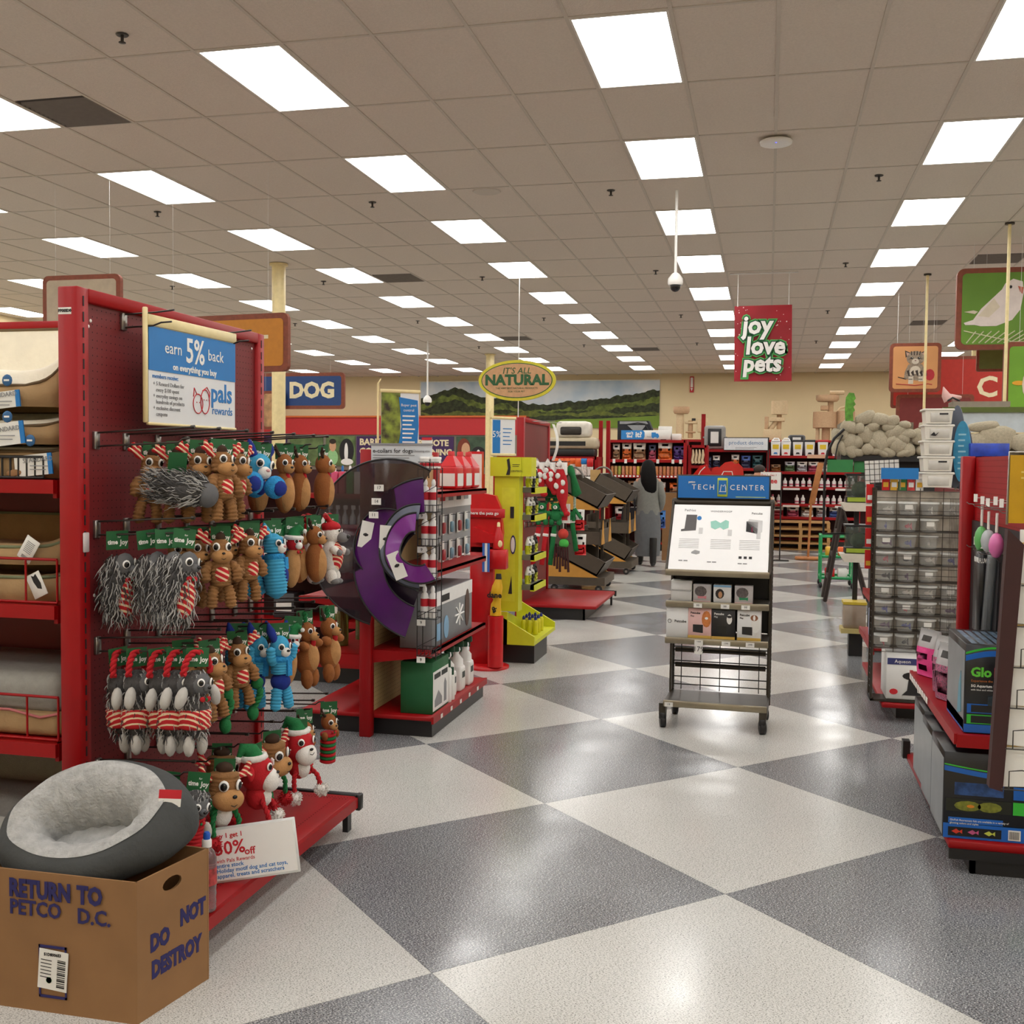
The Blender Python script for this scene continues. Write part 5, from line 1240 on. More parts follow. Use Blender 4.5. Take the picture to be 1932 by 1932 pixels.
wtext(ys, 'CONTROL', .022, INK, (-1.92, 8.147, 1.53)); lines(ys, -1.95-ys.location.x, 8.148-ys.location.y, 1.58, 2, .06, .014, INK)
for z in (.62, .86, 1.18, 1.4):
    b = wb(ys); b.box(-2.06, -1.8, 8.3, 8.74, z-.04, z); b.build('tray_shelf', mat('tray_grey', (104, 100, 90), .6), ys)
    b = wb(ys); b.box(-1.83, -1.795, 8.3, 8.75, z-.05, z); b.build('tray_lip', YEL, ys)
    for k in range(3):
        t = thing('yellow_pouch', f'{["yellow", "black", "yellow"][k]} pouch, {ORD[k]} in the {["lowest", "third", "second", "top"][(.62, .86, 1.18, 1.4).index(z)]} tray of the chartreuse stand', 'pouch', (-1.87, 8.4+k*.12, z+.001), group='pouches in the chartreuse stand')
        obj('bag', pouch_mesh('bag', .09, .14, .05, [[YEL, WHITE], [INK, PAPER], [YEL, INK]][k]), t).rotation_euler = (0, 0, PI/2)
YB_ = mat('bottle_yellow', (214, 206, 30), .4); BC = mat('navy_cap', (24, 40, 120), .4)
yb0 = None
for k in range(9):
    x, y = -1.93+(k % 3)*.05, 8.52+(k//3)*.11
    lab = f'small yellow bottle with navy cap, {["left", "middle", "right"][k % 3]} in the {["front", "middle", "back"][k//3]} tray row'
    if yb0 is None:
        yb0 = thing('yellow_bottle', lab, 'bottle', (x, y, .192), group='yellow bottles in the tray'); b = B(); b.lathe([(.019, 0), (.021, .006), (.021, .1), (.012, .118)], n=14); b.build('bottle_body', YB_, yb0); b = B(); b.lathe([(.013, .118), (.013, .135), (.005, .15)], n=12); b.build('cap', BC, yb0)
    else: dup(yb0, (x, y, .192), (0, 0, 0), lab)
# ================================================================ third left unit
XQ = -2.45
g3 = thing('endcap_fixture', 'further red end unit with tall maroon panel and empty red deck', 'shelving', (XQ, 11.4, 0))
for y in (10.74, 12.05):
    b = wb(g3); b.rbox(XQ-.07, XQ+.004, y-.03, y+.03, 0, 2.07, .004, 1); b.build('upright', RED, g3)
b = wb(g3); b.box(XQ-.05, XQ-.012, 10.77, 12.03, .15, 2.04); b.build('panel', MAROON, g3)
b = wb(g3); b.rbox(XQ-.055, XQ+.004, 10.77, 12.03, 2.02, 2.07, .004, 1); b.build('top_rail', RED, g3)
b = wb(g3); b.rbox(XQ-.02, -1.665, 10.67, 12.05, .12, .155, .006, 1); b.build('base_deck', RED, g3)
b = wb(g3); b.box(XQ, -1.79, 10.72, 10.74, 0, .12); b.box(-1.81, -1.79, 10.72, 12.0, 0, .12); b.build('kick_base', BLACK, g3)
b = wb(g3); b.box(-1.67, -1.65, 12.02, 12.06, .1, .16); b.box(XQ, -1.65, 12.045, 12.06, .11, .16); b.build('deck_end_rail', BLACK, g3)
b = wb(g3); b.box(-1.71, -1.69, 11.98, 12.02, 0, .12); b.build('base_leg', BLACK, g3)
t = thing('sign_blade', 'curved white sign seen edge-on against the maroon panel', 'sign', (XQ+.05, 11.3, 1.83)); b = B(); b.grid(lambda u, v: (.05*math.sin(PI*v)+.1, .14+.16*u, -.2+.4*v), 6, 10); b.build('sheet', PAPER, t); b = B(); b.tube([(-.06, -.18, .21), (.2, -.18, .215)], .004, 5); b.tube([(-.06, .18, .21), (.2, .18, .215)], .004, 5); b.build('hook_wire', CHROME, t)
hk0 = None
for r_, z in enumerate((1.6, 1.23, .98)):
    for k in range(4):
        lab = f'peg hook, {ORD[k]} from the near end in the {["upper", "middle", "lower"][r_]} row of the further end unit'
        t = thing('peg_hook', lab, 'hook', (XQ-.01, 10.82+k*.2, z), group='peg hooks on the further end unit')
        obj('plate', hook_plate, t); obj('price_wire', hook_up, t); obj('hook_wire', hook_lo, t)
for k, (x, y, dz, L) in enumerate(((-2.31, 10.8, 0, .32), (-2.2, 10.82, .0, .3), (-2.08, 10.84, .0, .52))):
    t = thing('spotted_stocking', f'red stocking toy with white spots, {["left", "middle", "right"][k]} of three', 'toy', (x, y, 1.6), group='spotted stockings'); S = L/.52
    b = B(); b.tube([(0, 0, -.06), (0, 0, -.2*S), (.02, 0, -.34*S), (.03, 0, -.44*S), (.06, 0, -.52*S)], [.045, .075, .06, .03, .026], 12); b.sph((.065, 0, -.52*S), (.04, .03, .03)); b.build('stocking', REDF, t)
    b = B(); b.tube([(-.03, 0, -.03), (0, 0, .02), (.035, 0, .0), (.05, 0, -.12)], [.03, .036, .036, .02], 10); b.build('cuff', WPL, t)
    b = B()
    for (u, v, r) in ((-.02, -.13, .028), (.03, -.2, .03), (-.03, -.23, .032), (.03, -.29, .022)): b.sph((u, -.06, v*S), (r, .012, r*1.1), sub=2)
    b.build('spot', WPL, t)
t = thing('long_green_toy', 'long green plush toy with striped legs beside the stockings', 'toy', (-2.0, 10.95, 1.58)); b = B(); b.tube([(0, 0, 0), (.0, 0, -.05), (.03, 0, -.12), (.07, 0, -.3), (.08, 0, -.32)], [.02, .045, .03, .055, .02], 12); b.build('body', GRNF, t)
b = B(); b.tube([(.05, 0, -.3), (.05, 0, -.46)], .014, 8); b.build('striped_leg', stripe_mat('green_white_stripes', (20, 110, 56), (226, 222, 216), 20.), t)
b = B(); b.tube([(.05, 0, -.45), (.12, 0, -.55)], .018, 8); b.tube([(.05, 0, -.45), (.04, 0, -.58)], .018, 8); b.build('foot', GRNF, t)
for k, (x, y, z) in enumerate(((-2.27, 10.85, 1.2), (-2.13, 10.86, 1.2), (-2.2, 11.0, 1.44))):
    t = thing('green_bear', f'green teddy toy, {["left in the middle row", "right in the middle row", "higher one behind the stockings"][k]}', 'toy', (x, y, z), group='green teddy toys')
    b = B(); b.sph((0, 0, -.14), (.07, .05, .07)); b.build('body', GRNF, t); b = B(); b.sph((0, -.02, -.05), (.05, .045, .045)); b.sph((-.04, -.01, -.01), .018); b.sph((.04, -.01, -.01), .018); b.build('head', GRNF, t)
    b = B(); b.sph((.005, -.062, -.055), (.022, .018, .02)); m_ = b.build('muzzle', WPL, t); b = B(); b.sph((.005, -.078, -.048), .008); b.build('nose', EYEB, m_)
    for s_ in (-1, 1): b = B(); b.sph((s_*.075, -.02, -.12), (.035, .025, .025), rot(0, s_*.5)); b.build('arm', GRNF, t); b = B(); b.sph((s_*.04, -.02, -.21), (.03, .03, .035)); b.build('leg', GRNF, t)
for k, (x, y, z, m1) in enumerate(((-2.3, 10.83, .96, REDF), (-2.22, 10.84, .96, REDF), (-2.14, 10.85, .96, GRNF), (-1.99, 10.95, 1.1, GRNF))):
    t = thing('hanging_collar', f'{["red", "red", "green", "green"][k]} holiday collar strip, {ORD[k]} from the left in the lower row', 'collar', (x, y, z), group='hanging collars')
    b = B(); b.T = rot(0, [.15, .12, .1, -.15][k]); b.rbox(-.025, .025, -.006, .006, -.42, 0, .004, 1); b.build('strap', m1, t); b = B(); b.T = rot(0, [.15, .12, .1, -.15][k]); b.rbox(-.03, .03, -.01, .01, -.12, -.09, .003, 1); b.build('card_band', PAPER, t)
t = thing('ball_toy', 'pair of red and green balls hanging in the lower row', 'toy', (-2.05, 10.86, .98)); b = B(); b.tube([(0, 0, 0), (0, 0, -.06)], .004, 5); b.build('cord', WHITE, t); b = B(); b.sph((0, 0, -.11), .055, sub=3); b.build('red_ball', mat('tennis_red', (190, 60, 50), .95), t); b = B(); b.sph((.01, -.01, -.21), .052, sub=3); b.build('green_ball', mat('tennis_green', (70, 170, 70), .95), t)
for k, (x, z) in enumerate(((-1.92, 1.12), (-1.9, .86))):
    t = thing('treat_bag', f'red and white treat bag, {["upper", "lower"][k]} one on the outer hooks', 'bag', (x, 11.05, z-.22), group='treat bags on the end unit'); obj('bag', pouch_mesh('bag', .12, .22, .05, [REDP, PAPER]), t)
t = thing('striped_pack', 'white boxed toy with red figures on the middle hooks', 'package', (-2.04, 10.9, .98)); b = B(); b.box(-.05, .05, -.02, .02, 0, .2); b.build('box', PAPER, t); b = B(); b.box(-.03, .03, -.022, -.02, .03, .08); b.box(-.03, .03, -.022, -.02, .1, .15); b.build('print', REDINK, t)
t = thing('tassel_toy', 'brown tassel toy at the bottom of the lower row', 'toy', (-2.06, 10.8, .74)); b = B()
for k in range(6): b.tube([(-.06+k*.025, 0, 0), (-.07+k*.03, 0, -.2-.03*(k % 3))], [.01, .014], 5)
b.build('tassel', mat('dark_maroon_felt', (56, 18, 18), .9), t)

# ================================================================ three-tier bin carts
BINM = mat('taupe_steel', (78, 68, 56), .5, var=.06); OCH = mat('ochre_panel', (196, 140, 56), .6, var=.04)
def bin_cart(lab, x, y, s=1.):
    t = thing('bin_cart', lab, 'cart', (x, y, 0), group='display bin carts'); W = .42
    b = B(); b.box(-.36, .36, -W, W, .09, .19); b.build('base_frame', BINM, t)
    for sx in (-1, 1):
        for sy in (-1, 1):
            b = B(); b.T = mv(sx*.28, sy*(W-.03), .045) @ rot(PI/2); b.lathe([(.015, -.016), (.045, -.014), (.045, .014), (.015, .016)], n=14); c_ = b.build('caster', BLACK, t); b = B(); b.T = mv(sx*.28, sy*(W-.03), .045) @ rot(PI/2); b.lathe([(.018, -.02), (.018, .02)], n=10); b.build('hub', CHROME, c_)
    def tilt_bin(z0, name):
        P = [(-.36, z0+.02), (.22, z0), (.38, z0+.18), (-.12, z0+.40), (-.16, z0+.33)]
        # trough: side plates, bottom, back, front
        prof = [(-.2, z0+.3), (.26, z0+.05), (.36, z0+.2)]
        b = B()
        for yy in (-W, W-.015): b.prism([(-.24, z0+.26), (.26, z0+.02), (.37, z0+.19), (-.12, z0+.44)], yy, yy+.015)
        b.prism([(-.24, z0+.26), (.26, z0+.02), (.27, z0+.035), (-.23, z0+.275)], -W, W); b.prism([(.26, z0+.02), (.37, z0+.19), (.36, z0+.195), (.25, z0+.035)], -W, W); b.prism([(-.24, z0+.26), (-.12, z0+.44), (-.11, z0+.43), (-.23, z0+.255)], -W, W)
        b.box(-.1, .3, -.008, .008, z0+.12, z0+.2); b.build(name, BINM, t)
        for yy in (-W-.004, W-.006): b = B(); b.prism([(-.36, z0), (.28, z0), (-.24, z0+.25), (-.36, z0+.2)], yy, yy+.01); b.build('side_panel', OCH, t)
    tilt_bin(.19, 'lower_bin'); tilt_bin(1.03, 'upper_bin')
    b = B(); b.box(-.3, .3, -W, W, .60, .62)
    for yy in (-W, -.008, W-.015): b.box(-.3, .3, yy, yy+.015, .62, .76)
    b.box(-.31, -.295, -W, W, .6, .86); b.box(.295, .31, -W, W, .6, .78); b.box(-.008, .008, -W, W, .62, .8); b.build('middle_bin', BINM, t)
    for y0 in (-W, W-.24): b = B(); b.prism([(y0, .6), (y0+.24, .6), (y0+.12, .9)], .31, .318, 'x'); b.build('gable_panel', OCH, t)
    for x_ in (-.3, .2): b = B(); b.box(x_-.018, x_+.018, W-.05, W-.015, .19, 1.25); b.box(x_-.018, x_+.018, -.05, -.015, .19, 1.1); b.build('post', BINM, t)
    b = B(); b.tube([(-.34+.14*math.cos(PI-k*PI/8)+.2, 0, 1.42+.14*math.sin(k*PI/8)) for k in range(9)], .014, 8); b.build('top_hoop', mat('grey_tube', (120, 116, 110), .4, metal=.4), t)
    b = B(); b.box(-.27, -.12, -W+.05, -W+.06, 1.32, 1.52); b.build('sign_plate', mat('tan_plate', (186, 150, 96), .6), t)
    b = B(); b.tube([(-.195, -W+.055, 1.0), (-.195, -W+.055, 1.33)], .008, 6); b.build('sign_post', BINM, t)
    return t
bin_cart('nearer empty three-tier display cart with ochre side panels', -2.3, 13.5)
bin_cart('further empty three-tier display cart nearer the woman', -2.26, 15.85)

# ================================================================ people
def skin_mesh(name, pts, edges, radii, m, parent, root=0, sub=2, kind=None):
    me = bpy.data.meshes.new(name); me.from_pydata(pts, edges, [])
    o = bpy.data.objects.new(name, me); COL.objects.link(o); me.materials.append(m); o.parent = parent
    o.modifiers.new('skin', 'SKIN'); 
    sv = me.skin_vertices[0].data
    for i, r in enumerate(radii): sv[i].radius = (r, r) if isinstance(r, (int, float)) else r; sv[i].use_root = (i == root)
    o.modifiers['skin'].use_smooth_shade = True
    s_ = o.modifiers.new('sub', 'SUBSURF'); s_.levels = sub; s_.render_levels = sub
    return o
def loft(b, rings, n=28, wr=0., ph=0.):
    """rings of (cx, cy, z, rx, ry)"""
    vs_ = []
    for (cx, cy, z, rx, ry) in rings:
        for k in range(n):
            a = 2*PI*k/n; f_ = 1+wr*math.sin(7*a+ph+z*3); vs_.append((cx+rx*f_*math.cos(a), cy+ry*f_*math.sin(a), z))
    fs = [(i*n+k, i*n+(k+1) % n, (i+1)*n+(k+1) % n, (i+1)*n+k) for i in range(len(rings)-1) for k in range(n)]
    b.add(vs_, fs, True); b.add(vs_[:n][::-1], [tuple(range(n))]); b.add(vs_[-n:], [tuple(range(n))])
SK = mat('warm_skin', (190, 140, 110), .55)
wm = thing('person', 'woman with long black hair in grey sweater and long grey skirt, seen from behind', 'person', (-1.84, 16.95, 0), rz=.12)
# body: pelvis root, spine, head, legs mid-stride, arms
pts = [(0, 0, .88), (0, .01, 1.08), (0, .0, 1.3), (0, .015, 1.4), (0, .02, 1.47), (0, .03, 1.56), (-.16, 0, 1.34), (-.22, .02, 1.1), (-.2, .2, .99), (-.19, .26, 1.0), (.16, 0, 1.34), (.235, -.02, 1.1), (.2, .06, .9), (.19, .07, .82),
       (-.09, .05, .84), (-.1, .12, .48), (-.11, .1, .08), (-.12, .2, .03), (.09, -.02, .84), (.1, -.05, .48), (.09, -.2, .12), (.09, -.15, .03)]
ed = [(0, 1), (1, 2), (2, 3), (3, 4), (4, 5), (2, 6), (6, 7), (7, 8), (8, 9), (2, 10), (10, 11), (11, 12), (12, 13), (0, 14), (14, 15), (15, 16), (16, 17), (0, 18), (18, 19), (19, 20), (20, 21)]
rad = [(.13, .11), .115, .13, .055, .07, .085, .06, .045, .036, .03, .06, .045, .036, .03, .08, .055, .04, .03, .08, .055, .04, .03]
skin_mesh('body', pts, ed, rad, SK, wm)
SWE = mat('grey_knit', (128, 128, 122), .95, var=.06, scale=30, bump=.35, bscale=120); SKT = mat('grey_jersey', (104, 106, 108), .9, var=.06, scale=14, bump=.2, bscale=60)
b = B(); loft(b, [(0, 0, .80, .19, .14), (0, 0, .86, .19, .14), (0, 0, 1.0, .172, .13), (0, 0, 1.12, .165, .125), (0, 0, 1.25, .185, .13), (0, 0, 1.36, .175, .11), (0, .01, 1.42, .1, .08), (0, .012, 1.45, .06, .06)], wr=.012)
for P, R_ in (([(-.1, 0, 1.36), (-.165, .0, 1.3), (-.205, .02, 1.12), (-.215, .1, 1.03), (-.2, .21, .99)], [.05, .07, .06, .052, .042]), ([(.1, 0, 1.36), (.165, .0, 1.3), (.22, -.02, 1.1), (.22, .02, 1.0), (.2, .06, .9)], [.05, .07, .06, .052, .042])): b.tube(P, R_, 12)
b.build('sweater', SWE, wm)
b = B(); loft(b, [(0, .01, .16, .19, .17), (0, .0, .3, .2, .17), (0, 0, .5, .205, .165), (0, 0, .7, .205, .155), (0, 0, .86, .185, .14), (0, 0, .95, .165, .125)], wr=.035, ph=1); b.build('long_skirt', SKT, wm)
HR = mat('black_hair', (12, 9, 9), .75, var=.2, scale=30, spec=.2)
b = B(); b.sph((0, .035, 1.57), (.095, .105, .115), sub=3); loft(b, [(.03, -.09, 1.14, .05, .025), (.03, -.1, 1.2, .1, .04), (.01, -.1, 1.34, .125, .06), (0, -.06, 1.46, .125, .08), (0, -.02, 1.56, .112, .1), (0, .02, 1.64, .09, .09), (0, .03, 1.68, .04, .04)], 20, .03); b.build('long_hair', HR, wm)
for s_, x, y0 in ((-1, -.11, .1), (1, .09, -.19)):
    b = B(); b.tube([(x, y0+.05*(s_ > 0), .45), (x, y0, .12), (x, y0+.01, .06)], [.062, .052, .05], 12)
    b.sph((x, y0+.06, .045 if s_ < 0 else .05), (.045, .12, .045)); b.build('boot', BLACK, wm)
def hand(parent, p, d, side):
    b = B(); P = Vector(p); D_ = Vector(d).normalized(); S_ = D_.cross(Vector((0, 1, 0))).normalized()
    b.sph(P+D_*.035, (.036, .02, .042))
    for k, L in enumerate((.055, .062, .058, .046)): q = P+D_*.06+S_*(k-1.5)*.017; b.tube([q, q+D_*L*.5, q+D_*L+Vector((0, -.015, 0))], [.0095, .009, .007], 6)
    q = P+D_*.02+S_*.035*side; b.tube([q, q+D_*.03+S_*.02*side, q+D_*.055+S_*.02*side], [.011, .01, .008], 6); b.build('hand', SK, parent)
hand(wm, (-.2, .22, .99), (-.1, .9, .3), 1); hand(wm, (.2, .06, .89), (0, .1, -1), -1)
t = thing('handbag', 'black leather handbag hanging from the woman\'s left forearm', 'bag', (-2.12, 16.95, .62)); b = B(); b.prism([(-.15, 0), (.15, 0), (.12, .3), (-.12, .3)], -.06, .06); b.build('bag_body', mat('navy_leather', (30, 30, 38), .45), t)
for yy in (-.04, .04): b = B(); b.tube([(-.07, yy, .28), (-.05, yy, .42), (.02, yy*.6, .5), (.07, yy, .42), (.07, yy, .28)], .01, 6); b.build('handle', mat('navy_leather'), t)
t = thing('blue_package', 'blue printed treat bag in the woman\'s right hand', 'bag', (-1.64, 17.02, .6)); obj('bag', pouch_mesh('bag', .15, .28, .07, [mat('bag_blue', (24, 64, 130), .4, var=.4, scale=20), mat('bag_blue2', (60, 120, 190), .4)]), t)

mn = thing('person', 'short-haired person in dark shirt bending behind the tech display', 'person', (-.36, 19.6, 0), rz=-.9)
pts = [(0, 0, .86), (0, .06, 1.06), (0, .14, 1.3), (0, .2, 1.38), (0, .24, 1.44), (0, .29, 1.5), (-.19, .14, 1.3), (-.24, .22, 1.06), (-.2, .42, .98), (.19, .14, 1.3), (.24, .22, 1.06), (.2, .42, .98), (-.1, 0, .84), (-.1, .04, .46), (-.1, .0, .08), (-.1, .12, .03), (.1, 0, .84), (.1, .04, .46), (.1, 0, .08), (.1, .12, .03)]
ed = [(0, 1), (1, 2), (2, 3), (3, 4), (4, 5), (2, 6), (6, 7), (7, 8), (2, 9), (9, 10), (10, 11), (0, 12), (12, 13), (13, 14), (14, 15), (0, 16), (16, 17), (17, 18), (18, 19)]
skin_mesh('body', pts, ed, [(.14, .12), .13, .15, .06, .085, .095, .075, .055, .04, .075, .055, .04, .09, .065, .045, .035, .09, .065, .045, .035], SK, mn)
b = B(); loft(b, [(0, 0, .82, .19, .15), (0, .05, 1.05, .185, .15), (0, .12, 1.25, .21, .15), (0, .17, 1.36, .18, .12), (0, .2, 1.41, .08, .08)]); b.tube([(-.17, .14, 1.32), (-.24, .18, 1.2), (-.26, .24, 1.06)], [.08, .075, .065], 10); b.tube([(.17, .14, 1.32), (.24, .18, 1.2), (.26, .24, 1.06)], [.08, .075, .065], 10); b.build('dark_shirt', mat('charcoal_shirt', (46, 46, 52), .9), mn)
b = B(); loft(b, [(0, 0, .06, .17, .13), (0, .02, .45, .18, .13), (0, 0, .9, .185, .145)]); b.build('trousers', mat('dark_trousers', (40, 40, 50), .9), mn)
b = B(); b.sph((0, .265, 1.54), (.098, .11, .09), sub=3); b.build('short_hair', HAIR, mn)
b = B(); b.sph((0, .385, 1.49), (.014, .02, .02)); b.sph((-.097, .3, 1.49), (.012, .02, .028)); b.sph((.097, .3, 1.49), (.012, .02, .028)); b.build('nose_and_ears', SK, mn)
hand(mn, (-.2, .42, .97), (0, .8, -.4), 1); hand(mn, (.2, .42, .97), (0, .8, -.4), -1)

# ================================================================ tech display in the aisle
tc_ = thing('tech_display', 'black wheeled display rack with blue TECH CENTER header in the aisle', 'display', (-.283, 6.42, 0), rz=-.035)
STL = mat('bronze_steel', (66, 60, 52), .4, metal=.5, var=.08); LIP = mat('champagne_rail', (150, 140, 118), .35, metal=.5)
W2 = .3
for s_ in (-1, 1):
    b = B(); b.rbox(s_*W2-.012, s_*W2+.012, .36, .42, .1, 1.38, .003, 1); o = b.build('upright', STL, tc_)
    b = B(); z = .15
    while z < 1.3: b.box(s_*W2-.013*(-s_)-.001 if 0 else s_*W2-.0135, s_*W2+.0135, .383, .39, z, z+.018); z += .0254
    b.build('slot_row', INK, o)
    b = B(); b.prism([(.36, .1), (.36, 1.36), (.3, 1.36), (.02, .99), (.0, .97), (.0, .945), (.3, .945), (.3, .16), (.0, .16), (.0, .1)], s_*W2-.006, s_*W2+.006, 'x'); b.build('side_frame', STL, tc_)
b = B(); b.rbox(-W2-.015, W2+.015, .35, .42, 1.33, 1.375, .004, 1); b.build('top_rail', STL, tc_)
for z, d0, nm in ((.96, .0, 'poster_ledge'), (.765, .04, 'shelf'), (.545, .03, 'shelf'), (.165, .0, 'shelf')):
    b = B(); b.box(-W2, W2, d0+.01, .36, z-.012, z); o = b.build(nm, STL, tc_); b = B(); b.rbox(-W2-.004, W2+.004, d0-.008, d0+.01, z-.032, z+.006, .003, 1); b.build('front_rail', LIP, o)
    if z > .2: b = B(); [b.prism([(d0+.02, z-.012), (.36, z-.012), (.36, z-.07)], s_*W2-s_*.012-.003, s_*W2-s_*.012+.003, 'x') for s_ in (-1, 1)]; b.build('bracket', STL, o)
b = B(); b.box(-W2, W2, .37, .385, .55, 1.33); b.build('back_panel', BLACK, tc_)
b = B()
for z in (.2, .25, .33, .35, .42, .44, .5, .52): b.tube([(-W2, .37, z), (W2, .37, z)], .004, 5)
for k in range(5): b.tube([(-.24+k*.12, .366, .17), (-.24+k*.12, .366, .54)], .003, 5)
b.build('wire_grid', BLACK, tc_)
for z in (.5, .405, .31): b = B(); b.box(-W2+.02, W2-.02, .372, .38, z, z+.03); b.build('back_slat', STL, tc_)
for i_, (x, y) in enumerate(((-.31, .03), (.28, .03), (-.28, .4), (.28, .4))):
    b = B(); b.box(x-.02, x+.02, y-.03, y+.03, .08, .15); c_ = b.build('caster_bracket', STL, tc_)
    b = B(); b.T = mv(x, y, .04) @ rot(0, PI/2, .3); b.lathe([(.015, -.018), (.04, -.016), (.04, .016), (.015, .018)], n=16); b.build('wheel', BLACK, c_)
    b = B(); b.rbox(x-.02, x+.02, y-.035, y+.035, .05, .095, .008, 1); b.build('fork', BLACK, c_)
hd_ = B(); hd_.rbox(-.285, .29, .34, .36, 1.375, 1.53, .003, 1); hd_ = hd_.build('header_frame', STL, tc_)
b = B(); b.box(-.275, .28, .334, .341, 1.385, 1.522); hp = b.build('header_panel', mat('tech_blue', (22, 112, 190), .45, var=.14, scale=1.6), tc_)
text(hp, 'TECH', .046, WHITE, (-.12, .332, 1.452), space=1.35); text(hp, 'CENTER', .046, WHITE, (.148, .332, 1.452), space=1.35); text(hp, 'petco', .018, WHITE, (-.19, .332, 1.485), bold=.0005); lines(hp, .08, .3335, 1.393, 1, .18, .01, mat('pale_lime', (190, 214, 120), .6), .004)
b = B(); LIME = mat('phone_lime', (180, 198, 60), .5); b.rbox(-.032, .03, .326, .334, 1.395, 1.512, .003, 1); ph_ = b.build('printed_phone', LIME, hp); b = B(); b.box(-.026, .024, .324, .327, 1.41, 1.497); b.build('phone_screen', mat('tech_blue'), ph_)
b = B(); b.tube([(-.014, .323, 1.43), (-.008, .323, 1.47), (.004, .323, 1.46), (.014, .323, 1.472), (.018, .323, 1.455), (.02, .323, 1.43)], .0022, 4); b.box(-.02, .022, .3225, .3235, 1.425, 1.429); b.build('pet_outline', WHITE, ph_)
# sloping poster
pa = (-.0, .955); pb = (.30, 1.335)
ang = math.atan2(pb[0]-pa[0], pb[1]-pa[1]); Lp = math.hypot(pb[0]-pa[0], pb[1]-pa[1])
sp = obj('sloping_poster', None, tc_); sp.location = (0, pa[0]-.004, pa[1]+.008); sp.rotation_euler = (-ang, 0, 0)
b = B(); b.box(-.29, .295, 0, .004, 0, Lp); b.build('sheet', mat('poster_bright', (246, 246, 246), .45, var=.01), sp)
def on_poster(txt, sz, x, z, m=INK, **kw): text(sp, txt, sz, m, (x, -.001, z*Lp), **kw)
on_poster('PetNet', .024, -.19, .91, GREYINK); on_poster('WONDERWOOF', .017, -.0, .90, GREYINK); on_poster('Petcube', .02, .215, .88, INK)
PR1 = mat('print_charcoal', (84, 80, 80), .5); PR2 = mat('print_mint', (150, 206, 190), .5); PR3 = mat('print_black', (30, 28, 30), .4); PR4 = mat('print_pale', (206, 206, 206), .5)
def pr_(name, m, poly): b = B(); b.prism([(x, z*Lp) for x, z in poly], -.0016, -.0005); b.build(name, m, sp)
pr_('printed_feeder', PR1, [(-.215, .62), (-.21, .84), (-.145, .84), (-.145, .6), (-.235, .58), (-.235, .61)]); pr_('printed_badge', BLUE, [(-.13+.014*math.cos(k*PI/6), .79+.033*math.sin(k*PI/6)) for k in range(12)])
pr_('printed_bow', PR2, [(-.055, .65), (-.06, .74), (-.03, .76), (0, .72), (.03, .77), (.05, .75), (.05, .65), (.02, .62), (0, .655), (-.03, .62)])
pr_('printed_cube_side', PR4, [(.215, .56), (.25, .6), (.25, .77), (.17, .79), (.16, .74)]); pr_('printed_cube', PR3, [(.155, .6), (.155, .755), (.225, .75), (.222, .57)]); pr_('printed_lens', mat('print_rose', (170, 50, 90), .5), [(.185, .6), (.185, .67), (.195, .67), (.195, .59)])
for x, z in ((-.115, .6), (.06, .58), (.23, .545)): pr_('printed_device', PR4, [(x-.012, z-.05), (x-.012, z+.04), (x+.012, z+.04), (x+.012, z-.05)])
pr_('printed_hub', mat('print_grey', (150, 150, 150), .5), [(-.16, .27), (-.14, .3), (-.11, .285), (-.11, .25), (-.13, .235), (-.16, .25)])
for x in (.13, .16, .19): pr_('printed_unit', PR3, [(x-.009, .19), (x-.009, .225), (x+.009, .225), (x+.009, .19)])
for x, z in ((-.22, .14), (-.19, .14), (-.05, .13), (-.02, .13), (.13, .12), (.16, .12)): pr_('printed_button', GREYINK, [(x-.012, z-.008), (x-.012, z+.006), (x+.012, z+.006), (x+.012, z-.008)])
for x0 in (-.24, -.05, .12):
    for k in range(6): pr_('printed_line', PR4, [(x0, .46-k*.026), (x0, .468-k*.026), (x0+.12, .468-k*.026), (x0+.12, .46-k*.026)])
# boxes on the shelves (things of their own)
TM = tc_.matrix_basis
def shelf_box(name, label, x, y, z, w, d, h, m, cat='box', rz=0.):
    p = TM @ Vector((x, y, z)); t = thing(name, label, cat, tuple(p), rz=-.035+rz, group='boxed gadgets in the tech display')
    b = B(); b.rbox(-w/2, w/2, 0, d, 0, h, .0015, 1); b.build('carton_body', m, t); return t
def face_print(t, name, m, poly, y=-.001): b = B(); b.prism(poly, y, y+.0008); return b.build(name, m, t)
BXW = mat('box_white', (226, 226, 224), .45, var=.02); PKB = mat('box_pink', (226, 184, 178), .5, var=.03)
blob = lambda cx, cz, rx, rz_, n=12: [(cx+rx*math.cos(2*PI*k/n), cz+rz_*math.sin(2*PI*k/n)) for k in range(n)]
t = shelf_box('gadget_box', 'plain white WONDERWOOF box on the upper gadget shelf', -.215, .07, .766, .125, .08, .125, BXW); text(t, 'WONDERWOOF', .016, GREYINK, (0, -.0012, .065))
bone = lambda cx, cz, s_: [(cx-.022*s_, cz-.008*s_), (cx-.024*s_, cz+.008*s_), (cx-.012*s_, cz+.005*s_), (cx+.012*s_, cz+.006*s_), (cx+.024*s_, cz+.009*s_), (cx+.023*s_, cz-.009*s_), (cx+.01*s_, cz-.005*s_), (cx-.01*s_, cz-.006*s_)]
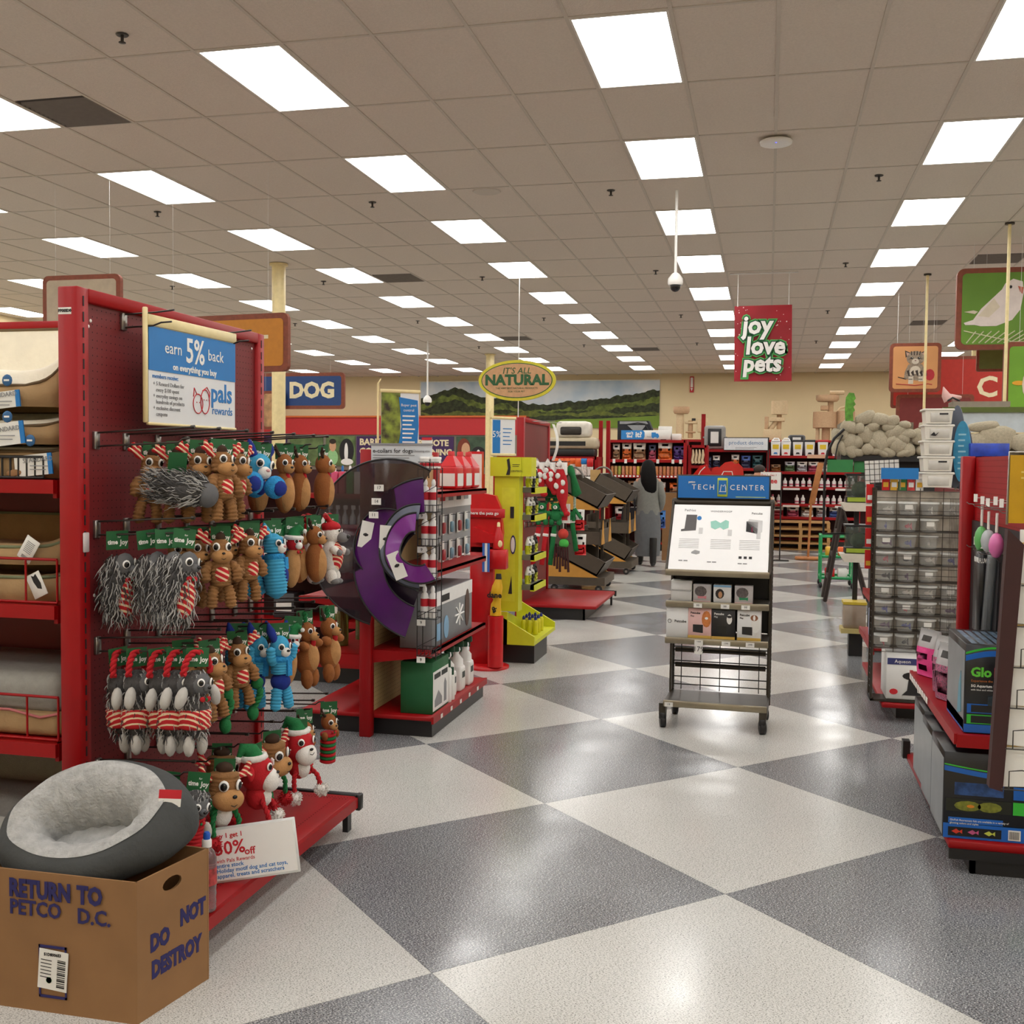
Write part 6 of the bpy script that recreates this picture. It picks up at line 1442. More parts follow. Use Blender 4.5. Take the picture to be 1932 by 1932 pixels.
for k, (x, mb, lab) in enumerate(((-.09, mat('bow_pink', (206, 130, 136), .6), 'square box with grey dog and pink bow tie'), (.03, None, 'square box with beagle picture and blue top'), (.155, mat('bow_green', (40, 140, 90), .6), 'square box with grey dog and green bow tie'))):
    t = shelf_box('gadget_box', lab+' on the upper gadget shelf', x, .06, .766, .105, .07, .108, BXW if k == 1 else mat('box_pale_grey', (190, 186, 184), .5))
    if k == 1:
        face_print(t, 'blue_top', mat('pale_blue', (130, 176, 210), .5), [(-.052, .095), (.052, .095), (.052, .107), (-.052, .107)]); face_print(t, 'printed_dog', PR3, blob(-.015, .055, .026, .03)); face_print(t, 'dog_face', mat('beagle_tan', (190, 140, 100), .6), blob(-.012, .05, .012, .02), -.0018)
    else:
        face_print(t, 'printed_dog', mat('dog_grey', (96, 88, 86), .6, var=.4, scale=80), blob(-.008, .065, .036, .032)); face_print(t, 'bow_tie', mb, bone(.0, .03, 1.1), -.0018); face_print(t, 'pink_edge', PKB, [(-.052, .002), (.052, .002), (.052, .008), (-.052, .008)])
t = shelf_box('gadget_box', 'plain white Petcube box on the lower gadget shelf', -.235, .05, .546, .13, .1, .2, BXW); text(t, 'Petcube', .022, INK, (.02, -.0012, .1), bold=.0003)
b = B(); b.tube([(-.045+.011*math.cos(k*PI/3), -.001, .1+.012*math.sin(k*PI/3)) for k in range(6)], .0015, 4, closed=True); b.build('hexagon_logo', INK, t)
GOLD = mat('box_gold', (206, 168, 80), .4)
for k, (x, m, lab, ink) in enumerate(((-.1, PKB, 'pink gadget box with pomeranian picture', INK), (.04, mat('box_black', (36, 34, 34), .4), 'black gadget box with white dog picture', WHITE), (.19, BXW, 'white gadget box with beagle picture and gold foot', INK))):
    t = shelf_box('gadget_box', lab+' on the lower gadget shelf', x, .05, .546, .138, .1, .185, m); text(t, 'Petcube', .018, ink, (-.055, -.0012, .155), align='LEFT', bold=.0004); text(t, 'Play', .014, ink, (-.055, -.0012, .137), align='LEFT')
    face_print(t, 'gold_foot', GOLD, [(-.069, .002), (.069, .002), (.069, .02), (-.069, .02)]); face_print(t, 'printed_device', PR3 if k != 1 else mat('print_dark', (20, 20, 20), .3), [(-.04, .04), (-.04, .085), (.02, .085), (.02, .035)])
    if k == 0: face_print(t, 'printed_dog', mat('pom_orange', (200, 120, 60), .7, var=.2, scale=60), blob(.04, .12, .028, .05)); face_print(t, 'dog_muzzle', WHITE, blob(.04, .125, .01, .008), -.0018)
    if k == 1: face_print(t, 'printed_dog', PAPER, blob(.035, .125, .016, .03)); face_print(t, 'dog_mask', PR3, blob(.035, .14, .014, .008), -.0018)
    if k == 2: face_print(t, 'printed_dog', PAPER, blob(.038, .1, .026, .05)); face_print(t, 'dog_head', mat('beagle_brown', (140, 90, 60), .6), blob(.03, .14, .022, .018), -.0018); face_print(t, 'dog_blaze', WHITE, blob(.03, .14, .007, .016), -.0024)
for x, z, s_ in ((-.11, .762, "99"), (.05, .762, "99"), (.17, .762, "99"), (-.1, .542, "199"), (.06, .542, "199"), (.2, .542, "199"), (-.27, .16, "19")): price_tag(tc_, x, -.012 if z < .2 else (.02 if z > .7 else .012), z-.012, w=.05, h=.026, txt=s_)
o = price_tag(tc_, -.1, .004, .49, w=.05, h=.06, txt='179')
price_tag(o, 0, -.001, .036, w=.05, h=.012)
# ================================================================ hanging banner and ceiling fittings
bn = thing('holiday_banner', 'red joy love pets holiday banner hanging over the aisle', 'banner', (-.09, 12.0, 2.93))
b = B(); b.grid(lambda u, v: (-.305+.61*u+.012*(1-v), .01*math.sin(3*u+2*v), -.41+.82*v), 10, 10); b.grid(lambda u, v: (-.305+.61*u+.012*(1-v), .004+.01*math.sin(3*u+2*v), -.41+.82*v), 10, 10, flip=True)
b.build('banner_sheet', mat('banner_red', (150, 14, 30), .55, var=.3, scale=2.2), bn)
b = B(); rn = random.Random(5)
for k in range(34): x = rn.choice((-1, 1))*rn.uniform(.14, .29); z = rn.uniform(-.39, .39); r = rn.uniform(.004, .008); b.sph((x, -.014, z), (r, .002, r), sub=1)
b.build('printed_snow', mat('snow_pink', (236, 200, 200), .6), bn)
LG = mat('bubble_light_green', (76, 166, 84), .5); DG = mat('bubble_dark_green', (16, 84, 48), .5)
for s_, x, z, sz in (('joy', -.06, .19, .27), ('love', .03, -.035, .26), ('pets', -.0, -.225, .25)):
    text(bn, s_, sz, LG, (x, -.016, z), bold=.034, sx=.95, shear=.08); text(bn, s_, sz, DG, (x, -.019, z), bold=.022, sx=.95, shear=.08); text(bn, s_, sz, WHITE, (x, -.022, z), bold=.009, sx=.95, shear=.08)
bn.location = (-.11, 15.0, 3.265); bn.scale = (1.25, 1.25, 1.25)
for x in (-.27, .27): b = B(); b.tube([(x, 0, .4), (x*1.0, .0, .764)], .004, 4); b.build('string', WHITE, bn)
b = B(); b.box(-.36, .36, -.01, .01, .75, .764); b.build('ceiling_rail', WHITE, bn)
def dome(lab, x, y, z, r=.07, ln=None):
    t = thing('security_camera', lab, 'camera', (x, y, z)); b = B(); b.tube([(0, 0, .1), (0, 0, CEIL-z)], .014*r/.07, 8); b.build('drop_pole', WHITE, t)
    b = B(); b.lathe([(r*.3, r*1.7), (r*.55, r*1.5), (r, r*.9), (r*1.05, r*.3), (r*.95, 0)], n=24); b.build('housing', WHITE, t); b = B(); b.sph((0, 0, -.01), (r*.72, r*.72, r*.75), sub=3); b.build('dome_lens', mat('black_dome', (24, 24, 26), .08), t)
    return t
dome('white dome security camera on a long pole over the aisle', -.9, 10.4, 3.315)
dome('small far dome security camera in front of the mural', -7.16, 22.0, 2.9, .09)
t = thing('wireless_access_point', 'white disc access point with blue light on the ceiling', 'access point', (.01, 8.96, CEIL)); b = B(); b.lathe([(.09, -.045), (.125, -.04), (.13, -.02), (.11, -.012), (.06, -.002)], n=32); b.build('disc', WHITE, t); b = B(); b.sph((0, -.06, -.046), (.006, .006, .003)); b.build('status_light', mat('led_blue', (70, 80, 255), .3, emit=4), t)
sp0 = None
SPK = [(-3.95, 5.99), (-3.95, 10.3), (-6.35, 10.25), (-1.52, 10.3), (.92, 10.25), (-1.53, 14.6), (.92, 14.5), (-3.97, 14.65), (-6.35, 14.6), (-8.8, 14.6), (-8.8, 10.3), (-1.53, 18.9), (.92, 18.8), (-3.97, 18.9), (-6.35, 18.9), (-1.5, 4.0), (-8.8, 18.9), (3.36, 18.8), (-1.53, 23.2), (.92, 23.2), (-3.97, 23.2), (-6.35, 23.2)]
CN = {-3.95: 'left of the aisle', -3.97: 'left of the aisle', -6.35: 'over the left shelves', -8.8: 'far out to the left', -1.52: 'along the aisle', -1.53: 'along the aisle', -1.5: 'along the aisle', .92: 'right of the banner', 3.36: 'far out to the right'}
for k, (x, y) in enumerate(sorted(SPK, key=lambda q: q[1])):
    r_ = ['nearest', 'second', 'third', 'fourth', 'fifth'][min(4, int((y-2)/4.3))]
    lab = f'small ceiling sprinkler head {CN[x]}, {r_} row' 
    if sp0 is None:
        sp0 = thing('sprinkler', lab, 'sprinkler', (x, y, CEIL), group='ceiling sprinklers'); b = B(); b.lathe([(.035, -.006), (.04, 0)], n=16); b.build('escutcheon', DARK, sp0); b = B(); b.lathe([(.01, -.05), (.01, 0)], n=8); b.lathe([(.004, -.052), (.022, -.05), (.022, -.046)], n=12); b.build('head', DARK, sp0)
    else: dup(sp0, (x, y, CEIL), (0, 0, 0), lab)
t = thing('ceiling_speaker', 'round flat ceiling speaker left of the aisle', 'speaker', (-2.7, 10.1, CEIL)); b = B(); b.lathe([(.13, -.008), (.14, 0)], n=28); b.build('grille', GRIDM, t)
# ================================================================ far shelving
def shelf_run(name, label, x0, x1, y0, y1, H, zs, base=.15, back=None, lip=.05, top=True, posts=True):
    """red gondola facing the camera"""
    t = thing(name, label, 'shelving', ((x0+x1)/2, (y0+y1)/2, 0))
    for x in (x0, x1): b = wb(t); b.box(x-.03, x+.03, y0 if posts else y1-.06, y1, 0, H); b.build('side_frame' if posts else 'upright', RED, t)
    b = wb(t); b.box(x0, x1, y1-.03, y1, base, H); b.build('back_panel', back or mat('dark_maroon_back', (58, 16, 18), .7), t)
    if top: b = wb(t); b.box(x0, x1, y0, y1, H-.05, H); b.build('top_rail', RED, t)
    for z in zs:
        b = wb(t); b.box(x0, x1, y0+.01, y1-.03, z-.015, z); b.box(x0, x1, y0-.01, y0+.012, z-lip, z+.004); b.build('shelf', RED, t)
    b = wb(t); b.box(x0, x1, y0+.01, y1, base-.03, base); b.build('base_deck', RED, t); b = wb(t); b.box(x0, x1, y0+.06, y0+.08, 0, base-.03); b.build('kick_plate', BLACK, t)
    return t
_pm = {}
def bag_row(prefix, items, y, z, group, cat='bag', rowlab=''):
    """items: (x, w, h, colour key pair, description)"""
    for k, (x, w, h, cols, d) in enumerate(items):
        key = (w, h, cols)
        if key not in _pm: _pm[key] = pouch_mesh('bag', w, h, w*.45, [mat(f'bag_{c[0]}_{c[1]}_{c[2]}', c, .35, var=.45, scale=14) for c in cols], .62)
        t = thing(prefix, f'{d}, {rowlab}', cat, (x, y, z), group=group); obj('bag', _pm[key], t)
OR = (204, 96, 30); KR = (150, 116, 84); PK = (170, 70, 96); VI = (70, 40, 120); WH = (220, 214, 206); GN = (90, 120, 80); TL = (20, 70, 74); NV = (40, 44, 74); RD = (150, 30, 40); SI = (180, 180, 186); BU = (60, 90, 160)
YS = 20.0
cs = shelf_run('treat_shelving', 'red treat shelving under the cant find it sign', -2.93, -1.5, YS, YS+.5, 2.07, (1.70, 1.41, 1.0, .45))
bag_row('treat_bag', [(-2.8, .14, .3, (KR, WH), 'kraft and white bag leftmost'), (-2.6, .18, .32, (OR, WH), 'orange and white bag second from left'), (-2.36, .24, .31, (KR, WH), 'wide kraft bag third from left'), (-2.12, .14, .28, (PK, NV), 'pink bag fourth from left'),
                      (-1.88, .27, .34, (OR, WH), 'big orange bag fifth from left'), (-1.66, .13, .26, (VI, VI), 'purple bag sixth from left'), (-1.56, .1, .26, (VI, VI), 'purple bag rightmost')], YS+.14, 1.701, 'treat bags on the top shelf', rowlab='top treat shelf')
CANC = [(196, 130, 80), (190, 150, 90), (150, 160, 70), (200, 130, 100), (206, 150, 90), (210, 140, 80), (214, 130, 110), (214, 190, 70)]
cm = [can_mesh('can', .03, .17, [mat(f'can_wrap_{k}', c, .4, var=.25, scale=40), CHROME]) for k, c in enumerate(CANC)]
for k in range(20):
    x = -2.86+k*.07
    t = thing('treat_can', f'slim treat can, {ORD[k] if k < 16 else ["seventeenth", "eighteenth", "nineteenth", "twentieth"][k-16]} from the left on the middle treat shelf', 'can', (x, YS+.06, 1.411), group='treat cans in a row'); obj('can', cm[min(k, 7) if k < 8 else (3 if k % 2 else 0)], t)
    price_tag(cs, x-cs.location.x, -.262, 1.39, w=.04, h=.03)
for x in (-2.82, -2.6, -2.42, -2.0, -1.72, -1.58): price_tag(cs, x-cs.location.x, -.262, 1.67, w=.05, h=.08)
bag_row('treat_bag', [(-2.75, .22, .3, (KR, WH), 'kraft bag leftmost'), (-2.48, .18, .3, (OR, KR), 'orange bag second from left'), (-2.22, .2, .28, (KR, OR), 'brown bag behind the woman'), (-1.96, .2, .28, (OR, WH), 'orange bag right of the woman'), (-1.67, .24, .27, (KR, OR), 'wide brown bag rightmost')], YS+.15, 1.001, 'treat bags on the lower shelf', rowlab='lower treat shelf')
bag_row('treat_bag', [(-2.7+k*.3, .24, .36, ((100, 150, 60) if k % 2 else RD, WH), f'large floor-level bag {ORD[k]} from left') for k in range(4)], YS+.2, .451, 'large bags near the floor', rowlab='bottom treat shelf')
sg = thing('help_sign', 'cant find it sign with blue truck on the treat shelving', 'sign', (-2.26, YS+.05, 2.07))
b = B(); b.rbox(-.44, .48, 0, .02, .01, .18, .003, 1); b.build('board', PAPER, sg); b = B(); b.prism([(-.44, .01), (-.02, .01), (.0, .06), (-.0, .14), (-.03, .18), (-.44, .18)], -.004, 0); b.build('blue_half', mat('help_blue', (40, 130, 200), .5), sg)
text(sg, "can't", .07, WHITE, (-.28, -.006, .125), bold=.003); text(sg, 'find', .07, WHITE, (-.28, -.006, .065), bold=.003); text(sg, 'it?', .14, WHITE, (-.11, -.006, .095), bold=.005); text(sg, 'free', .045, GREYINK, (.08, -.004, .06))
b = B(); b.prism([(.13, .05), (.13, .14), (.21, .14), (.21, .12), (.25, .12), (.27, .08), (.27, .05)], -.004, -.001); b.prism(blob(.16, .05, .018, .018), -.006, -.002); b.prism(blob(.24, .05, .018, .018), -.006, -.002); b.build('truck', mat('help_blue'), sg)
b = B(); b.box(-.4, -.3, 0, .03, 0, .015); b.box(.3, .4, 0, .03, 0, .015); b.build('foot', BLACK, sg)
t = thing('travel_crate', 'black and grey soft pet crate on top of the treat shelving', 'crate', (-2.3, YS+.28, 2.07)); b = B(); b.prism([(-.48, 0), (.14, 0), (.16, .22), (.1, .36), (-.48, .36)], -.16, .16); b.build('crate_body', mat('crate_black', (34, 36, 42), .8), t)
b = B(); b.prism([(-.44, .3), (.1, .3), (.06, .35), (-.44, .35)], -.168, -.16); b.prism([(-.3, .28), (.06, .28), (-.04, .16), (-.14, .14)], -.168, -.16); b.build('grey_flap', mat('crate_grey', (150, 152, 154), .8), t); b = B(); b.tube([(-.3, -.17, .29), (-.1, -.17, .32), (.04, -.17, .3), (.1, -.17, .18)], .012, 6); b.build('zip_edge', BLACK, t)
t = carton('white_carton', 'white carton stacked behind the cant find it sign', -2.02, -1.78, YS+.2, YS+.4, 2.07, 2.33, PAPER); t = carton('white_carton', 'low white carton at the right end of the treat shelving', -1.76, -1.6, YS+.15, YS+.4, 2.07, 2.19, PAPER)
# hook bay to the right of it
hb2 = shelf_run('treat_shelving', 'narrow red bay of hanging chews beside the treat shelving', -1.42, -1.12, YS+.1, YS+.5, 1.98, (1.6, 1.1, .6))
for k in range(4): t = thing('hanging_chew', f'bundle of pale rawhide chews, {ORD[k]} on the narrow bay', 'chew', (-1.36+k*.06, YS+.05, 1.9), group='rawhide chews'); b = B(); b.tube([(0, 0, 0), (.01, 0, -.1), (-.01, 0, -.2), (.01, 0, -.26)], [.012, .026, .024, .03], 8); b.build('chew', mat('rawhide', (206, 184, 150), .7), t)
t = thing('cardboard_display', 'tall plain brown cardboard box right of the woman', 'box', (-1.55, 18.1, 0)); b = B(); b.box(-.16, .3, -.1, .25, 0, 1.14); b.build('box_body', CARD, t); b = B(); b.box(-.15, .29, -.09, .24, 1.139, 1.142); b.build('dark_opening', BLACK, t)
# product demos bay
pd = shelf_run('demo_shelving', 'red shelving bay under the product demos sign', -1.27, .0, 21.0, 21.5, 1.92, (1.56, 1.15, .7))
b = wb(pd); b.box(-1.3, -1.22, 21.44, 21.5, 1.9, 2.62); b.build('tall_upright', RED, pd)
bag_row('treat_bag', [(-1.15, .16, .22, (NV, NV), 'navy pouch first'), (-.98, .14, .24, (NV, WH), 'navy and white pouch second'), (-.62, .15, .26, (OR, WH), 'orange pouch third'), (-.42, .18, .24, (NV, BU), 'blue pouch fourth'), (-.2, .2, .25, (TL, TL), 'teal pouch fifth')], 21.12, 1.561, 'pouches in the demo bay', rowlab='product demos bay')
bag_row('treat_bag', [(-1.0+k*.22, .2, .3, (RD if k % 2 else NV, WH), f'lower pouch {ORD[k]} from left') for k in range(5)], 21.12, 1.151, 'lower pouches in the demo bay', rowlab='product demos bay')
t = thing('demo_sign', 'white product demos sign in a black frame', 'sign', (-.42, 20.96, 1.9)); b = B(); b.box(-.42, .42, 0, .02, 0, .25); b.build('frame', BLACK, t); b = B(); b.box(-.41, .41, -.004, 0, .01, .235); b.build('panel', mat('panel_white', (220, 224, 228), .5), t); text(t, 'product demos', .105, mat('steel_blue_ink', (90, 130, 170), .6), (0, -.006, .145)); lines(t, -.2, -.0045, .05, 2, .4, .025, GREYINK, .008)
b = B(); b.box(.405, .43, -.005, .02, -.9, .25); b.build('post', mat('black_steel'), t)
t = thing('pet_carrier', 'grey plastic pet carrier standing upright on the demo bay', 'carrier', (-1.02, 21.25, 1.92)); b = B(); b.rbox(-.2, .2, -.16, .18, 0, .46, .05, 3); b.build('shell', mat('carrier_grey', (150, 148, 144), .5), t); b = B(); b.rbox(-.13, .13, -.18, -.15, .06, .4, .012, 2); d_ = b.build('door', BLACK, t); b = B(); b.box(-.075, .075, -.186, -.18, .12, .34); b.build('paper_label', PAPER, d_); b = B(); b.box(-.23, .23, -.03, .03, .22, .25); b.build('latch_rim', mat('carrier_grey'), t)
# red heart standee and small sign
t = thing('heart_display', 'glossy red heart-shaped display behind the TECH CENTER header', 'display', (-.95, 19.0, 0))
hs = [(.0, 1.38), (.1, 1.55), (.22, 1.66), (.34, 1.68), (.43, 1.6), (.45, 1.48), (.42, 1.3), (.2, .95), (0, .7), (-.25, .95), (-.42, 1.25), (-.36, 1.4), (-.2, 1.6), (-.1, 1.62), (-.02, 1.5)]
b = B(); b.prism(hs, -.04, .04); b.build('heart_panel', mat('gloss_red', (196, 16, 26), .12, coat=.5), t); b = B(); b.prism([(x*.8+.18, z*.98) for x, z in hs], .06, .09); b.build('rear_heart', mat('gloss_red'), t)
b = B(); b.tube([(-.3, -.045, 1.3), (-.2, -.045, 1.5), (-.12, -.045, 1.58)], .008, 5); b.tube([(.1, -.045, 1.3), (.2, -.045, 1.5), (.34, -.045, 1.5), (.37, -.045, 1.36)], .008, 5); b.build('white_line', PAPER, t)
b = B(); b.box(-.2, .2, -.15, .15, 0, .03); b.box(-.03, .03, -.02, .02, .03, .9); b.build('stand', BLACK, t)
t = thing('small_sign', 'white buy one get one sign beside the TECH CENTER header', 'sign', (.02, 18.6, 0)); b = B(); b.box(-.14, .2, -.01, .01, 1.2, 1.5); b.build('panel', PAPER, t); text(t, 'Buy 1, Get 1', .05, REDINK, (-.0, -.014, 1.45)); text(t, 'free', .12, REDINK, (.04, -.014, 1.35), bold=.003); b = B(); b.tube([(.2, 0, 0), (.2, 0, 1.5)], .012, 6); b.box(.05, .35, -.1, .1, 0, .015); b.build('post', BLACK, t)
# litter bay
lt = shelf_run('litter_shelving', 'red shelving with white litter tubs on top and pallets below', .0, 1.75, 22.0, 22.55, 1.82, (1.5, 1.2, .86, .6), top=True)
LBL = mat('litter_yellow', (222, 190, 40), .5); LC = [mat('lid_white', (226, 226, 224), .4), mat('lid_black', (40, 40, 42), .4), mat('lid_red', (190, 40, 50), .4), mat('lid_teal', (70, 140, 160), .4)]
for k, x in enumerate((.14, .34, .57, .8, 1.05, 1.32)):
    jug = k < 2
    t = thing('litter_tub', f'white litter {"jug" if jug else "tub"} with {["white", "white", "black", "black", "red", "teal"][k]} lid, {ORD[k]} from the left', 'tub', (x, 22.14, 1.82), group='litter tubs')
    b = B(); b.prism([(-.08, 0), (.08, 0), (.095, .28), (-.095, .28)], -.09, .09); b.build('tub_body', BXW, t)
    b = B()
    if jug: b.rbox(-.09, .09, -.085, .085, .27, .31, .02, 2); b.tube([(-.06, 0, .3), (-.03, 0, .34), (.05, 0, .34), (.07, 0, .3)], .014, 6); b.build('handle', BXW, t)
    else: b.rbox(-.105, .105, -.1, .1, .275, .315, .006, 1); b.build('lid', LC[{2: 1, 3: 1, 4: 2, 5: 3}[k]], t)
    b = B(); b.box(-.06, .06, -.094, -.09, .13, .22); o = b.build('yellow_label', LBL, t); b = B(); b.prism([(-.04, .03), (.04, .03), (.025, .065), (-.025, .065)], -.094, -.09); b.build('cat_print', [BLUE, REDINK, INK, INK, REDINK, mat('lid_teal')][k], t)
t = thing('pet_carrier', 'small black-fronted carrier behind the litter tubs', 'carrier', (.55, 22.4, 1.82)); b = B(); b.rbox(-.17, .17, -.1, .12, .0, .42, .05, 3); b.build('shell', mat('carrier_dark', (80, 80, 84), .5), t); b = B(); b.rbox(-.13, .13, -.115, -.09, .28, .4, .01, 1); d_ = b.build('door', BLACK, t); b = B(); b.box(-.08, .08, -.12, -.115, .31, .37); b.build('paper_label', PAPER, d_)
bag_row('litter_bag', [(.15, .2, .14, ((150, 100, 50), KR), 'brown flat bag'), (.42, .2, .2, (GN, SI), 'grey-green bag'), (.66, .2, .2, (SI, WH), 'silver bag'), (.88, .2, .2, (PK, WH), 'pink and white bag'), (1.1, .2, .2, (WH, KR), 'white crinkled bag'), (1.33, .2, .22, (BU, WH), 'blue and white bag'), (1.56, .18, .2, (PK, WH), 'pink bag at the right')], 22.14, 1.501, 'bags under the litter tubs', rowlab='shelf under the litter tubs')
wbm = None
rowc = 0
for z, nm in ((1.201, 'upper'), (.861, 'lower')):
    for k in range(14):
        if nm == 'lower' and k in (2, 3, 6): continue
        x = .1+k*.118; h_ = .13+.05*((k*7) % 3)/2
        t = thing('white_bottle', f'small white stain remover bottle, {ORD[k]} place from left on the {nm} bottle shelf', 'bottle', (x, 22.1, z), group='white bottles on the litter shelving')
        if wbm is None:
            b = B(); b.lathe([(.038, 0), (.04, .01), (.04, .11), (.02, .13), (.02, .15)], n=12); wbm = b.mesh('bottle_body', WHITE); b = B(); b.lathe([(.022, .15), (.022, .175), (.016, .18)], n=10); wcm = b.mesh('cap', mat('pink_cap', (200, 80, 110), .5)); b = B(); b.lathe([(.0405, .03), (.0405, .06)], n=12); wlm = b.mesh('label_band', mat('pink_label', (200, 110, 130), .5))
        obj('bottle_body', wbm, t); obj('cap', wcm if k % 3 == 0 else wbm, t, T=None if k % 3 == 0 else Matrix.Diagonal((.4, .4, .3, 1)) @ mv(0, 0, .45)); obj('label_band', wlm, t)
for z in (1.175, .835): 
    for k in range(3): b = wb(lt); b.box(.3+k*.5, .62+k*.5, 21.975, 21.985, z-.04, z); b.build('shelf_strip', PAPER, lt)
b = wb(lt); b.box(.75, 1.15, 21.97, 21.985, 1.77, 1.84); b.build('tan_notice', mat('tan_notice', (206, 160, 130), .6), lt)
bag_row('litter_bag', [(.2, .24, .2, (RD, WH), 'red and white bag left'), (.5, .24, .2, (PK, WH), 'magenta bag second'), (.78, .24, .2, (WH, KR), 'white crinkled bag third'), (1.05, .2, .2, (SI, WH), 'silver bag fourth'), (1.3, .2, .2, (BU, WH), 'blue bag fifth')], 22.14, .601, 'bags on the bottom litter shelf', rowlab='bottom litter shelf')
PW = mat('pallet_pine', (178, 136, 84), .8, var=.2, scale=10)
for k in range(4):
    t = thing('wooden_pallet', f'wooden pallet, {["lowest", "second", "third", "topmost"][k]} of the stack under the litter shelves', 'pallet', (.68, 21.52, k*.135), group='stacked pallets'); t.rotation_euler = (0, 0, .02*(k % 3-1))
    for i in range(6): b = B(); b.box(-.6, .5, -.38+i*.13, -.29+i*.13, .115, .133); b.build('top_slat', PW, t)
    for i in range(3): b = B(); b.box(-.6, .5, -.38+i*.32, -.29+i*.32, .0, .018); b.build('bottom_slat', PW, t)
    for i in range(3):
        b = B(); x = -.6+i*.52; b.box(x, x+.06, -.38, .36, .018, .115); b.build('stringer', PW, t)
# back-right wall shelving with cat trees
br = shelf_run('cat_tree_shelving', 'long red wall shelving carrying cat trees below the cream wall', -3.0, 4.2, 27.8, 28.5, 2.27, (1.8, 1.3, .8), posts=True)
CPT = mat('beige_carpet', (186, 152, 118), .95, var=.08, scale=30, bump=.4, bscale=80); CPT2 = mat('cream_carpet', (206, 182, 146), .95, var=.08, scale=30, bump=.4, bscale=80)
def cat_tree(lab, x, z, parts):
    t = thing('cat_tree', lab, 'cat tree', (x, 28.1, z), group='cat trees')
    for nm, kind, a, m in parts:
        b = B()
        if kind == 'c': cx, z0, z1, r = a; b.lathe([(r, z0), (r*1.02, (z0+z1)/2), (r, z1)], (cx, 0, 0), 20)
        elif kind == 'dish': cx, z0, z1, r = a; b.lathe([(r*.85, z0), (r, z0+.05), (r, z1), (r*.8, z1), (r*.75, z0+.08)], (cx, 0, 0), 20)
        elif kind == 'b': b.rbox(*a, .015, 2)
        elif kind == 't': b.tube(a[0], a[1], 10)
        b.build(nm, m, t)
cat_tree('cat tree with round dish perch and small square condo at left', -2.1, 2.27, [('post', 'c', (-.15, .0, .72, .1), CPT2), ('dish_perch', 'dish', (-.12, .68, .86, .21), CPT), ('base', 'b', (-.3, .5, -.2, .2, 0, .04), CPT2), ('thin_post', 'c', (.12, .04, .5, .06), CPT), ('platform', 'b', (-.02, .3, -.12, .12, .42, .47), CPT2), ('condo', 'b', (.3, .56, -.12, .12, .2, .56), CPT2), ('step', 'b', (0, .25, -.1, .1, .18, .22), CPT), ('condo_post', 'c', (.42, 0, .22, .05), CPT2), ('toy_ball', 'c', (.2, .5, .56, .05), BLACK)])
cat_tree('cat tree with tall cylinder top and sloping posts in the middle', .15, 2.27, [('box_base', 'b', (-.28, .16, -.2, .2, 0, .28), CPT2), ('ramp', 't', ([(-.12, 0, .27), (.04, 0, .5)], .06), CPT2), ('post', 'c', (.1, .28, .66, .06), CPT), ('curved_back', 'b', (-.26, -.16, -.12, .12, .28, .6), CPT), ('ledge', 'b', (-.14, .24, -.14, .14, .48, .58), CPT2), ('cylinder_condo', 'c', (.1, .66, 1.0, .2), CPT2)])
cat_tree('largest cat tree with drum condo and wide round perch', 1.42, 2.27, [('drum_condo', 'c', (-.05, .32, .72, .29), CPT), ('post', 'c', (-.02, 0, .34, .1), CPT), ('post', 'c', (.18, 0, .34, .06), CPT2), ('post', 'c', (-.22, 0, .34, .05), CPT2), ('upper_post', 'c', (.08, .72, 1.0, .07), CPT), ('small_condo', 'b', (-.16, .02, -.1, .1, .76, .88), CPT), ('round_perch', 'dish', (0, .98, 1.14, .28), CPT), ('top_roll', 't', ([(.05, 0, 1.2), (.4, 0, 1.2)], .05), CPT2), ('side_tower', 'c', (.45, 0, .74, .22), CPT), ('tower_arch', 't', ([(.25, 0, .74), (.32, 0, .82), (.45, 0, .85), (.58, 0, .82), (.65, 0, .74)], .03), CPT2)])
ar = thing('fire_arrow_sign', 'red arrow sign pointing down high on the back wall', 'sign', (-2.165, 30.98, 3.9)); b = B(); b.box(-.055, .055, -.03, .01, -.2, .25); b.build('plate', REDINK, ar); b = B(); b.box(-.035, .035, -.034, -.03, -.06, .22); b.prism([(-.035, -.08), (.035, -.08), (0, -.17)], -.034, -.03); b.build('arrow', PAPER, ar)
# kennels and hanging packs on the left of the carts
kg = shelf_run('toy_shelving', 'red bay with hanging packs and kennels on top behind the bin carts', -4.2, -2.62, 16.6, 17.1, 1.72, (1.2, .7))
for x in (-2.62, -2.5): b = wb(kg); b.box(x-.03, x+.03, 17.0, 17.06, 0, 2.3); b.build('tall_upright', RED, kg)
t = thing('kennel', 'wide tan plastic pet kennel on top of the hanging pack bay', 'kennel', (-3.05, 16.85, 1.72)); b = B(); b.rbox(-.4, .42, -.22, .22, .12, .3, .05, 2); b.build('top_shell', mat('kennel_tan', (190, 176, 150), .5), t); b = B(); b.rbox(-.36, .38, -.2, .2, .0, .13, .03, 2); b.build('bottom_shell', BLACK, t); b = B(); b.box(-.32, .25, -.226, -.21, .17, .24); b.build('vent_slot', BLACK, t)
t = thing('kennel', 'white plastic pet kennel stacked on the tan kennel', 'kennel', (-3.05, 16.85, 2.02)); b = B(); b.rbox(-.24, .3, -.2, .2, 0, .26, .07, 3); b.build('shell', mat('kennel_white', (222, 216, 204), .5), t); b = B(); b.rbox(-.16, .18, -.215, -.18, .04, .17, .03, 2); b.build('wire_door', DARK, t)
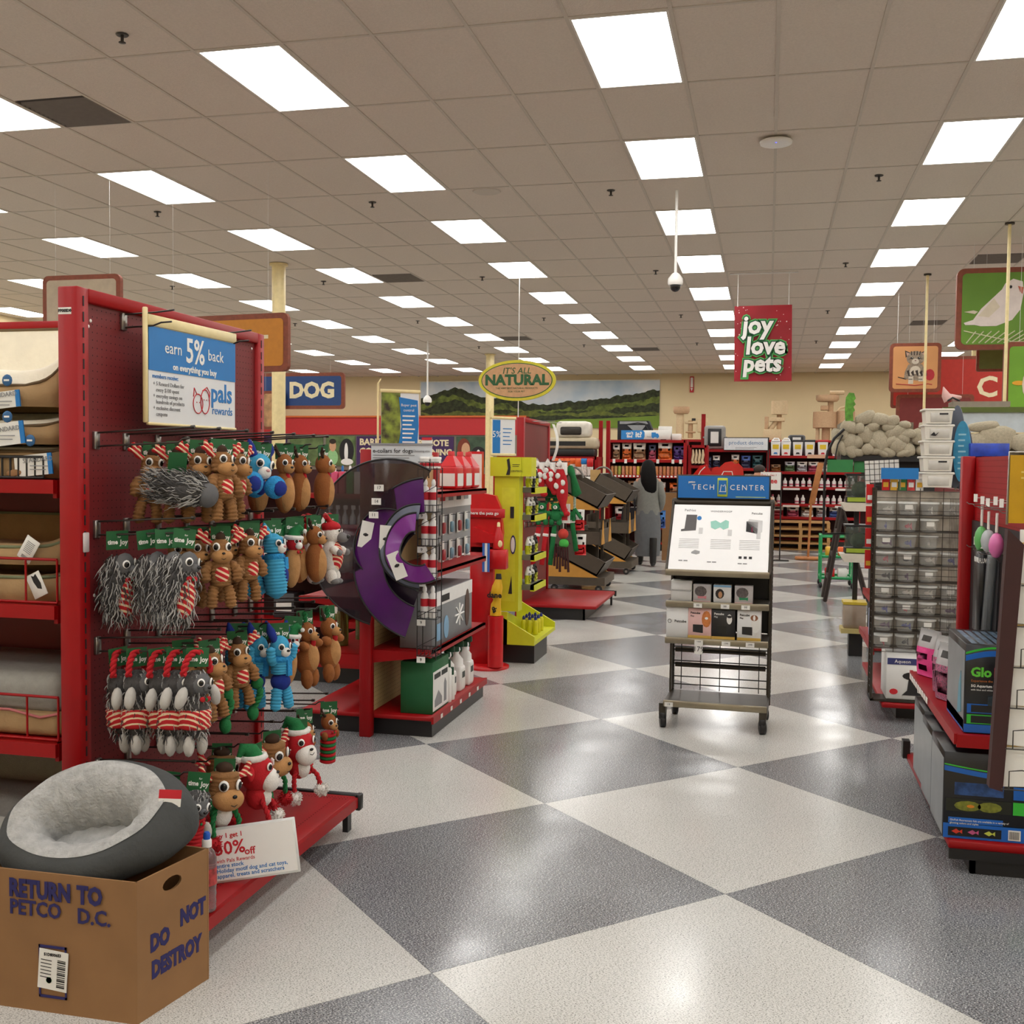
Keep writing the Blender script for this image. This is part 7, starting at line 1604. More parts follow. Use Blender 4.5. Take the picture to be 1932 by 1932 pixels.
for k in range(14):
    r_, c_ = divmod(k, 7)
    t = thing('hanging_pack', f'{["orange and white", "red and white"][r_]} hanging pack, {ORD[c_]} from the left in the {["upper", "lower"][r_]} row behind the stockings', 'package', (-3.25+c_*.095, 16.5-.02*c_, 1.66-r_*.28), group='hanging packs behind the stockings')
    b = B(); b.rbox(-.045, .045, -.02, .02, -.24, -.0, .01, 1); b.build('card', [mat('pack_white', (220, 206, 200), .5, var=.3, scale=40), mat('pack_redwhite', (196, 90, 84), .5, var=.5, scale=40)][r_], t); b = B(); b.rbox(-.05, .05, -.035, .0, -.1+.04*(c_ % 2), .03, .012, 1); b.build('toy', [mat('pack_orange', (226, 96, 30), .4), mat('pack_orange'), REDP, BLUE][(k*3) % 4 if c_ > 4 else 0] if r_ == 0 else PAPER, t)
# coloured bottles on the gondola behind the toys
bg = shelf_run('bottle_shelving', 'red shelving with bright shampoo bottles behind the toy pegboard', -6.2, -4.2, 11.55, 12.0, 1.5, (1.22, .8, .45), top=False)
cc = [((40, 110, 180), 'blue'), ((206, 70, 110), 'pink'), ((206, 60, 90), 'red'), ((40, 160, 70), 'green'), ((230, 224, 220), 'white'), ((40, 110, 180), 'second blue')]
for k, (c, nm) in enumerate(cc):
    t = thing('shampoo_bottle', f'{nm} shampoo bottle on the shelf behind the toy pegboard', 'bottle', (-5.0+k*.095, 11.62, 1.222), group='shampoo bottles'); b = B(); b.rbox(-.04, .04, -.03, .03, 0, .26, .012, 2); b.build('bottle_body', mat(f'shampoo_{k}', c, .2), t); b = B(); b.lathe([(.016, .26), (.016, .3), (.01, .33)], n=10); b.build('cap', WHITE if k % 2 else mat('shampoo_0'), t)
    t = thing('spray_bottle', f'clear pump bottle in front of the {nm} shampoo', 'bottle', (-4.95+k*.095, 11.58, .802), group='pump bottles'); b = B(); b.lathe([(.035, 0), (.036, .15), (.015, .2), (.012, .24)], n=12); b.build('bottle_body', mat('pale_pump', (210, 220, 226), .2), t); b = B(); b.rbox(-.02, .03, -.012, .012, .24, .29, .005, 1); b.build('pump', WHITE, t)
# product box seen above the hooks
t = carton('pink_box', 'tilted pink and red printed box above the toy hooks', -4.55, -4.2, 7.6, 7.8, 1.78, 1.98, mat('pink_print', (190, 60, 74), .4, var=.4, scale=12), 'box'); t.rotation_euler = (0, .12, .2)
b = B(); b.box(-.17, .17, -.103, -.1, .12, .16); b.build('label_band', PAPER, t)
pb_ = shelf_run('toy_shelving', 'red shelving behind the toy pegboard carrying the pink box', -5.4, -4.15, 7.55, 8.0, 1.78, (1.3, .8))

# low bay between the cone gondola and the toy pegboard
lb2 = shelf_run('low_shelving', 'low red shelving bay with dark back left of the recovery cones', -4.9, -2.70, 7.05, 7.5, 1.12, (.8, .45), lip=.04)
for k, (x, z, c, nm) in enumerate(((-2.95, .801, (196, 190, 186), 'white'), (-3.2, .801, (180, 60, 70), 'red'), (-3.5, .801, (90, 120, 160), 'blue'), (-3.0, .451, (120, 124, 70), 'olive'), (-3.4, .451, (60, 60, 64), 'black'))):
    t = carton('stock_box', f'small {nm} product box on the low bay behind the toys', x-.08, x+.08, 7.12, 7.3, z, z+.18, mat(f'stock_{nm}', c, .5, var=.2, scale=14), group='boxes on the low bay'); b = wb(t); b.box(x-.06, x+.06, 7.117, 7.12, z+.05, z+.12); b.build('front_label', PAPER, t)
# ================================================================ near right end unit with aquarium kits
r1 = thing('aquarium_fixture', 'near right red end unit with pegboard, shelf and black base', 'shelving', (.98, 5.05, 0))
b = wb(r1); b.rbox(.94, 1.0, 5.68, 5.75, 0, 1.645, .004, 1); b.build('upright', RED, r1)
b = wb(r1); b.box(1.0, 1.03, 4.3, 5.7, .5, 1.64); pg = b.build('pegboard', RED, r1)
b = wb(r1)
for iy in range(50):
    for iz in range(16):
        y, z = 4.35+iy*.0254, 1.24+iz*.0254; b.add([(.9995, y+.003*c, z+.003*s_) for c, s_ in hexa], [tuple(range(6))])
b.build('peg_hole', mat('hole_dark'), pg, kind='stuff')
b = wb(r1); b.rbox(.72, 1.35, 4.42, 5.76, .09, .125, .005, 1); b.build('base_deck', RED, r1)
b = wb(r1); b.box(.80, 1.35, 4.42, 4.44, 0, .09); b.box(.80, .82, 4.42, 5.74, 0, .09); b.build('kick_base', BLACK, r1)
b = wb(r1); b.box(.72, 1.35, 4.412, 4.43, .055, .095); b.build('black_rail', BLACK, r1)
b = wb(r1); b.box(.70, .735, 5.72, 5.78, .1, .19); b.build('deck_end_rail', BLACK, r1)
b = wb(r1); b.box(.735, 1.0, 4.41, 5.74, .533, .548); b.box(.725, .74, 4.405, 5.745, .51, .552); b.box(.735, 1.0, 4.4, 4.415, .5, .55); sh = b.build('shelf', RED, r1)
for k in range(9): price_tag(sh, .722-.98, 5.68-k*.07-5.05, .53, -PI/2, w=.05, h=.026)
b = wb(r1); b.box(.99, 1.0, 4.3, 5.68, .55, 1.33); b.build('dark_lower_panel', mat('dark_interior', (30, 14, 14), .7), r1)
KB = mat('kit_black', (20, 20, 24), .3, var=.1); KBL = mat('kit_blue', (28, 100, 190), .35); KGN = mat('kit_green', (60, 190, 60), .4); KGR = mat('kit_grey', (112, 116, 118), .3, var=.15, scale=9)
def kit(label, x0, x1, y0, y1, z0, z1, name='aquarium_kit_box'):
    t = thing(name, label, 'box', ((x0+x1)/2, (y0+y1)/2, z0), group='aquarium kit boxes')
    b = wb(t); b.rbox(x0, x1, y0, y1, z0, z1, .003, 1); b.build('carton_body', KB, t)
    b = wb(t); b.box(x0-.001, x0, y0+.01, y1-.01, z0+.01, z1-.03); b.build('grey_side', KGR, t); return t
def swoosh(t, x0, x1, y, z, m, name, th, amp): 
    b = wb(t); n = 14; P = [(x0+(x1-x0)*k/n, z+amp*math.sin(PI*k/n)) for k in range(n+1)]; b.prism(P+[(p, q-th) for p, q in P[::-1]], y-.001, y); b.build(name, m, t)
t = kit('upright GloFish aquarium kit box on the red shelf', .765, .99, 4.44, 4.85, .552, .9)
swoosh(t, .766, .989, 4.44, .855, KBL, 'blue_swoosh', .022, .022); swoosh(t, .766, .989, 4.4395, .868, KGN, 'green_swoosh', .008, .024)
wtext(t, 'Glo', .05, mat('glo_green', (100, 200, 60), .5), (.785, 4.437, .79), bold=.002, align='LEFT'); wtext(t, 'Fish', .05, mat('fish_red', (196, 60, 80), .5), (.868, 4.437, .79), bold=.002, align='LEFT'); wtext(t, 'Experience the glow!', .013, mat('glo_orange', (190, 110, 50), .5), (.787, 4.437, .757), align='LEFT'); wtext(t, '5G Aquarium Kit', .014, WHITE, (.787, 4.437, .737), align='LEFT', bold=.0004); wtext(t, 'with blue and white LEDs', .01, WHITE, (.787, 4.437, .722), align='LEFT')
b = wb(t); b.box(.85, .99, 4.438, 4.44, .66, .7); b.build('tank_picture', mat('tank_dark', (20, 40, 54), .3), t)
for z, m in ((.63, KBL), (.588, KGN)):
    b = wb(t); b.box(.775, .93, 4.4385, 4.44, z, z+.036); o = b.build('feature_strip', m, t); b = wb(t); b.box(.79, .88, 4.437, 4.439, z+.004, z+.032); b.build('feature_photo', KB, t)
b = wb(t); b.box(.765, .87, 4.438, 4.44, .553, .585); b.build('blue_foot', KBL, t)
b = wb(t); b.box(.764, .7645, 4.45, 4.84, .553, .6); b.build('blue_side_foot', KBL, t); b = wb(t); b.prism([(4.5, .62), (4.52, .78), (4.56, .72), (4.58, .6)], .762, .764, 'x'); b.build('coral_print', mat('print_teal', (90, 150, 170), .4), t)
b = wb(t)
for k in range(6): b.box(.79+k*.03, .81+k*.03, 4.46, 4.8, .9, .9008)
b.build('top_print', mat('top_stripes', (90, 110, 130), .4, var=.6, scale=30), t)
t = kit('large black aquarium kit box with fish pictures at the front of the deck', .70, 1.3, 4.45, 4.78, .126, .47)
swoosh(t, .701, 1.29, 4.45, .415, KBL, 'blue_swoosh', .02, -.03); swoosh(t, .701, 1.29, 4.4495, .423, KGN, 'green_line', .005, -.028)
b = wb(t); b.box(.702, 1.29, 4.448, 4.45, .127, .185); b.build('blue_foot', KBL, t); b = wb(t); b.box(.72, .915, 4.446, 4.448, .137, .172); b.build('fish_strip', KB, t)
for k, c in enumerate(((214, 60, 40), (200, 90, 140), (190, 200, 80))):
    x = .75+k*.06; b = wb(t); b.prism([(x-.018, .155), (x, .165), (x+.012, .156), (x+.022, .164), (x+.022, .147), (x+.012, .154), (x, .146)], 4.444, 4.446); b.build('fish_print', mat(f'fish_print_{k}', c, .5), t)
wtext(t, 'GloFish fluorescent fish are available in a variety of', .0105, WHITE, (.725, 4.446, .2), align='LEFT'); wtext(t, 'glowing colors and styles', .0105, WHITE, (.725, 4.446, .188), align='LEFT')
b = wb(t); b.box(.72, .92, 4.448, 4.45, .2-.012, .21); b.build('blue_text_box', KBL, t)
b = wb(t); b.box(.71, .95, 4.448, 4.45, .235, .285); b.build('scene_photo', mat('scene_dark', (30, 34, 26), .4), t); b = wb(t); b.prism(blob(.79, .258, .05, .02), 4.446, 4.448); b.prism(blob(.87, .258, .045, .02), 4.446, 4.448); b.build('coral_print', mat('coral_olive', (120, 124, 40), .6, var=.3, scale=60), t); b = wb(t); b.prism(blob(.8, .258, .014, .006), 4.444, 4.446); b.build('orange_fish', mat('fish_orange', (226, 140, 40), .5), t)
b = wb(t); b.box(.955, 1.02, 4.447, 4.45, .235, .285); b.build('green_caption', KGN, t); b = wb(t); b.box(.955, 1.02, 4.447, 4.45, .295, .345); b.build('blue_caption', KBL, t)
b = wb(t); b.box(.74, .92, 4.448, 4.45, .3, .35); b.build('reef_photo', mat('reef_blue', (40, 70, 120), .4, var=.6, scale=30), t)
b = wb(t); b.box(.94, .985, 4.446, 4.448, .135, .175); o = b.build('barcode_panel', PAPER, t)
for k in range(9): b = wb(t); b.box(.945+k*.004, .9465+k*.004, 4.445, 4.446, .14, .17); b.build('bar', INK, o)
t = kit('second black aquarium kit box behind the front one on the deck', .705, 1.3, 4.80, 5.1, .126, .47); t = kit('third aquarium kit box standing under the red shelf', .715, 1.0, 5.12, 5.45, .126, .48); swoosh(t, .716, .99, 5.12, .45, KBL, 'blue_swoosh', .02, .02)
GV = [(mat('gravel_pink', (214, 60, 130), .7, var=.1, scale=200), 'neon pink gravel'), (mat('gravel_mix', (96, 110, 120), .7, var=.6, scale=160, rgb2=(200, 90, 130)), 'mixed colour gravel'), (mat('gravel_mix'), 'mixed colour gravel with fish card')]
CLR = mat('clear_bag', (214, 214, 214), .2, alpha=.6)
for k, (x, y, h) in enumerate(((.775, 5.62, .17), (.79, 5.2, .2), (.78, 5.05, .19))):
    t = thing('gravel_bag', f'bag of {GV[k][1]} on the red shelf', 'bag', (x+.03, y, .552), group='gravel bags'); obj('bag', pouch_mesh('bag', .16, h+.06, .09, [GV[k][0], CLR], .66), t).rotation_euler = (0, 0, PI/2+.5)
# hanging goods on the pegboard
tagm = B(); tagm.box(-.001, .001, -.012, .012, -.018, .018); tagme = tagm.mesh('price_flag', PAPER)
for r_, z in enumerate((1.45, 1.255)):
    for k in range(6 if r_ == 0 else 4):
        t = thing('flag_hook', f'hook with white price flag, {ORD[k]} from the red post in the {["upper", "lower"][r_]} peg row', 'hook', (.99, 5.25-k*.14-(.03*r_)-.02*(k % 2), z-.006*(k % 3)), group='hooks with price flags'); b = B(); b.tube([(0, 0, 0), (-.06, 0, .0)], .002, 5); b.tube([(0, 0, -.03), (-.09, 0, -.028), (-.1, 0, -.02)], .0022, 5); b.build('wire', CHROME, t); obj('price_flag', tagme, t, loc=(-.062, 0, .0)).rotation_euler = (0, 0, .5)
for k, (y, z, m, h, nm) in enumerate(((5.1, 1.42, mat('brush_green', (90, 170, 90), .4), .2, 'green and blue cleaning brush'), (4.95, 1.4, mat('net_clear', (190, 196, 200), .3, alpha=.8), .17, 'clear wrapped net'), (4.78, 1.4, mat('net_pink', (214, 110, 170), .4), .18, 'pink aquarium ornament bag'))):
    t = thing('hanging_accessory', f'{nm} hanging on the upper peg row', 'package', (.93, y, z), group='hanging aquarium accessories'); b = B(); b.tube([(0, 0, 0), (0, 0, -h*.45)], .006, 6); b.build('handle', PAPER, t); b = B(); b.sph((0, 0, -h*.75), (.03, .045, h*.3)); b.build('head', m, t)
t = thing('hanging_accessory', 'long clear filter pack with dark label hanging on the lower peg row', 'package', (.93, 4.85, 1.22)); b = B(); b.T = rot(.25); b.rbox(-.015, .015, -.03, .04, -.4, 0, .008, 1); b.build('clear_pack', mat('clear_pack', (120, 126, 130), .2, alpha=.6), t); b = B(); b.T = rot(.1); b.box(.016, .02, -.06, .06, -.36, -.02); b.build('dark_card', mat('card_black', (28, 28, 32), .4), t)
t = thing('hanging_accessory', 'black FLUVAL filter pack hanging nearest the red post', 'package', (.93, 5.08, 1.22)); b = B(); b.rbox(-.02, .02, -.07, .07, -.36, 0, .006, 1); b.build('carton', KB, t); text(t, 'FLUVAL', .03, WHITE, (-.021, 0, -.04), rz=-PI/2, bold=.001); text(t, 'FLUVAL', .028, WHITE, (0, -.0705, -.04), bold=.001, sx=.5)
t = thing('notice_card', 'red and white notice card on a low clip', 'sign', (.9, 5.0, .76)); b = B(); b.box(-.001, .001, -.05, .05, 0, .09); b.build('card', PAPER, t); b = B(); b.box(-.002, -.001, -.05, .05, .065, .09); b.build('red_band', REDINK, t); b = B(); b.tube([(.1, 0, .09), (0, 0, .09)], .003, 5); b.build('clip', RED, t); t.rotation_euler = (0, 0, .7)
# leaflet rack
lr = thing('leaflet_rack', 'dark maroon board with wire pockets of white care leaflets at right edge', 'rack', (.74, 3.45, 0))
BRD = mat('dark_maroon_board', (54, 20, 20), .6, var=.1)
b = wb(lr); b.prism([(.662, .63), (.70, .62), (.738, 1.36), (.692, 1.405)], 3.40, 3.44); b.build('side_board', BRD, lr)
b = wb(lr); b.box(.735, 1.3, 3.465, 3.485, .62, 1.36); b.build('back_board', BRD, lr)
b = wb(lr); b.box(1.15, 1.2, 3.485, 3.52, 0, 1.3); b.box(1.06, 1.35, 3.3, 3.7, 0, .03); b.build('stand', BLACK, lr)
for r_ in range(6):
    z = .63+r_*.122; xo = .695+r_*.0075
    b = wb(lr)
    for c_ in range(4): x = xo+.02+c_*.115; b.tube([(x, 3.395, z), (x, 3.395, z+.055), (x+.035, 3.395, z+.06), (x+.07, 3.395, z+.055), (x+.07, 3.395, z)], .002, 5)
    b.tube([(xo, 3.395, z), (1.2, 3.395, z)], .002, 5); b.build('wire_pocket', DARK, lr)
    for c_ in range(3):
        t = thing('care_leaflet', f'white care leaflet with gold line, {ORD[c_]} from left in the {["lowest", "second", "third", "fourth", "fifth", "top"][r_]} pocket', 'leaflet', (xo+.055+c_*.115, 3.42, z+.004), group='care leaflets')
        b = B(); b.T = rot(-.12, .06*((r_*2+c_) % 3-1)); b.box(-.052, .054, 0, .012, 0, .16); b.build('paper_stack', PAPER, t); b = B(); b.T = rot(-.12, .06*((r_*2+c_) % 3-1)); b.box(-.05, .052, -.001, 0, .118, .1215); b.build('gold_line', GOLD, t)
t = thing('yellow_sign', 'plain yellow sign in a metal holder above the leaflets', 'sign', (.88, 3.9, 0)); b = B(); b.box(-.085, .25, 0, .01, 1.4, 1.63); b.build('panel', mat('sign_ochre', (196, 150, 10), .5), t); b = B(); b.tube([(-.09, .005, 1.395), (-.088, .005, 1.64), (.25, .005, 1.64)], .004, 5); b.build('holder', CHROME, t); b = B(); b.tube([(.24, .02, 0), (.24, .02, 1.45)], .01, 6); b.box(.2, .4, -.08, .12, 0, .015); b.build('post', DARK, t); lines(t, -.05, -.001, 1.57, 2, .12, .02, mat('pale_gold', (226, 200, 110), .5), .006)

# ================================================================ betta rack and its gondola
r2 = thing('aquatics_fixture', 'second right red end unit behind the fish cup rack', 'shelving', (1.05, 7.8, 0))
b = wb(r2); b.rbox(.72, 1.26, 6.96, 8.4, .09, .122, .005, 1); b.build('base_deck', RED, r2); b = wb(r2); b.box(.82, 1.26, 7.1, 8.38, 0, .09); b.build('kick_base', BLACK, r2)
b = wb(r2); b.box(1.2, 1.25, 7.2, 8.4, .12, 1.45); b.build('back_panel', MAROON, r2)
for z, x in ((.36, .72), (.66, .74), (.93, .78)): b = wb(r2); b.box(x, 1.2, 7.55, 8.6, z-.015, z); b.box(x-.012, x+.004, 7.55, 8.6, z-.04, z+.004); b.build('shelf', RED, r2)
PB = mat('box_pale_blue', (176, 190, 220), .45, var=.25, scale=14)
for k, (x, y, z, w, d, h, lab) in enumerate(((.8, 7.62, .36, .14, .3, .25, 'white tall filter box with round prints on the low shelf'), (.8, 8.0, .36, .12, .2, .2, 'small pale blue box further along the low shelf'), (.82, 7.62, .66, .16, .3, .2, 'blue and white appliance box on the middle shelf'), (.82, 8.0, .66, .14, .25, .16, 'second blue and white box on the middle shelf'))):
    t = thing('aquarium_box', lab, 'box', (x, y, z), group='aquatics boxes'); b = B(); b.rbox(-.06, w-.06, 0, d, 0, h, .003, 1); b.build('carton_body', PB if k % 2 else BXW, t)
    for q in range(3): b = B(); b.prism(blob(-.0, .05+q*.05, .012, .014), -.002, 0); b.build('round_print', INK if k != 2 else NAVY, t)
    b = B(); b.box(-.061, w-.06, -.001, 0, h-.03, h); b.build('top_band', mat('band_navy', (50, 56, 110), .5), t)
t = carton('aquarium_box', 'white ornament box with black figures on the bottom deck of the cup rack', .745, 1.0, 6.99, 7.3, .142, .43, BXW); b = wb(t); b.box(.75, .995, 6.987, 6.99, .36, .4); b.build('blue_band', mat('band_navy'), t); wtext(t, 'Aqueon', .03, WHITE, (.84, 6.986, .38)); b = wb(t); b.prism(blob(.9, .29, .06, .025), 6.986, 6.99); b.prism([(.88, .29), (.92, .29), (.93, .19), (.98, .17), (.84, .17), (.87, .2)], 6.986, 6.99); b.build('ornament_print', INK, t); b = wb(t); b.prism(blob(.79, .19, .025, .018), 6.986, 6.99); b.build('red_badge', REDINK, t)
# wire rack
BRK = mat('rack_steel', (70, 64, 58), .35, metal=.7)
fr_ = thing('fish_cup_rack', 'tall wire rack of betta fish cups facing the aisle', 'rack', (.92, 7.1, 0))
def leanx(z): return (1.45-z)*.012
for x in (.655, 1.18):
    for y in (6.98, 7.13): b = wb(fr_); b.tube([(x+(.0 if x > 1 else 0), y, .14), (x, y, 1.46)], .006 if x > 1 else .008, 6); b.build('frame_post', BRK, fr_)
b = wb(fr_); b.box(.65, .67, 6.975, 7.14, .13, .15); b.box(1.17, 1.19, 6.975, 7.14, .13, .15); b.box(.65, 1.19, 6.975, 7.14, .125, .14); b.build('foot_frame', BRK, fr_)
b = wb(fr_)
for x in (.78, .915, 1.05): b.tube([(x, 6.978, .44), (x, 6.978, 1.46)], .0022, 4)
z = .44
k = 0
while z < 1.46:
    if k % 3 != 2: b.tube([(.655, 6.978, z), (1.18, 6.978, z)], .0018, 4)
    z += .04; k += 1
for k in range(10): b.tube([(1.09+k*.009, 6.976, .45), (1.09+k*.009, 6.976, 1.4)], .0012, 4)
b.build('front_grid', BRK, fr_)
b = wb(fr_)
for k in range(32): b.tube([(.655, 6.98, .2+k*.04), (.655, 7.13, .2+k*.04)], .0018, 4); b.tube([(1.18, 6.98, .2+k*.04), (1.18, 7.13, .2+k*.04)], .0018, 4)
b.build('side_grid', BRK, fr_)
b = wb(fr_); b.box(.66, 1.175, 7.128, 7.133, .44, 1.44); b.build('back_card', mat('back_card', (176, 168, 156), .8, var=.35, scale=12), fr_)
NR = 9
for r_ in range(NR):
    z = .46+r_*.104; b = wb(fr_)
    for q in range(5): b.tube([(.655, 6.978+q*.036, z), (1.18, 6.978+q*.036, z)], .0025, 5)
    b.build('tier', BRK, fr_)
CUP = mat('clear_cup', (226, 228, 226), .1, alpha=.24); LID = mat('cup_lid', (228, 228, 224), .2, alpha=.75); WAT = mat('cup_water', (150, 150, 140), .1, alpha=.35)
b = B(); b.lathe([(.044, 0), (.047, .01), (.056, .07)], n=18); cup_me = b.mesh('cup', CUP); b = B(); b.lathe([(.0585, .068), (.0585, .078), (.05, .08), (.0, .079)], n=18); lid_me = b.mesh('lid', LID)
fish = []
for nm, c in (('red', (150, 24, 30)), ('blue', (50, 50, 140)), ('dark', (30, 26, 30)), ('purple', (90, 40, 90)), ('white', (214, 206, 196))):
    b = B(); b.sph((0, 0, .03), (.022, .009, .012)); b.prism([(.015, .03), (.036, .052), (.04, .008)], -.0025, .0025); b.prism([(-.006, .036), (.012, .05), (.012, .034)], -.001, .001); fish.append((nm, b.mesh('fish', mat(f'fish_{nm}', c, .4))))
b = B(); b.add([(-.022, -.0555, .035), (.022, -.0555, .035), (.023, -.058, .062), (-.023, -.058, .062)], [(0, 1, 2, 3)]); lab_me = b.mesh('cup_label', PAPER)
rw = ['lowest', 'second', 'third', 'fourth', 'fifth', 'sixth', 'seventh', 'eighth', 'top', 'topmost']
for r_ in range(NR):
    for c_ in range(4):
        if c_ == 3 and r_ in (4, 6, 7): continue
        nm, fm = fish[(r_*3+c_*2+r_*c_) % 5]
        t = thing('fish_cup', f'clear lidded cup with {nm} betta, {ORD[c_]} from left on the {rw[r_]} rack tier', 'fish cup', (.725+c_*.128, 7.05, .463+r_*.104), group='betta fish cups')
        obj('cup', cup_me, t); obj('lid', lid_me, t); o = obj('fish', fm, t); o.rotation_euler = (0, 0, (r_*1.7+c_*2.3) % 3-1.5)
        if (r_+c_) % 3 == 0: obj('cup_label', lab_me, t)
t = thing('rack_header', 'blank blue header card on the fish cup rack', 'sign', (.8, 7.0, 1.45)); b = B(); b.box(-.115, .105, -.003, .003, .065, .135); b.build('card', BLUE, t); b = B(); b.box(-.003, .003, 0, .006, .0, .07); b.build('stem', CHROME, t)
t = thing('wire_grid_panel', 'white card behind black wire grid at the rack top left', 'panel', (.66, 7.16, 1.4)); b = B(); b.T = rot(0, -.06); b.box(-.05, .16, 0, .004, .09, .23); b.box(-.05, -.02, -.002, .002, -.05, .12); b.build('card', PAPER, t); b = B(); b.T = rot(0, -.06)
for k in range(8): b.tube([(-.05+k*.03, -.003, .06), (-.05+k*.03, -.003, .23)], .0015, 4)
for k in range(5): b.tube([(-.05, -.003, .07+k*.035), (.16, -.003, .07+k*.035)], .0015, 4)
b.build('wire_grid', BLACK, t)
for k in range(9):
    up = k < 5
    t = thing('food_packet', f'{["red", "yellow and red", "green", "red striped", "white and green"][k % 5]} fish food packet, {ORD[k] if up else ORD[k-5]} {"along the rack top" if up else "down the rack side"}', 'packet', (.72+k*.05, 7.06, 1.445) if up else (.635, 7.15, 1.36-(k-5)*.14), group='fish food packets'); b = B(); b.box(-.022, .022, -.004, .004, 0, .075 if up else .12); b.build('packet', [REDP, mat('packet_yellow', (220, 170, 50), .4), mat('packet_green', (40, 120, 60), .4), mat('packet_stripe', (200, 60, 60), .4, var=.5, scale=60), PAPER][k % 5 if up else 0], t)
    b = B(); b.box(-.015, .015, -.0055, -.004, .02, .05); b.build('print', WHITE if k % 2 else mat('packet_yellow'), t)
# drawer tower
dt = thing('drawer_tower', 'stack of five translucent white plastic drawers on the rack', 'drawers', (1.02, 7.1, 1.465))
DRM = mat('milky_plastic', (222, 218, 208), .35, var=.03); DRC = mat('milky_clear', (200, 196, 188), .3, var=.08)
for k in range(5):
    z = k*.098; w = .092-.0025*k
    b = B(); b.rbox(-w-.012, w+.006, -.08, .1, z+.082, z+.096, .004, 1); b.build('frame_rim', DRM, dt)
    b = B(); b.prism([(-w+.008, z+.002), (w-.012, z+.002), (w-.004, z+.082), (-w, z+.082)], -.075, .095); d_ = b.build('drawer', DRM, dt)
    b = B(); b.rbox(-w*.62, w*.72, -.08, -.074, z+.014, z+.07, .002, 1); b.build('front_window', DRC, d_)
    if k in (1, 3, 4): b = B(); b.box(-.0, .05 if k != 3 else .03, -.083, -.08, z+.058, z+.068) if k != 3 else b.prism([(-.05, z+.03), (-.03, z+.05), (-.02, z+.035), (-.0, z+.05), (-.02, z+.025)], -.083, -.08); b.build('sticker', INK, d_)
for k, (x, y, z, m, rx_, lab) in enumerate(((1.145, 7.16, 1.72, mat('board_slate', (92, 98, 112), .5), .26, 'tall slate oval board behind the drawer tower'), (1.165, 7.08, 1.69, mat('board_blue', (50, 140, 180), .5, var=.15, scale=30), .19, 'blue printed oval board beside the drawer tower'), (1.2, 7.2, 1.64, mat('board_slate'), .22, 'lower slate oval board at the rack end'))):
    t = thing('oval_board', lab, 'sign', (x, y, z), rz=-.3, group='oval boards'); b = B(); b.prism([(.05*math.cos(q*PI/14), rx_*math.sin(q*PI/14)) for q in range(28)], -.008, .008); b.build('board', m, t); b = B(); b.box(-.006, .006, -.004, .004, 1.45-z-.0, -rx_+.02); b.build('stem', CHROME, t)
    if k == 1:
        lines(t, -.022, -.0085, .1, 7, .044, .035, mat('print_aqua', (150, 200, 215), .5), .01)
t = carton('blue_carton', 'blue printed carton on top of the right end unit', 1.2, 1.42, 7.0, 7.3, 1.66, 1.74, mat('carton_blue', (40, 70, 180), .4, var=.3, scale=20)); t2 = shelf_run('aquatics_side_bay', 'dark red side bay right of the fish cup rack', 1.27, 2.2, 7.0, 7.6, 1.66, (1.2, .8, .45), posts=False)

# ================================================================ faux stone wall habitat
sw = thing('boulder_parapet', 'faux grey boulder wall topping the small animal habitat', 'rock wall', (1.35, 9.8, 1.66))
STN = mat('faux_stone', (186, 176, 152), .9, var=.14, scale=7, bump=.6, bscale=25)
b = wb(sw); b.box(.6, 1.18, 9.52, 10.1, 1.691, 1.97); b.box(1.18, 2.4, 9.56, 10.1, 1.691, 1.88); b.build('core', mat('mortar', (128, 120, 102), .95, bump=.5, bscale=30), sw)
rs = random.Random(9); stone_me = []
for q in range(7):
    bm = bmesh.new(); bmesh.ops.create_icosphere(bm, subdivisions=2, radius=1)
    ph = [rs.uniform(0, 6) for _ in range(6)]
    for v in bm.verts:
        c = v.co; f_ = 1+.14*math.sin(2.3*c.x+ph[0])+.12*math.sin(2.9*c.z+ph[1])+.08*math.sin(3.7*c.y+ph[2]); v.co = Vector([math.copysign(abs(u)**.8, u) for u in c])*f_
    bb = B(); bb.bm(bm, True); stone_me.append(bb.mesh('stone', STN))
def stone(x, y, z, rx, ry, rz_, k=0, tilt=0.):
    o = obj('stone', stone_me[k % 7], sw); o.location = tuple(Vector((x, y, z))-Vector(sw.location)); o.scale = (rx, ry, rz_); o.rotation_euler = (0, tilt, 0)
ST = [(.68, 1.93, .07, .06), (.79, 2.0, .075, .06), (.92, 2.0, .075, .06), (1.02, 1.98, .06, .045), (1.1, 1.95, .05, .035), (.67, 1.8, .06, .07), (.8, 1.86, .055, .08), (.92, 1.82, .07, .1), (1.04, 1.88, .08, .06), (1.14, 1.88, .06, .05), (.7, 1.73, .06, .055), (.81, 1.74, .05, .05), (1.06, 1.78, .07, .07), (.97, 1.72, .06, .04), (1.15, 1.74, .05, .06), (.87, 1.72, .045, .03), (.62, 1.87, .04, .06), (.62, 1.75, .04, .06), (.74, 1.92, .04, .05), (.86, 1.93, .05, .04), (.98, 1.92, .05, .04), (.74, 1.8, .045, .06), (1.0, 1.8, .05, .05), (.87, 1.8, .04, .05), (.75, 1.71, .05, .03), (1.1, 1.71, .06, .03), (1.1, 1.83, .05, .05), (.93, 1.71, .05, .03)]
for k, (x, z, rx, rz_) in enumerate(ST): stone(x, 9.515, z, rx*1.05, .045, rz_*1.05, k, rs.uniform(-.5, .5))
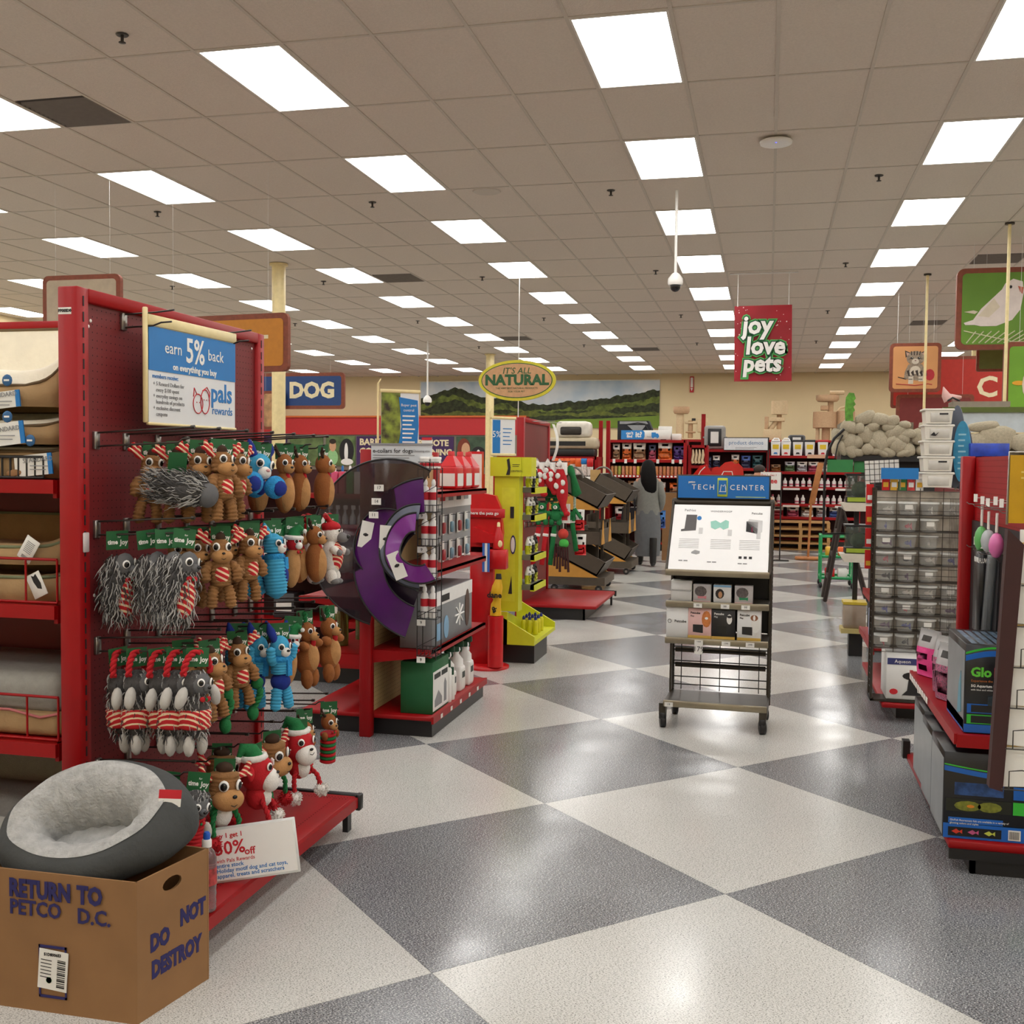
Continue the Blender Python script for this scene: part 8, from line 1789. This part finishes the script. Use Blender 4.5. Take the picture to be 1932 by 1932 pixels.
ST2 = [(1.24, 1.84, .07, .06), (1.26, 1.74, .06, .05), (1.38, 1.82, .08, .07), (1.38, 1.73, .05, .035), (1.53, 1.83, .07, .05), (1.53, 1.74, .08, .04), (1.68, 1.82, .1, .08), (1.86, 1.83, .14, .1), (2.05, 1.8, .12, .09), (2.22, 1.82, .1, .08), (1.3, 1.92, .07, .05), (1.45, 1.93, .07, .05), (1.72, 1.93, .1, .05)]
for k, (x, z, rx, rz_) in enumerate(ST2): stone(x, 9.55, z, rx*1.1, .06, rz_*1.05, k+3, rs.uniform(-.3, .3))
for k in range(4): stone(.6, 9.7+k*.12, 1.76+.1*(k % 2), .05, .07, .07, k)
t = thing('lizard_ornament', 'bright green spiky lizard cutout on the corner of the rock wall', 'ornament', (.665, 9.5, 1.98)); b = B(); b.prism([(-.035, 0), (.03, 0), (.025, .07), (.04, .09), (.028, .12), (.045, .14), (.03, .17), (.045, .19), (.03, .235), (-.01, .24), (-.035, .2), (-.04, .1)], -.015, .015); b.build('body', mat('lizard_green', (90, 150, 50), .6, var=.35, scale=30), t)
hb_ = thing('habitat_stand', 'black habitat stand with green header panels under the rock wall', 'stand', (.95, 9.75, 0))
b = wb(hb_); b.box(.6, 2.4, 9.5, 10.1, 1.64, 1.69); b.build('black_top', BLACK, hb_); b = wb(hb_); b.box(.9, 2.4, 9.62, 10.1, 0, 1.64); b.build('dark_body', mat('habitat_dark', (44, 40, 38), .7), hb_)
b = wb(hb_); b.box(.49, .70, 9.48, 9.5, 1.545, 1.652); b.build('green_panel', mat('panel_green', (48, 130, 70), .5), hb_); b = wb(hb_); b.box(.71, .86, 9.52, 9.54, 1.545, 1.64); b.build('green_panel', mat('panel_green'), hb_)
b = wb(hb_); b.tube([(.9, 9.62, 1.02), (.47, 9.46, 1.02), (.47, 9.46, 1.6), (.49, 9.46, 1.72), (.54, 9.46, 1.83), (.62, 9.46, 1.91)], .012, 8); b.build('arched_rod', BLACK, hb_); b = wb(hb_); b.tube([(.55, 9.46, 1.66), (.57, 9.46, 1.78), (.61, 9.46, 1.86)], .006, 6); b.build('small_rod', BLACK, hb_)
GL = mat('terrarium_glass', (84, 92, 84), .08, alpha=.55)
for k, z in enumerate((1.29, .86)):
    t = thing('terrarium', f'{["upper", "lower"][k]} glass terrarium with lime label on white tray', 'terrarium', (.74, 9.5, z-.07), group='terrariums'); 
    b = B(); b.prism([(-.13, 0), (.13, 0), (.11, .07), (-.13, .07)] if 0 else [(-.1, 0), (.14, 0), (.14, .07), (-.14, .07)], -.14, .08); b.build('white_tray', mat('tray_white', (214, 206, 190), .5), t)
    b = B(); b.rbox(-.09, .12, -.1, .1, .1, .3, .008, 2); b.build('glass_tank', GL, t); b = B(); b.box(-.095, .125, -.108, .1, .072, .12); b.build('base_rim', BLACK, t); b = B(); b.box(-.085, .11, -.112, -.107, .08, .115); b.build('lime_label', mat('label_lime', (150, 170, 50), .5), t)
    b = B(); b.sph((.02, 0, .18), (.07, .06, .07)); b.build('foliage', mat('dark_foliage', (50, 74, 40), .8, var=.4, scale=30), t); b = B(); b.box(-.1, .13, -.1, .1, .3, .315); b.build('lid', BLACK, t)
    b = B(); b.box(-.02, .02, -.02, .02, -(z-.07) if k else -.36+.0, 0); b.build('stand_post', BLACK, t)
t = thing('display_case', 'small clear display box with yellow trim near the floor', 'box', (.72, 9.4, .2)); b = B(); b.rbox(-.08, .1, -.1, .1, .04, .24, .006, 1); b.build('clear_box', mat('case_clear', (170, 150, 130), .2, alpha=.7), t); b = B(); b.box(-.1, .12, -.12, .1, 0, .04); b.build('tray', mat('tray_tan', (186, 170, 110), .6), t); b = B(); b.box(-.085, .105, -.105, .105, .24, .262); b.build('yellow_lid', mat('lid_yellow', (196, 170, 50), .5), t); b = B(); b.box(-.03, .08, -.05, .08, -.2, 0); b.build('plinth', BLACK, t)
# ladder easel
t = thing('ladder_easel', 'dark brown folding ladder leaning near the terrariums', 'easel', (.75, 12.9, 0)); EW = mat('dark_brown_wood', (48, 36, 30), .6)
for y0 in (-.2, .25): b = B(); b.tube([(-.07, y0+.3, .015), (.09, y0, 1.12)], .025, 4); b.build('side_rail', EW, t)
for k in range(3): b = B(); z = .3+k*.27; x = -.07+.16*z/1.12; yo = .3*(1-z/1.12); b.box(x-.02, x+.02, -.2+yo, .25+yo, z-.025, z+.025); b.build('rung', EW, t)
for y0 in (-.2, .25): b = B(); b.tube([(.42, y0+.3, .015), (.09, y0, 1.1)], .02, 4); b.build('rear_leg', EW, t)
# green cart and paddle stand
t = thing('green_cart', 'small green wheeled basket cart with toys', 'cart', (.9, 14.7, 0)); GC = mat('cart_green', (40, 150, 90), .4)
for z in (.14, .42, .68): b = B(); b.tube([(-.2, -.15, z), (.2, -.15, z), (.2, .3, z), (-.2, .3, z)], .015, 6, closed=True); b.build('rim', GC, t)
for x, y in ((-.2, -.15), (.2, -.15), (.2, .3), (-.2, .3)): b = B(); b.tube([(x, y, .08), (x, y, .7)], .014, 6); b.build('corner_post', GC, t); b = B(); b.sph((x, y, .04), (.025, .035, .04)); b.build('wheel', BLACK, t)
for z in (.13, .41): b = B(); b.box(-.2, .2, -.15, .3, z-.01, z); b.build('tray', GC, t)
for k, (x, z, m, nm) in enumerate(((-.08, .42, mat('packet_yellow'), 'yellow'), (.08, .42, mat('pack_orange'), 'orange'), (-.08, .14, REDP, 'red'), (.08, .14, PAPER, 'white'))):
    o = thing('toy_pack', f'{nm} pack lying in the green cart', 'package', (.9+x, 14.65, z), group='packs in the green cart'); b = B(); b.rbox(-.06, .06, -.06, .1, 0, .12, .01, 1); b.build('pack', m, o)
t = thing('wooden_paddle_stand', 'wooden paddle post on a flat base in front of the pallets', 'stand', (.7, 19.0, 0)); WP = mat('honey_wood', (170, 108, 56), .6, var=.15, scale=12)
b = B(); b.rbox(-.22, .22, -.15, .15, 0, .05, .02, 2); b.build('base', WP, t); b = B(); b.tube([(0, 0, .05), (.03, 0, 1.0)], .02, 8); b.build('pole', WP, t); b = B(); b.T = mv(.04, 0, .96) @ rot(0, .19); b.rbox(-.05, .05, -.02, .02, 0, .72, .008, 1); b.build('paddle', WP, t)

# ================================================================ hanging picture signs on the right
t, p = framed_sign('picture_sign', 'large hanging picture of a white parakeet on green', (2.734, 13.5, 3.453), 0.74, 0.56, mat('parakeet_green', (96, 136, 40), .6, var=.15, scale=3), 0, .035, .05)
PKT = mat('parakeet_white', (222, 210, 204), .7, var=.06, scale=20)
b = B(); b.T = mv(-.13, 0, .01); b.prism([(-.19, -.105), (-.13, -.085), (-.08, -.01), (.02, .09), (.05, .12), (.07, .16), (.12, .19), (.18, .17), (.19, .1), (.17, -.02), (.12, -.09), (.02, -.13), (-.08, -.13), (-.12, -.12), (-.18, -.12)], -.021, -.018); b.build('printed_bird', PKT, t)
b = B(); b.T = mv(-.13, 0, .01); b.prism([(-.19, -.03), (-.12, -.045), (-.1, -.03), (-.13, -.02)], -.0225, -.02); b.prism([(-.1, -.06), (.0, .06), (.04, .0), (-.03, -.07)], -.0225, -.021); b.build('printed_wing', mat('wing_cream', (210, 198, 176), .7), t)
b = B(); b.T = mv(-.13, 0, .01); b.prism(blob(.105, .135, .009, .011), -.023, -.021); b.build('printed_eye', INK, t); b = B(); b.T = mv(-.13, 0, .01); b.prism([(.15, .14), (.185, .13), (.18, .085), (.165, .1)], -.023, -.021); b.build('printed_beak', mat('beak_pink', (190, 100, 80), .6), t)
b = B()
for k in range(13): b.tube([(-.3+k*.04, -.02, -.235), (-.24+k*.05, -.02, -.155)], .004, 4)
b.tube([(-.32, -.02, -.15), (.0, -.02, -.23), (.3, -.02, -.235)], .004, 4); b.build('printed_cage', mat('cage_print', (206, 206, 170), .5), t)
t, p = framed_sign('picture_sign', 'hanging picture of an orange-faced bird at the right edge', (3.133, 13.2, 2.636), 0.62, 0.45, mat('finch_green', (110, 160, 40), .6, var=.2, scale=3), 0, .03, .04)
b = B(); b.prism(blob(-.13, .02, .04, .06), -.021, -.018); b.prism(blob(-.11, .09, .03, .03), -.021, -.018); b.build('printed_bird', mat('finch_orange', (214, 110, 40), .6), t); b = B(); b.prism(blob(-.16, -.05, .04, .09), -.0225, -.02); b.build('printed_wing', mat('wing_cream'), t); b = B(); b.prism(blob(-.22, -.04, .04, .015), -.021, -.018); b.build('printed_leaf', mat('leaf_yellow', (220, 160, 40), .6), t)
t, p = framed_sign('picture_sign', 'hanging picture of a tabby kitten with red wool', (2.107, 17.0, 3.092), 0.6, 0.6, mat('kitten_orange', (206, 146, 92), .6, var=.12, scale=2), 0, .04, .05)
KT = mat('tabby_fur', (146, 130, 112), .8, var=.3, scale=40); KL = mat('tabby_pale', (206, 194, 176), .8); KD = mat('tabby_stripe', (62, 52, 46), .8)
def kp(name, m, polys, y):
    for q in polys: b = B(); b.prism(q, y-.001, y); b.build(name, m, t)
kp('printed_body', KT, [[(-.08, .04), (.08, .04), (.12, -.06), (.13, -.13), (.03, -.16), (-.13, -.14), (-.12, -.05)]], -.019)
kp('printed_tail', KD, [[(-.12, -.13), (-.2, -.11), (-.2, -.12), (-.1, -.15)]], -.019)
kp('printed_leg', KL, [[(-.07, -.04), (-.02, -.04), (-.02, -.2), (-.08, -.2)], [(.04, -.06), (.09, -.06), (.1, -.17), (.04, -.17)]], -.0205)
kp('printed_bib', KL, [blob(.0, -.03, .06, .05)], -.021)
kp('printed_ear', KD, [[(-.115, .12), (-.125, .21), (-.055, .18)], [(.115, .12), (.125, .21), (.055, .18)]], -.019)
kp('printed_head', KT, [blob(0, .115, .105, .088, 18)], -.0205)
kp('printed_inner_ear', mat('kitten_pink', (186, 150, 130), .8), [[(-.1, .14), (-.112, .19), (-.07, .175)], [(.1, .14), (.112, .19), (.07, .175)]], -.0215)
kp('printed_stripe', KD, [[(x-.006, .15), (x*1.2-.004, .2), (x*1.2+.008, .2), (x+.006, .15)] for x in (-.045, -.015, .015, .045)]+[[(x, .1), (x+.03*sg_, .115), (x+.03*sg_, .105)] for x, sg_ in ((-.09, 1), (.09, -1))]+[[(-.1+k*.05, -.04-.02*(k % 2)), (-.07+k*.05, -.03), (-.06+k*.05, -.1), (-.08+k*.05, -.1)] for k in range(5)]+[[(x, -.1), (x+.045, -.1), (x+.045, -.108), (x, -.108)] for x in (-.075, .04)]+[[(x, -.14), (x+.045, -.14), (x+.045, -.148), (x, -.148)] for x in (-.075, .04)], -.022)
kp('printed_muzzle', KL, [blob(0, .075, .042, .034)], -.022)
kp('printed_eye', INK, [blob(-.042, .115, .017, .014), blob(.042, .115, .017, .014)], -.023)
kp('printed_glint', WHITE, [blob(-.038, .12, .004, .004), blob(.046, .12, .004, .004)], -.024)
kp('printed_nose', mat('kitten_nose', (120, 70, 64), .7), [[(-.012, .09), (.012, .09), (0, .076)]], -.023)
b = B(); b.prism(blob(.17, -.09, .055, .07), -.0225, -.02); b.build('printed_wool', mat('wool_red', (176, 40, 50), .7), t); b = B(); b.tube([(-.22, -.02, -.2), (-.1, -.02, -.21), (.0, -.02, -.22), (.15, -.02, -.2), (.2, -.02, -.21)], .005, 4); b.build('printed_yarn', mat('wool_red'), t)
for o_ in [q for q in bpy.data.objects if q.name.startswith('picture_sign')]:
    k_ = 13.5/8 if 'parakeet' in o_['label'] else 13.2/7.5 if 'orange-faced' in o_['label'] else 17/14 if 'tabby' in o_['label'] else 0
    if k_:
        o_.scale = (k_, k_, k_)
        for c_ in o_.children:
            if c_.name.startswith('hanging_wire'):
                hh = max(v.co.z for v in c_.data.vertices); h0 = min(v.co.z for v in c_.data.vertices)
                for v in c_.data.vertices:
                    if v.co.z > (hh+h0)/2: v.co.z = (CEIL-o_.location.z)/k_
RP = mat('red_sign_panel', (176, 42, 28), .6, var=.06)
t, p = framed_sign('aisle_sign', 'red aisle sign with cream letter behind the kitten picture', (3.278, 18.0, 2.936), 2.111, 0.833, RP, 0, .05, .06); text(t, 'C', .44, CREAML, (.02, -.02, -.08), bold=.012)
framed_sign('aisle_sign', 'low dark red sign panel under the kitten picture', (2.440, 17.3, 2.434), 1.109, 0.554, mat('sign_maroon', (120, 40, 36), .6), 0, .05, .05); t, p = framed_sign('aisle_sign', 'small red sign corner below the kitten picture', (2.090, 17.5, 2.698), 0.535, 0.365, RP, 0, .04, .04)
framed_sign('aisle_sign', 'small olive sign panel below the parakeet picture', (2.730, 14.0, 2.938), 0.588, 0.336, mat('olive_panel', (100, 104, 44), .6), 0, .03, .03)
for k, (x1, y0, z1, lab) in enumerate(((2.05, 15.5, 0, 'thin cream conduit pole in front of the kitten picture'), (2.46, 12.45, 0, 'thin cream conduit pole in front of the parakeet picture'))):
    t = thing('conduit_pole', lab, 'pole', (x1, y0, z1), group='conduit poles'); b = B(); b.tube([(0, 0, 0), (0, 0, CEIL-z1)], .018, 8); b.build('pipe', IVORY, t); b = B(); b.lathe([(.05, CEIL-z1-.02), (.05, CEIL-z1-.001)], n=14); b.build('flange', DARK, t)
# hood with green frame above the wall
t = thing('tank_hood', 'grey metal tank hood over a green framed white panel behind the rocks', 'hood', (1.7, 10.0, 1.9)); b = B(); b.box(-.16, .3, -.12, .12, .22, .265); b.build('metal_hood', CHROME, t); b = B(); b.box(-.24, .5, -.14, -.1, .17, .215); b.box(-.24, -.17, -.14, -.1, 0, .17); b.build('green_frame', mat('frame_green', (86, 100, 40), .6), t); b = B(); b.box(-.17, .5, -.12, -.1, 0, .18); b.build('white_panel', mat('panel_pale', (196, 206, 214), .5), t); b = B(); b.tube([(-.2, -.1, .27), (-.16, -.1, .3), (-.1, -.1, .27)], .008, 6); b.build('cable', BLACK, t)
t = thing('plush_pig_hat', 'pink pointed plush ear lying on the tank hood', 'toy', (1.52, 9.95, 2.166)); b = B(); b.tube([(0, 0, 0.02), (-.03, 0, .06), (-.05, 0, .13)], [.05, .035, .004], 10); b.tube([(.02, 0, .03), (.1, 0, .04)], [.04, .01], 8); b.build('ear', mat('pink_fur', (210, 170, 164), .95), t)
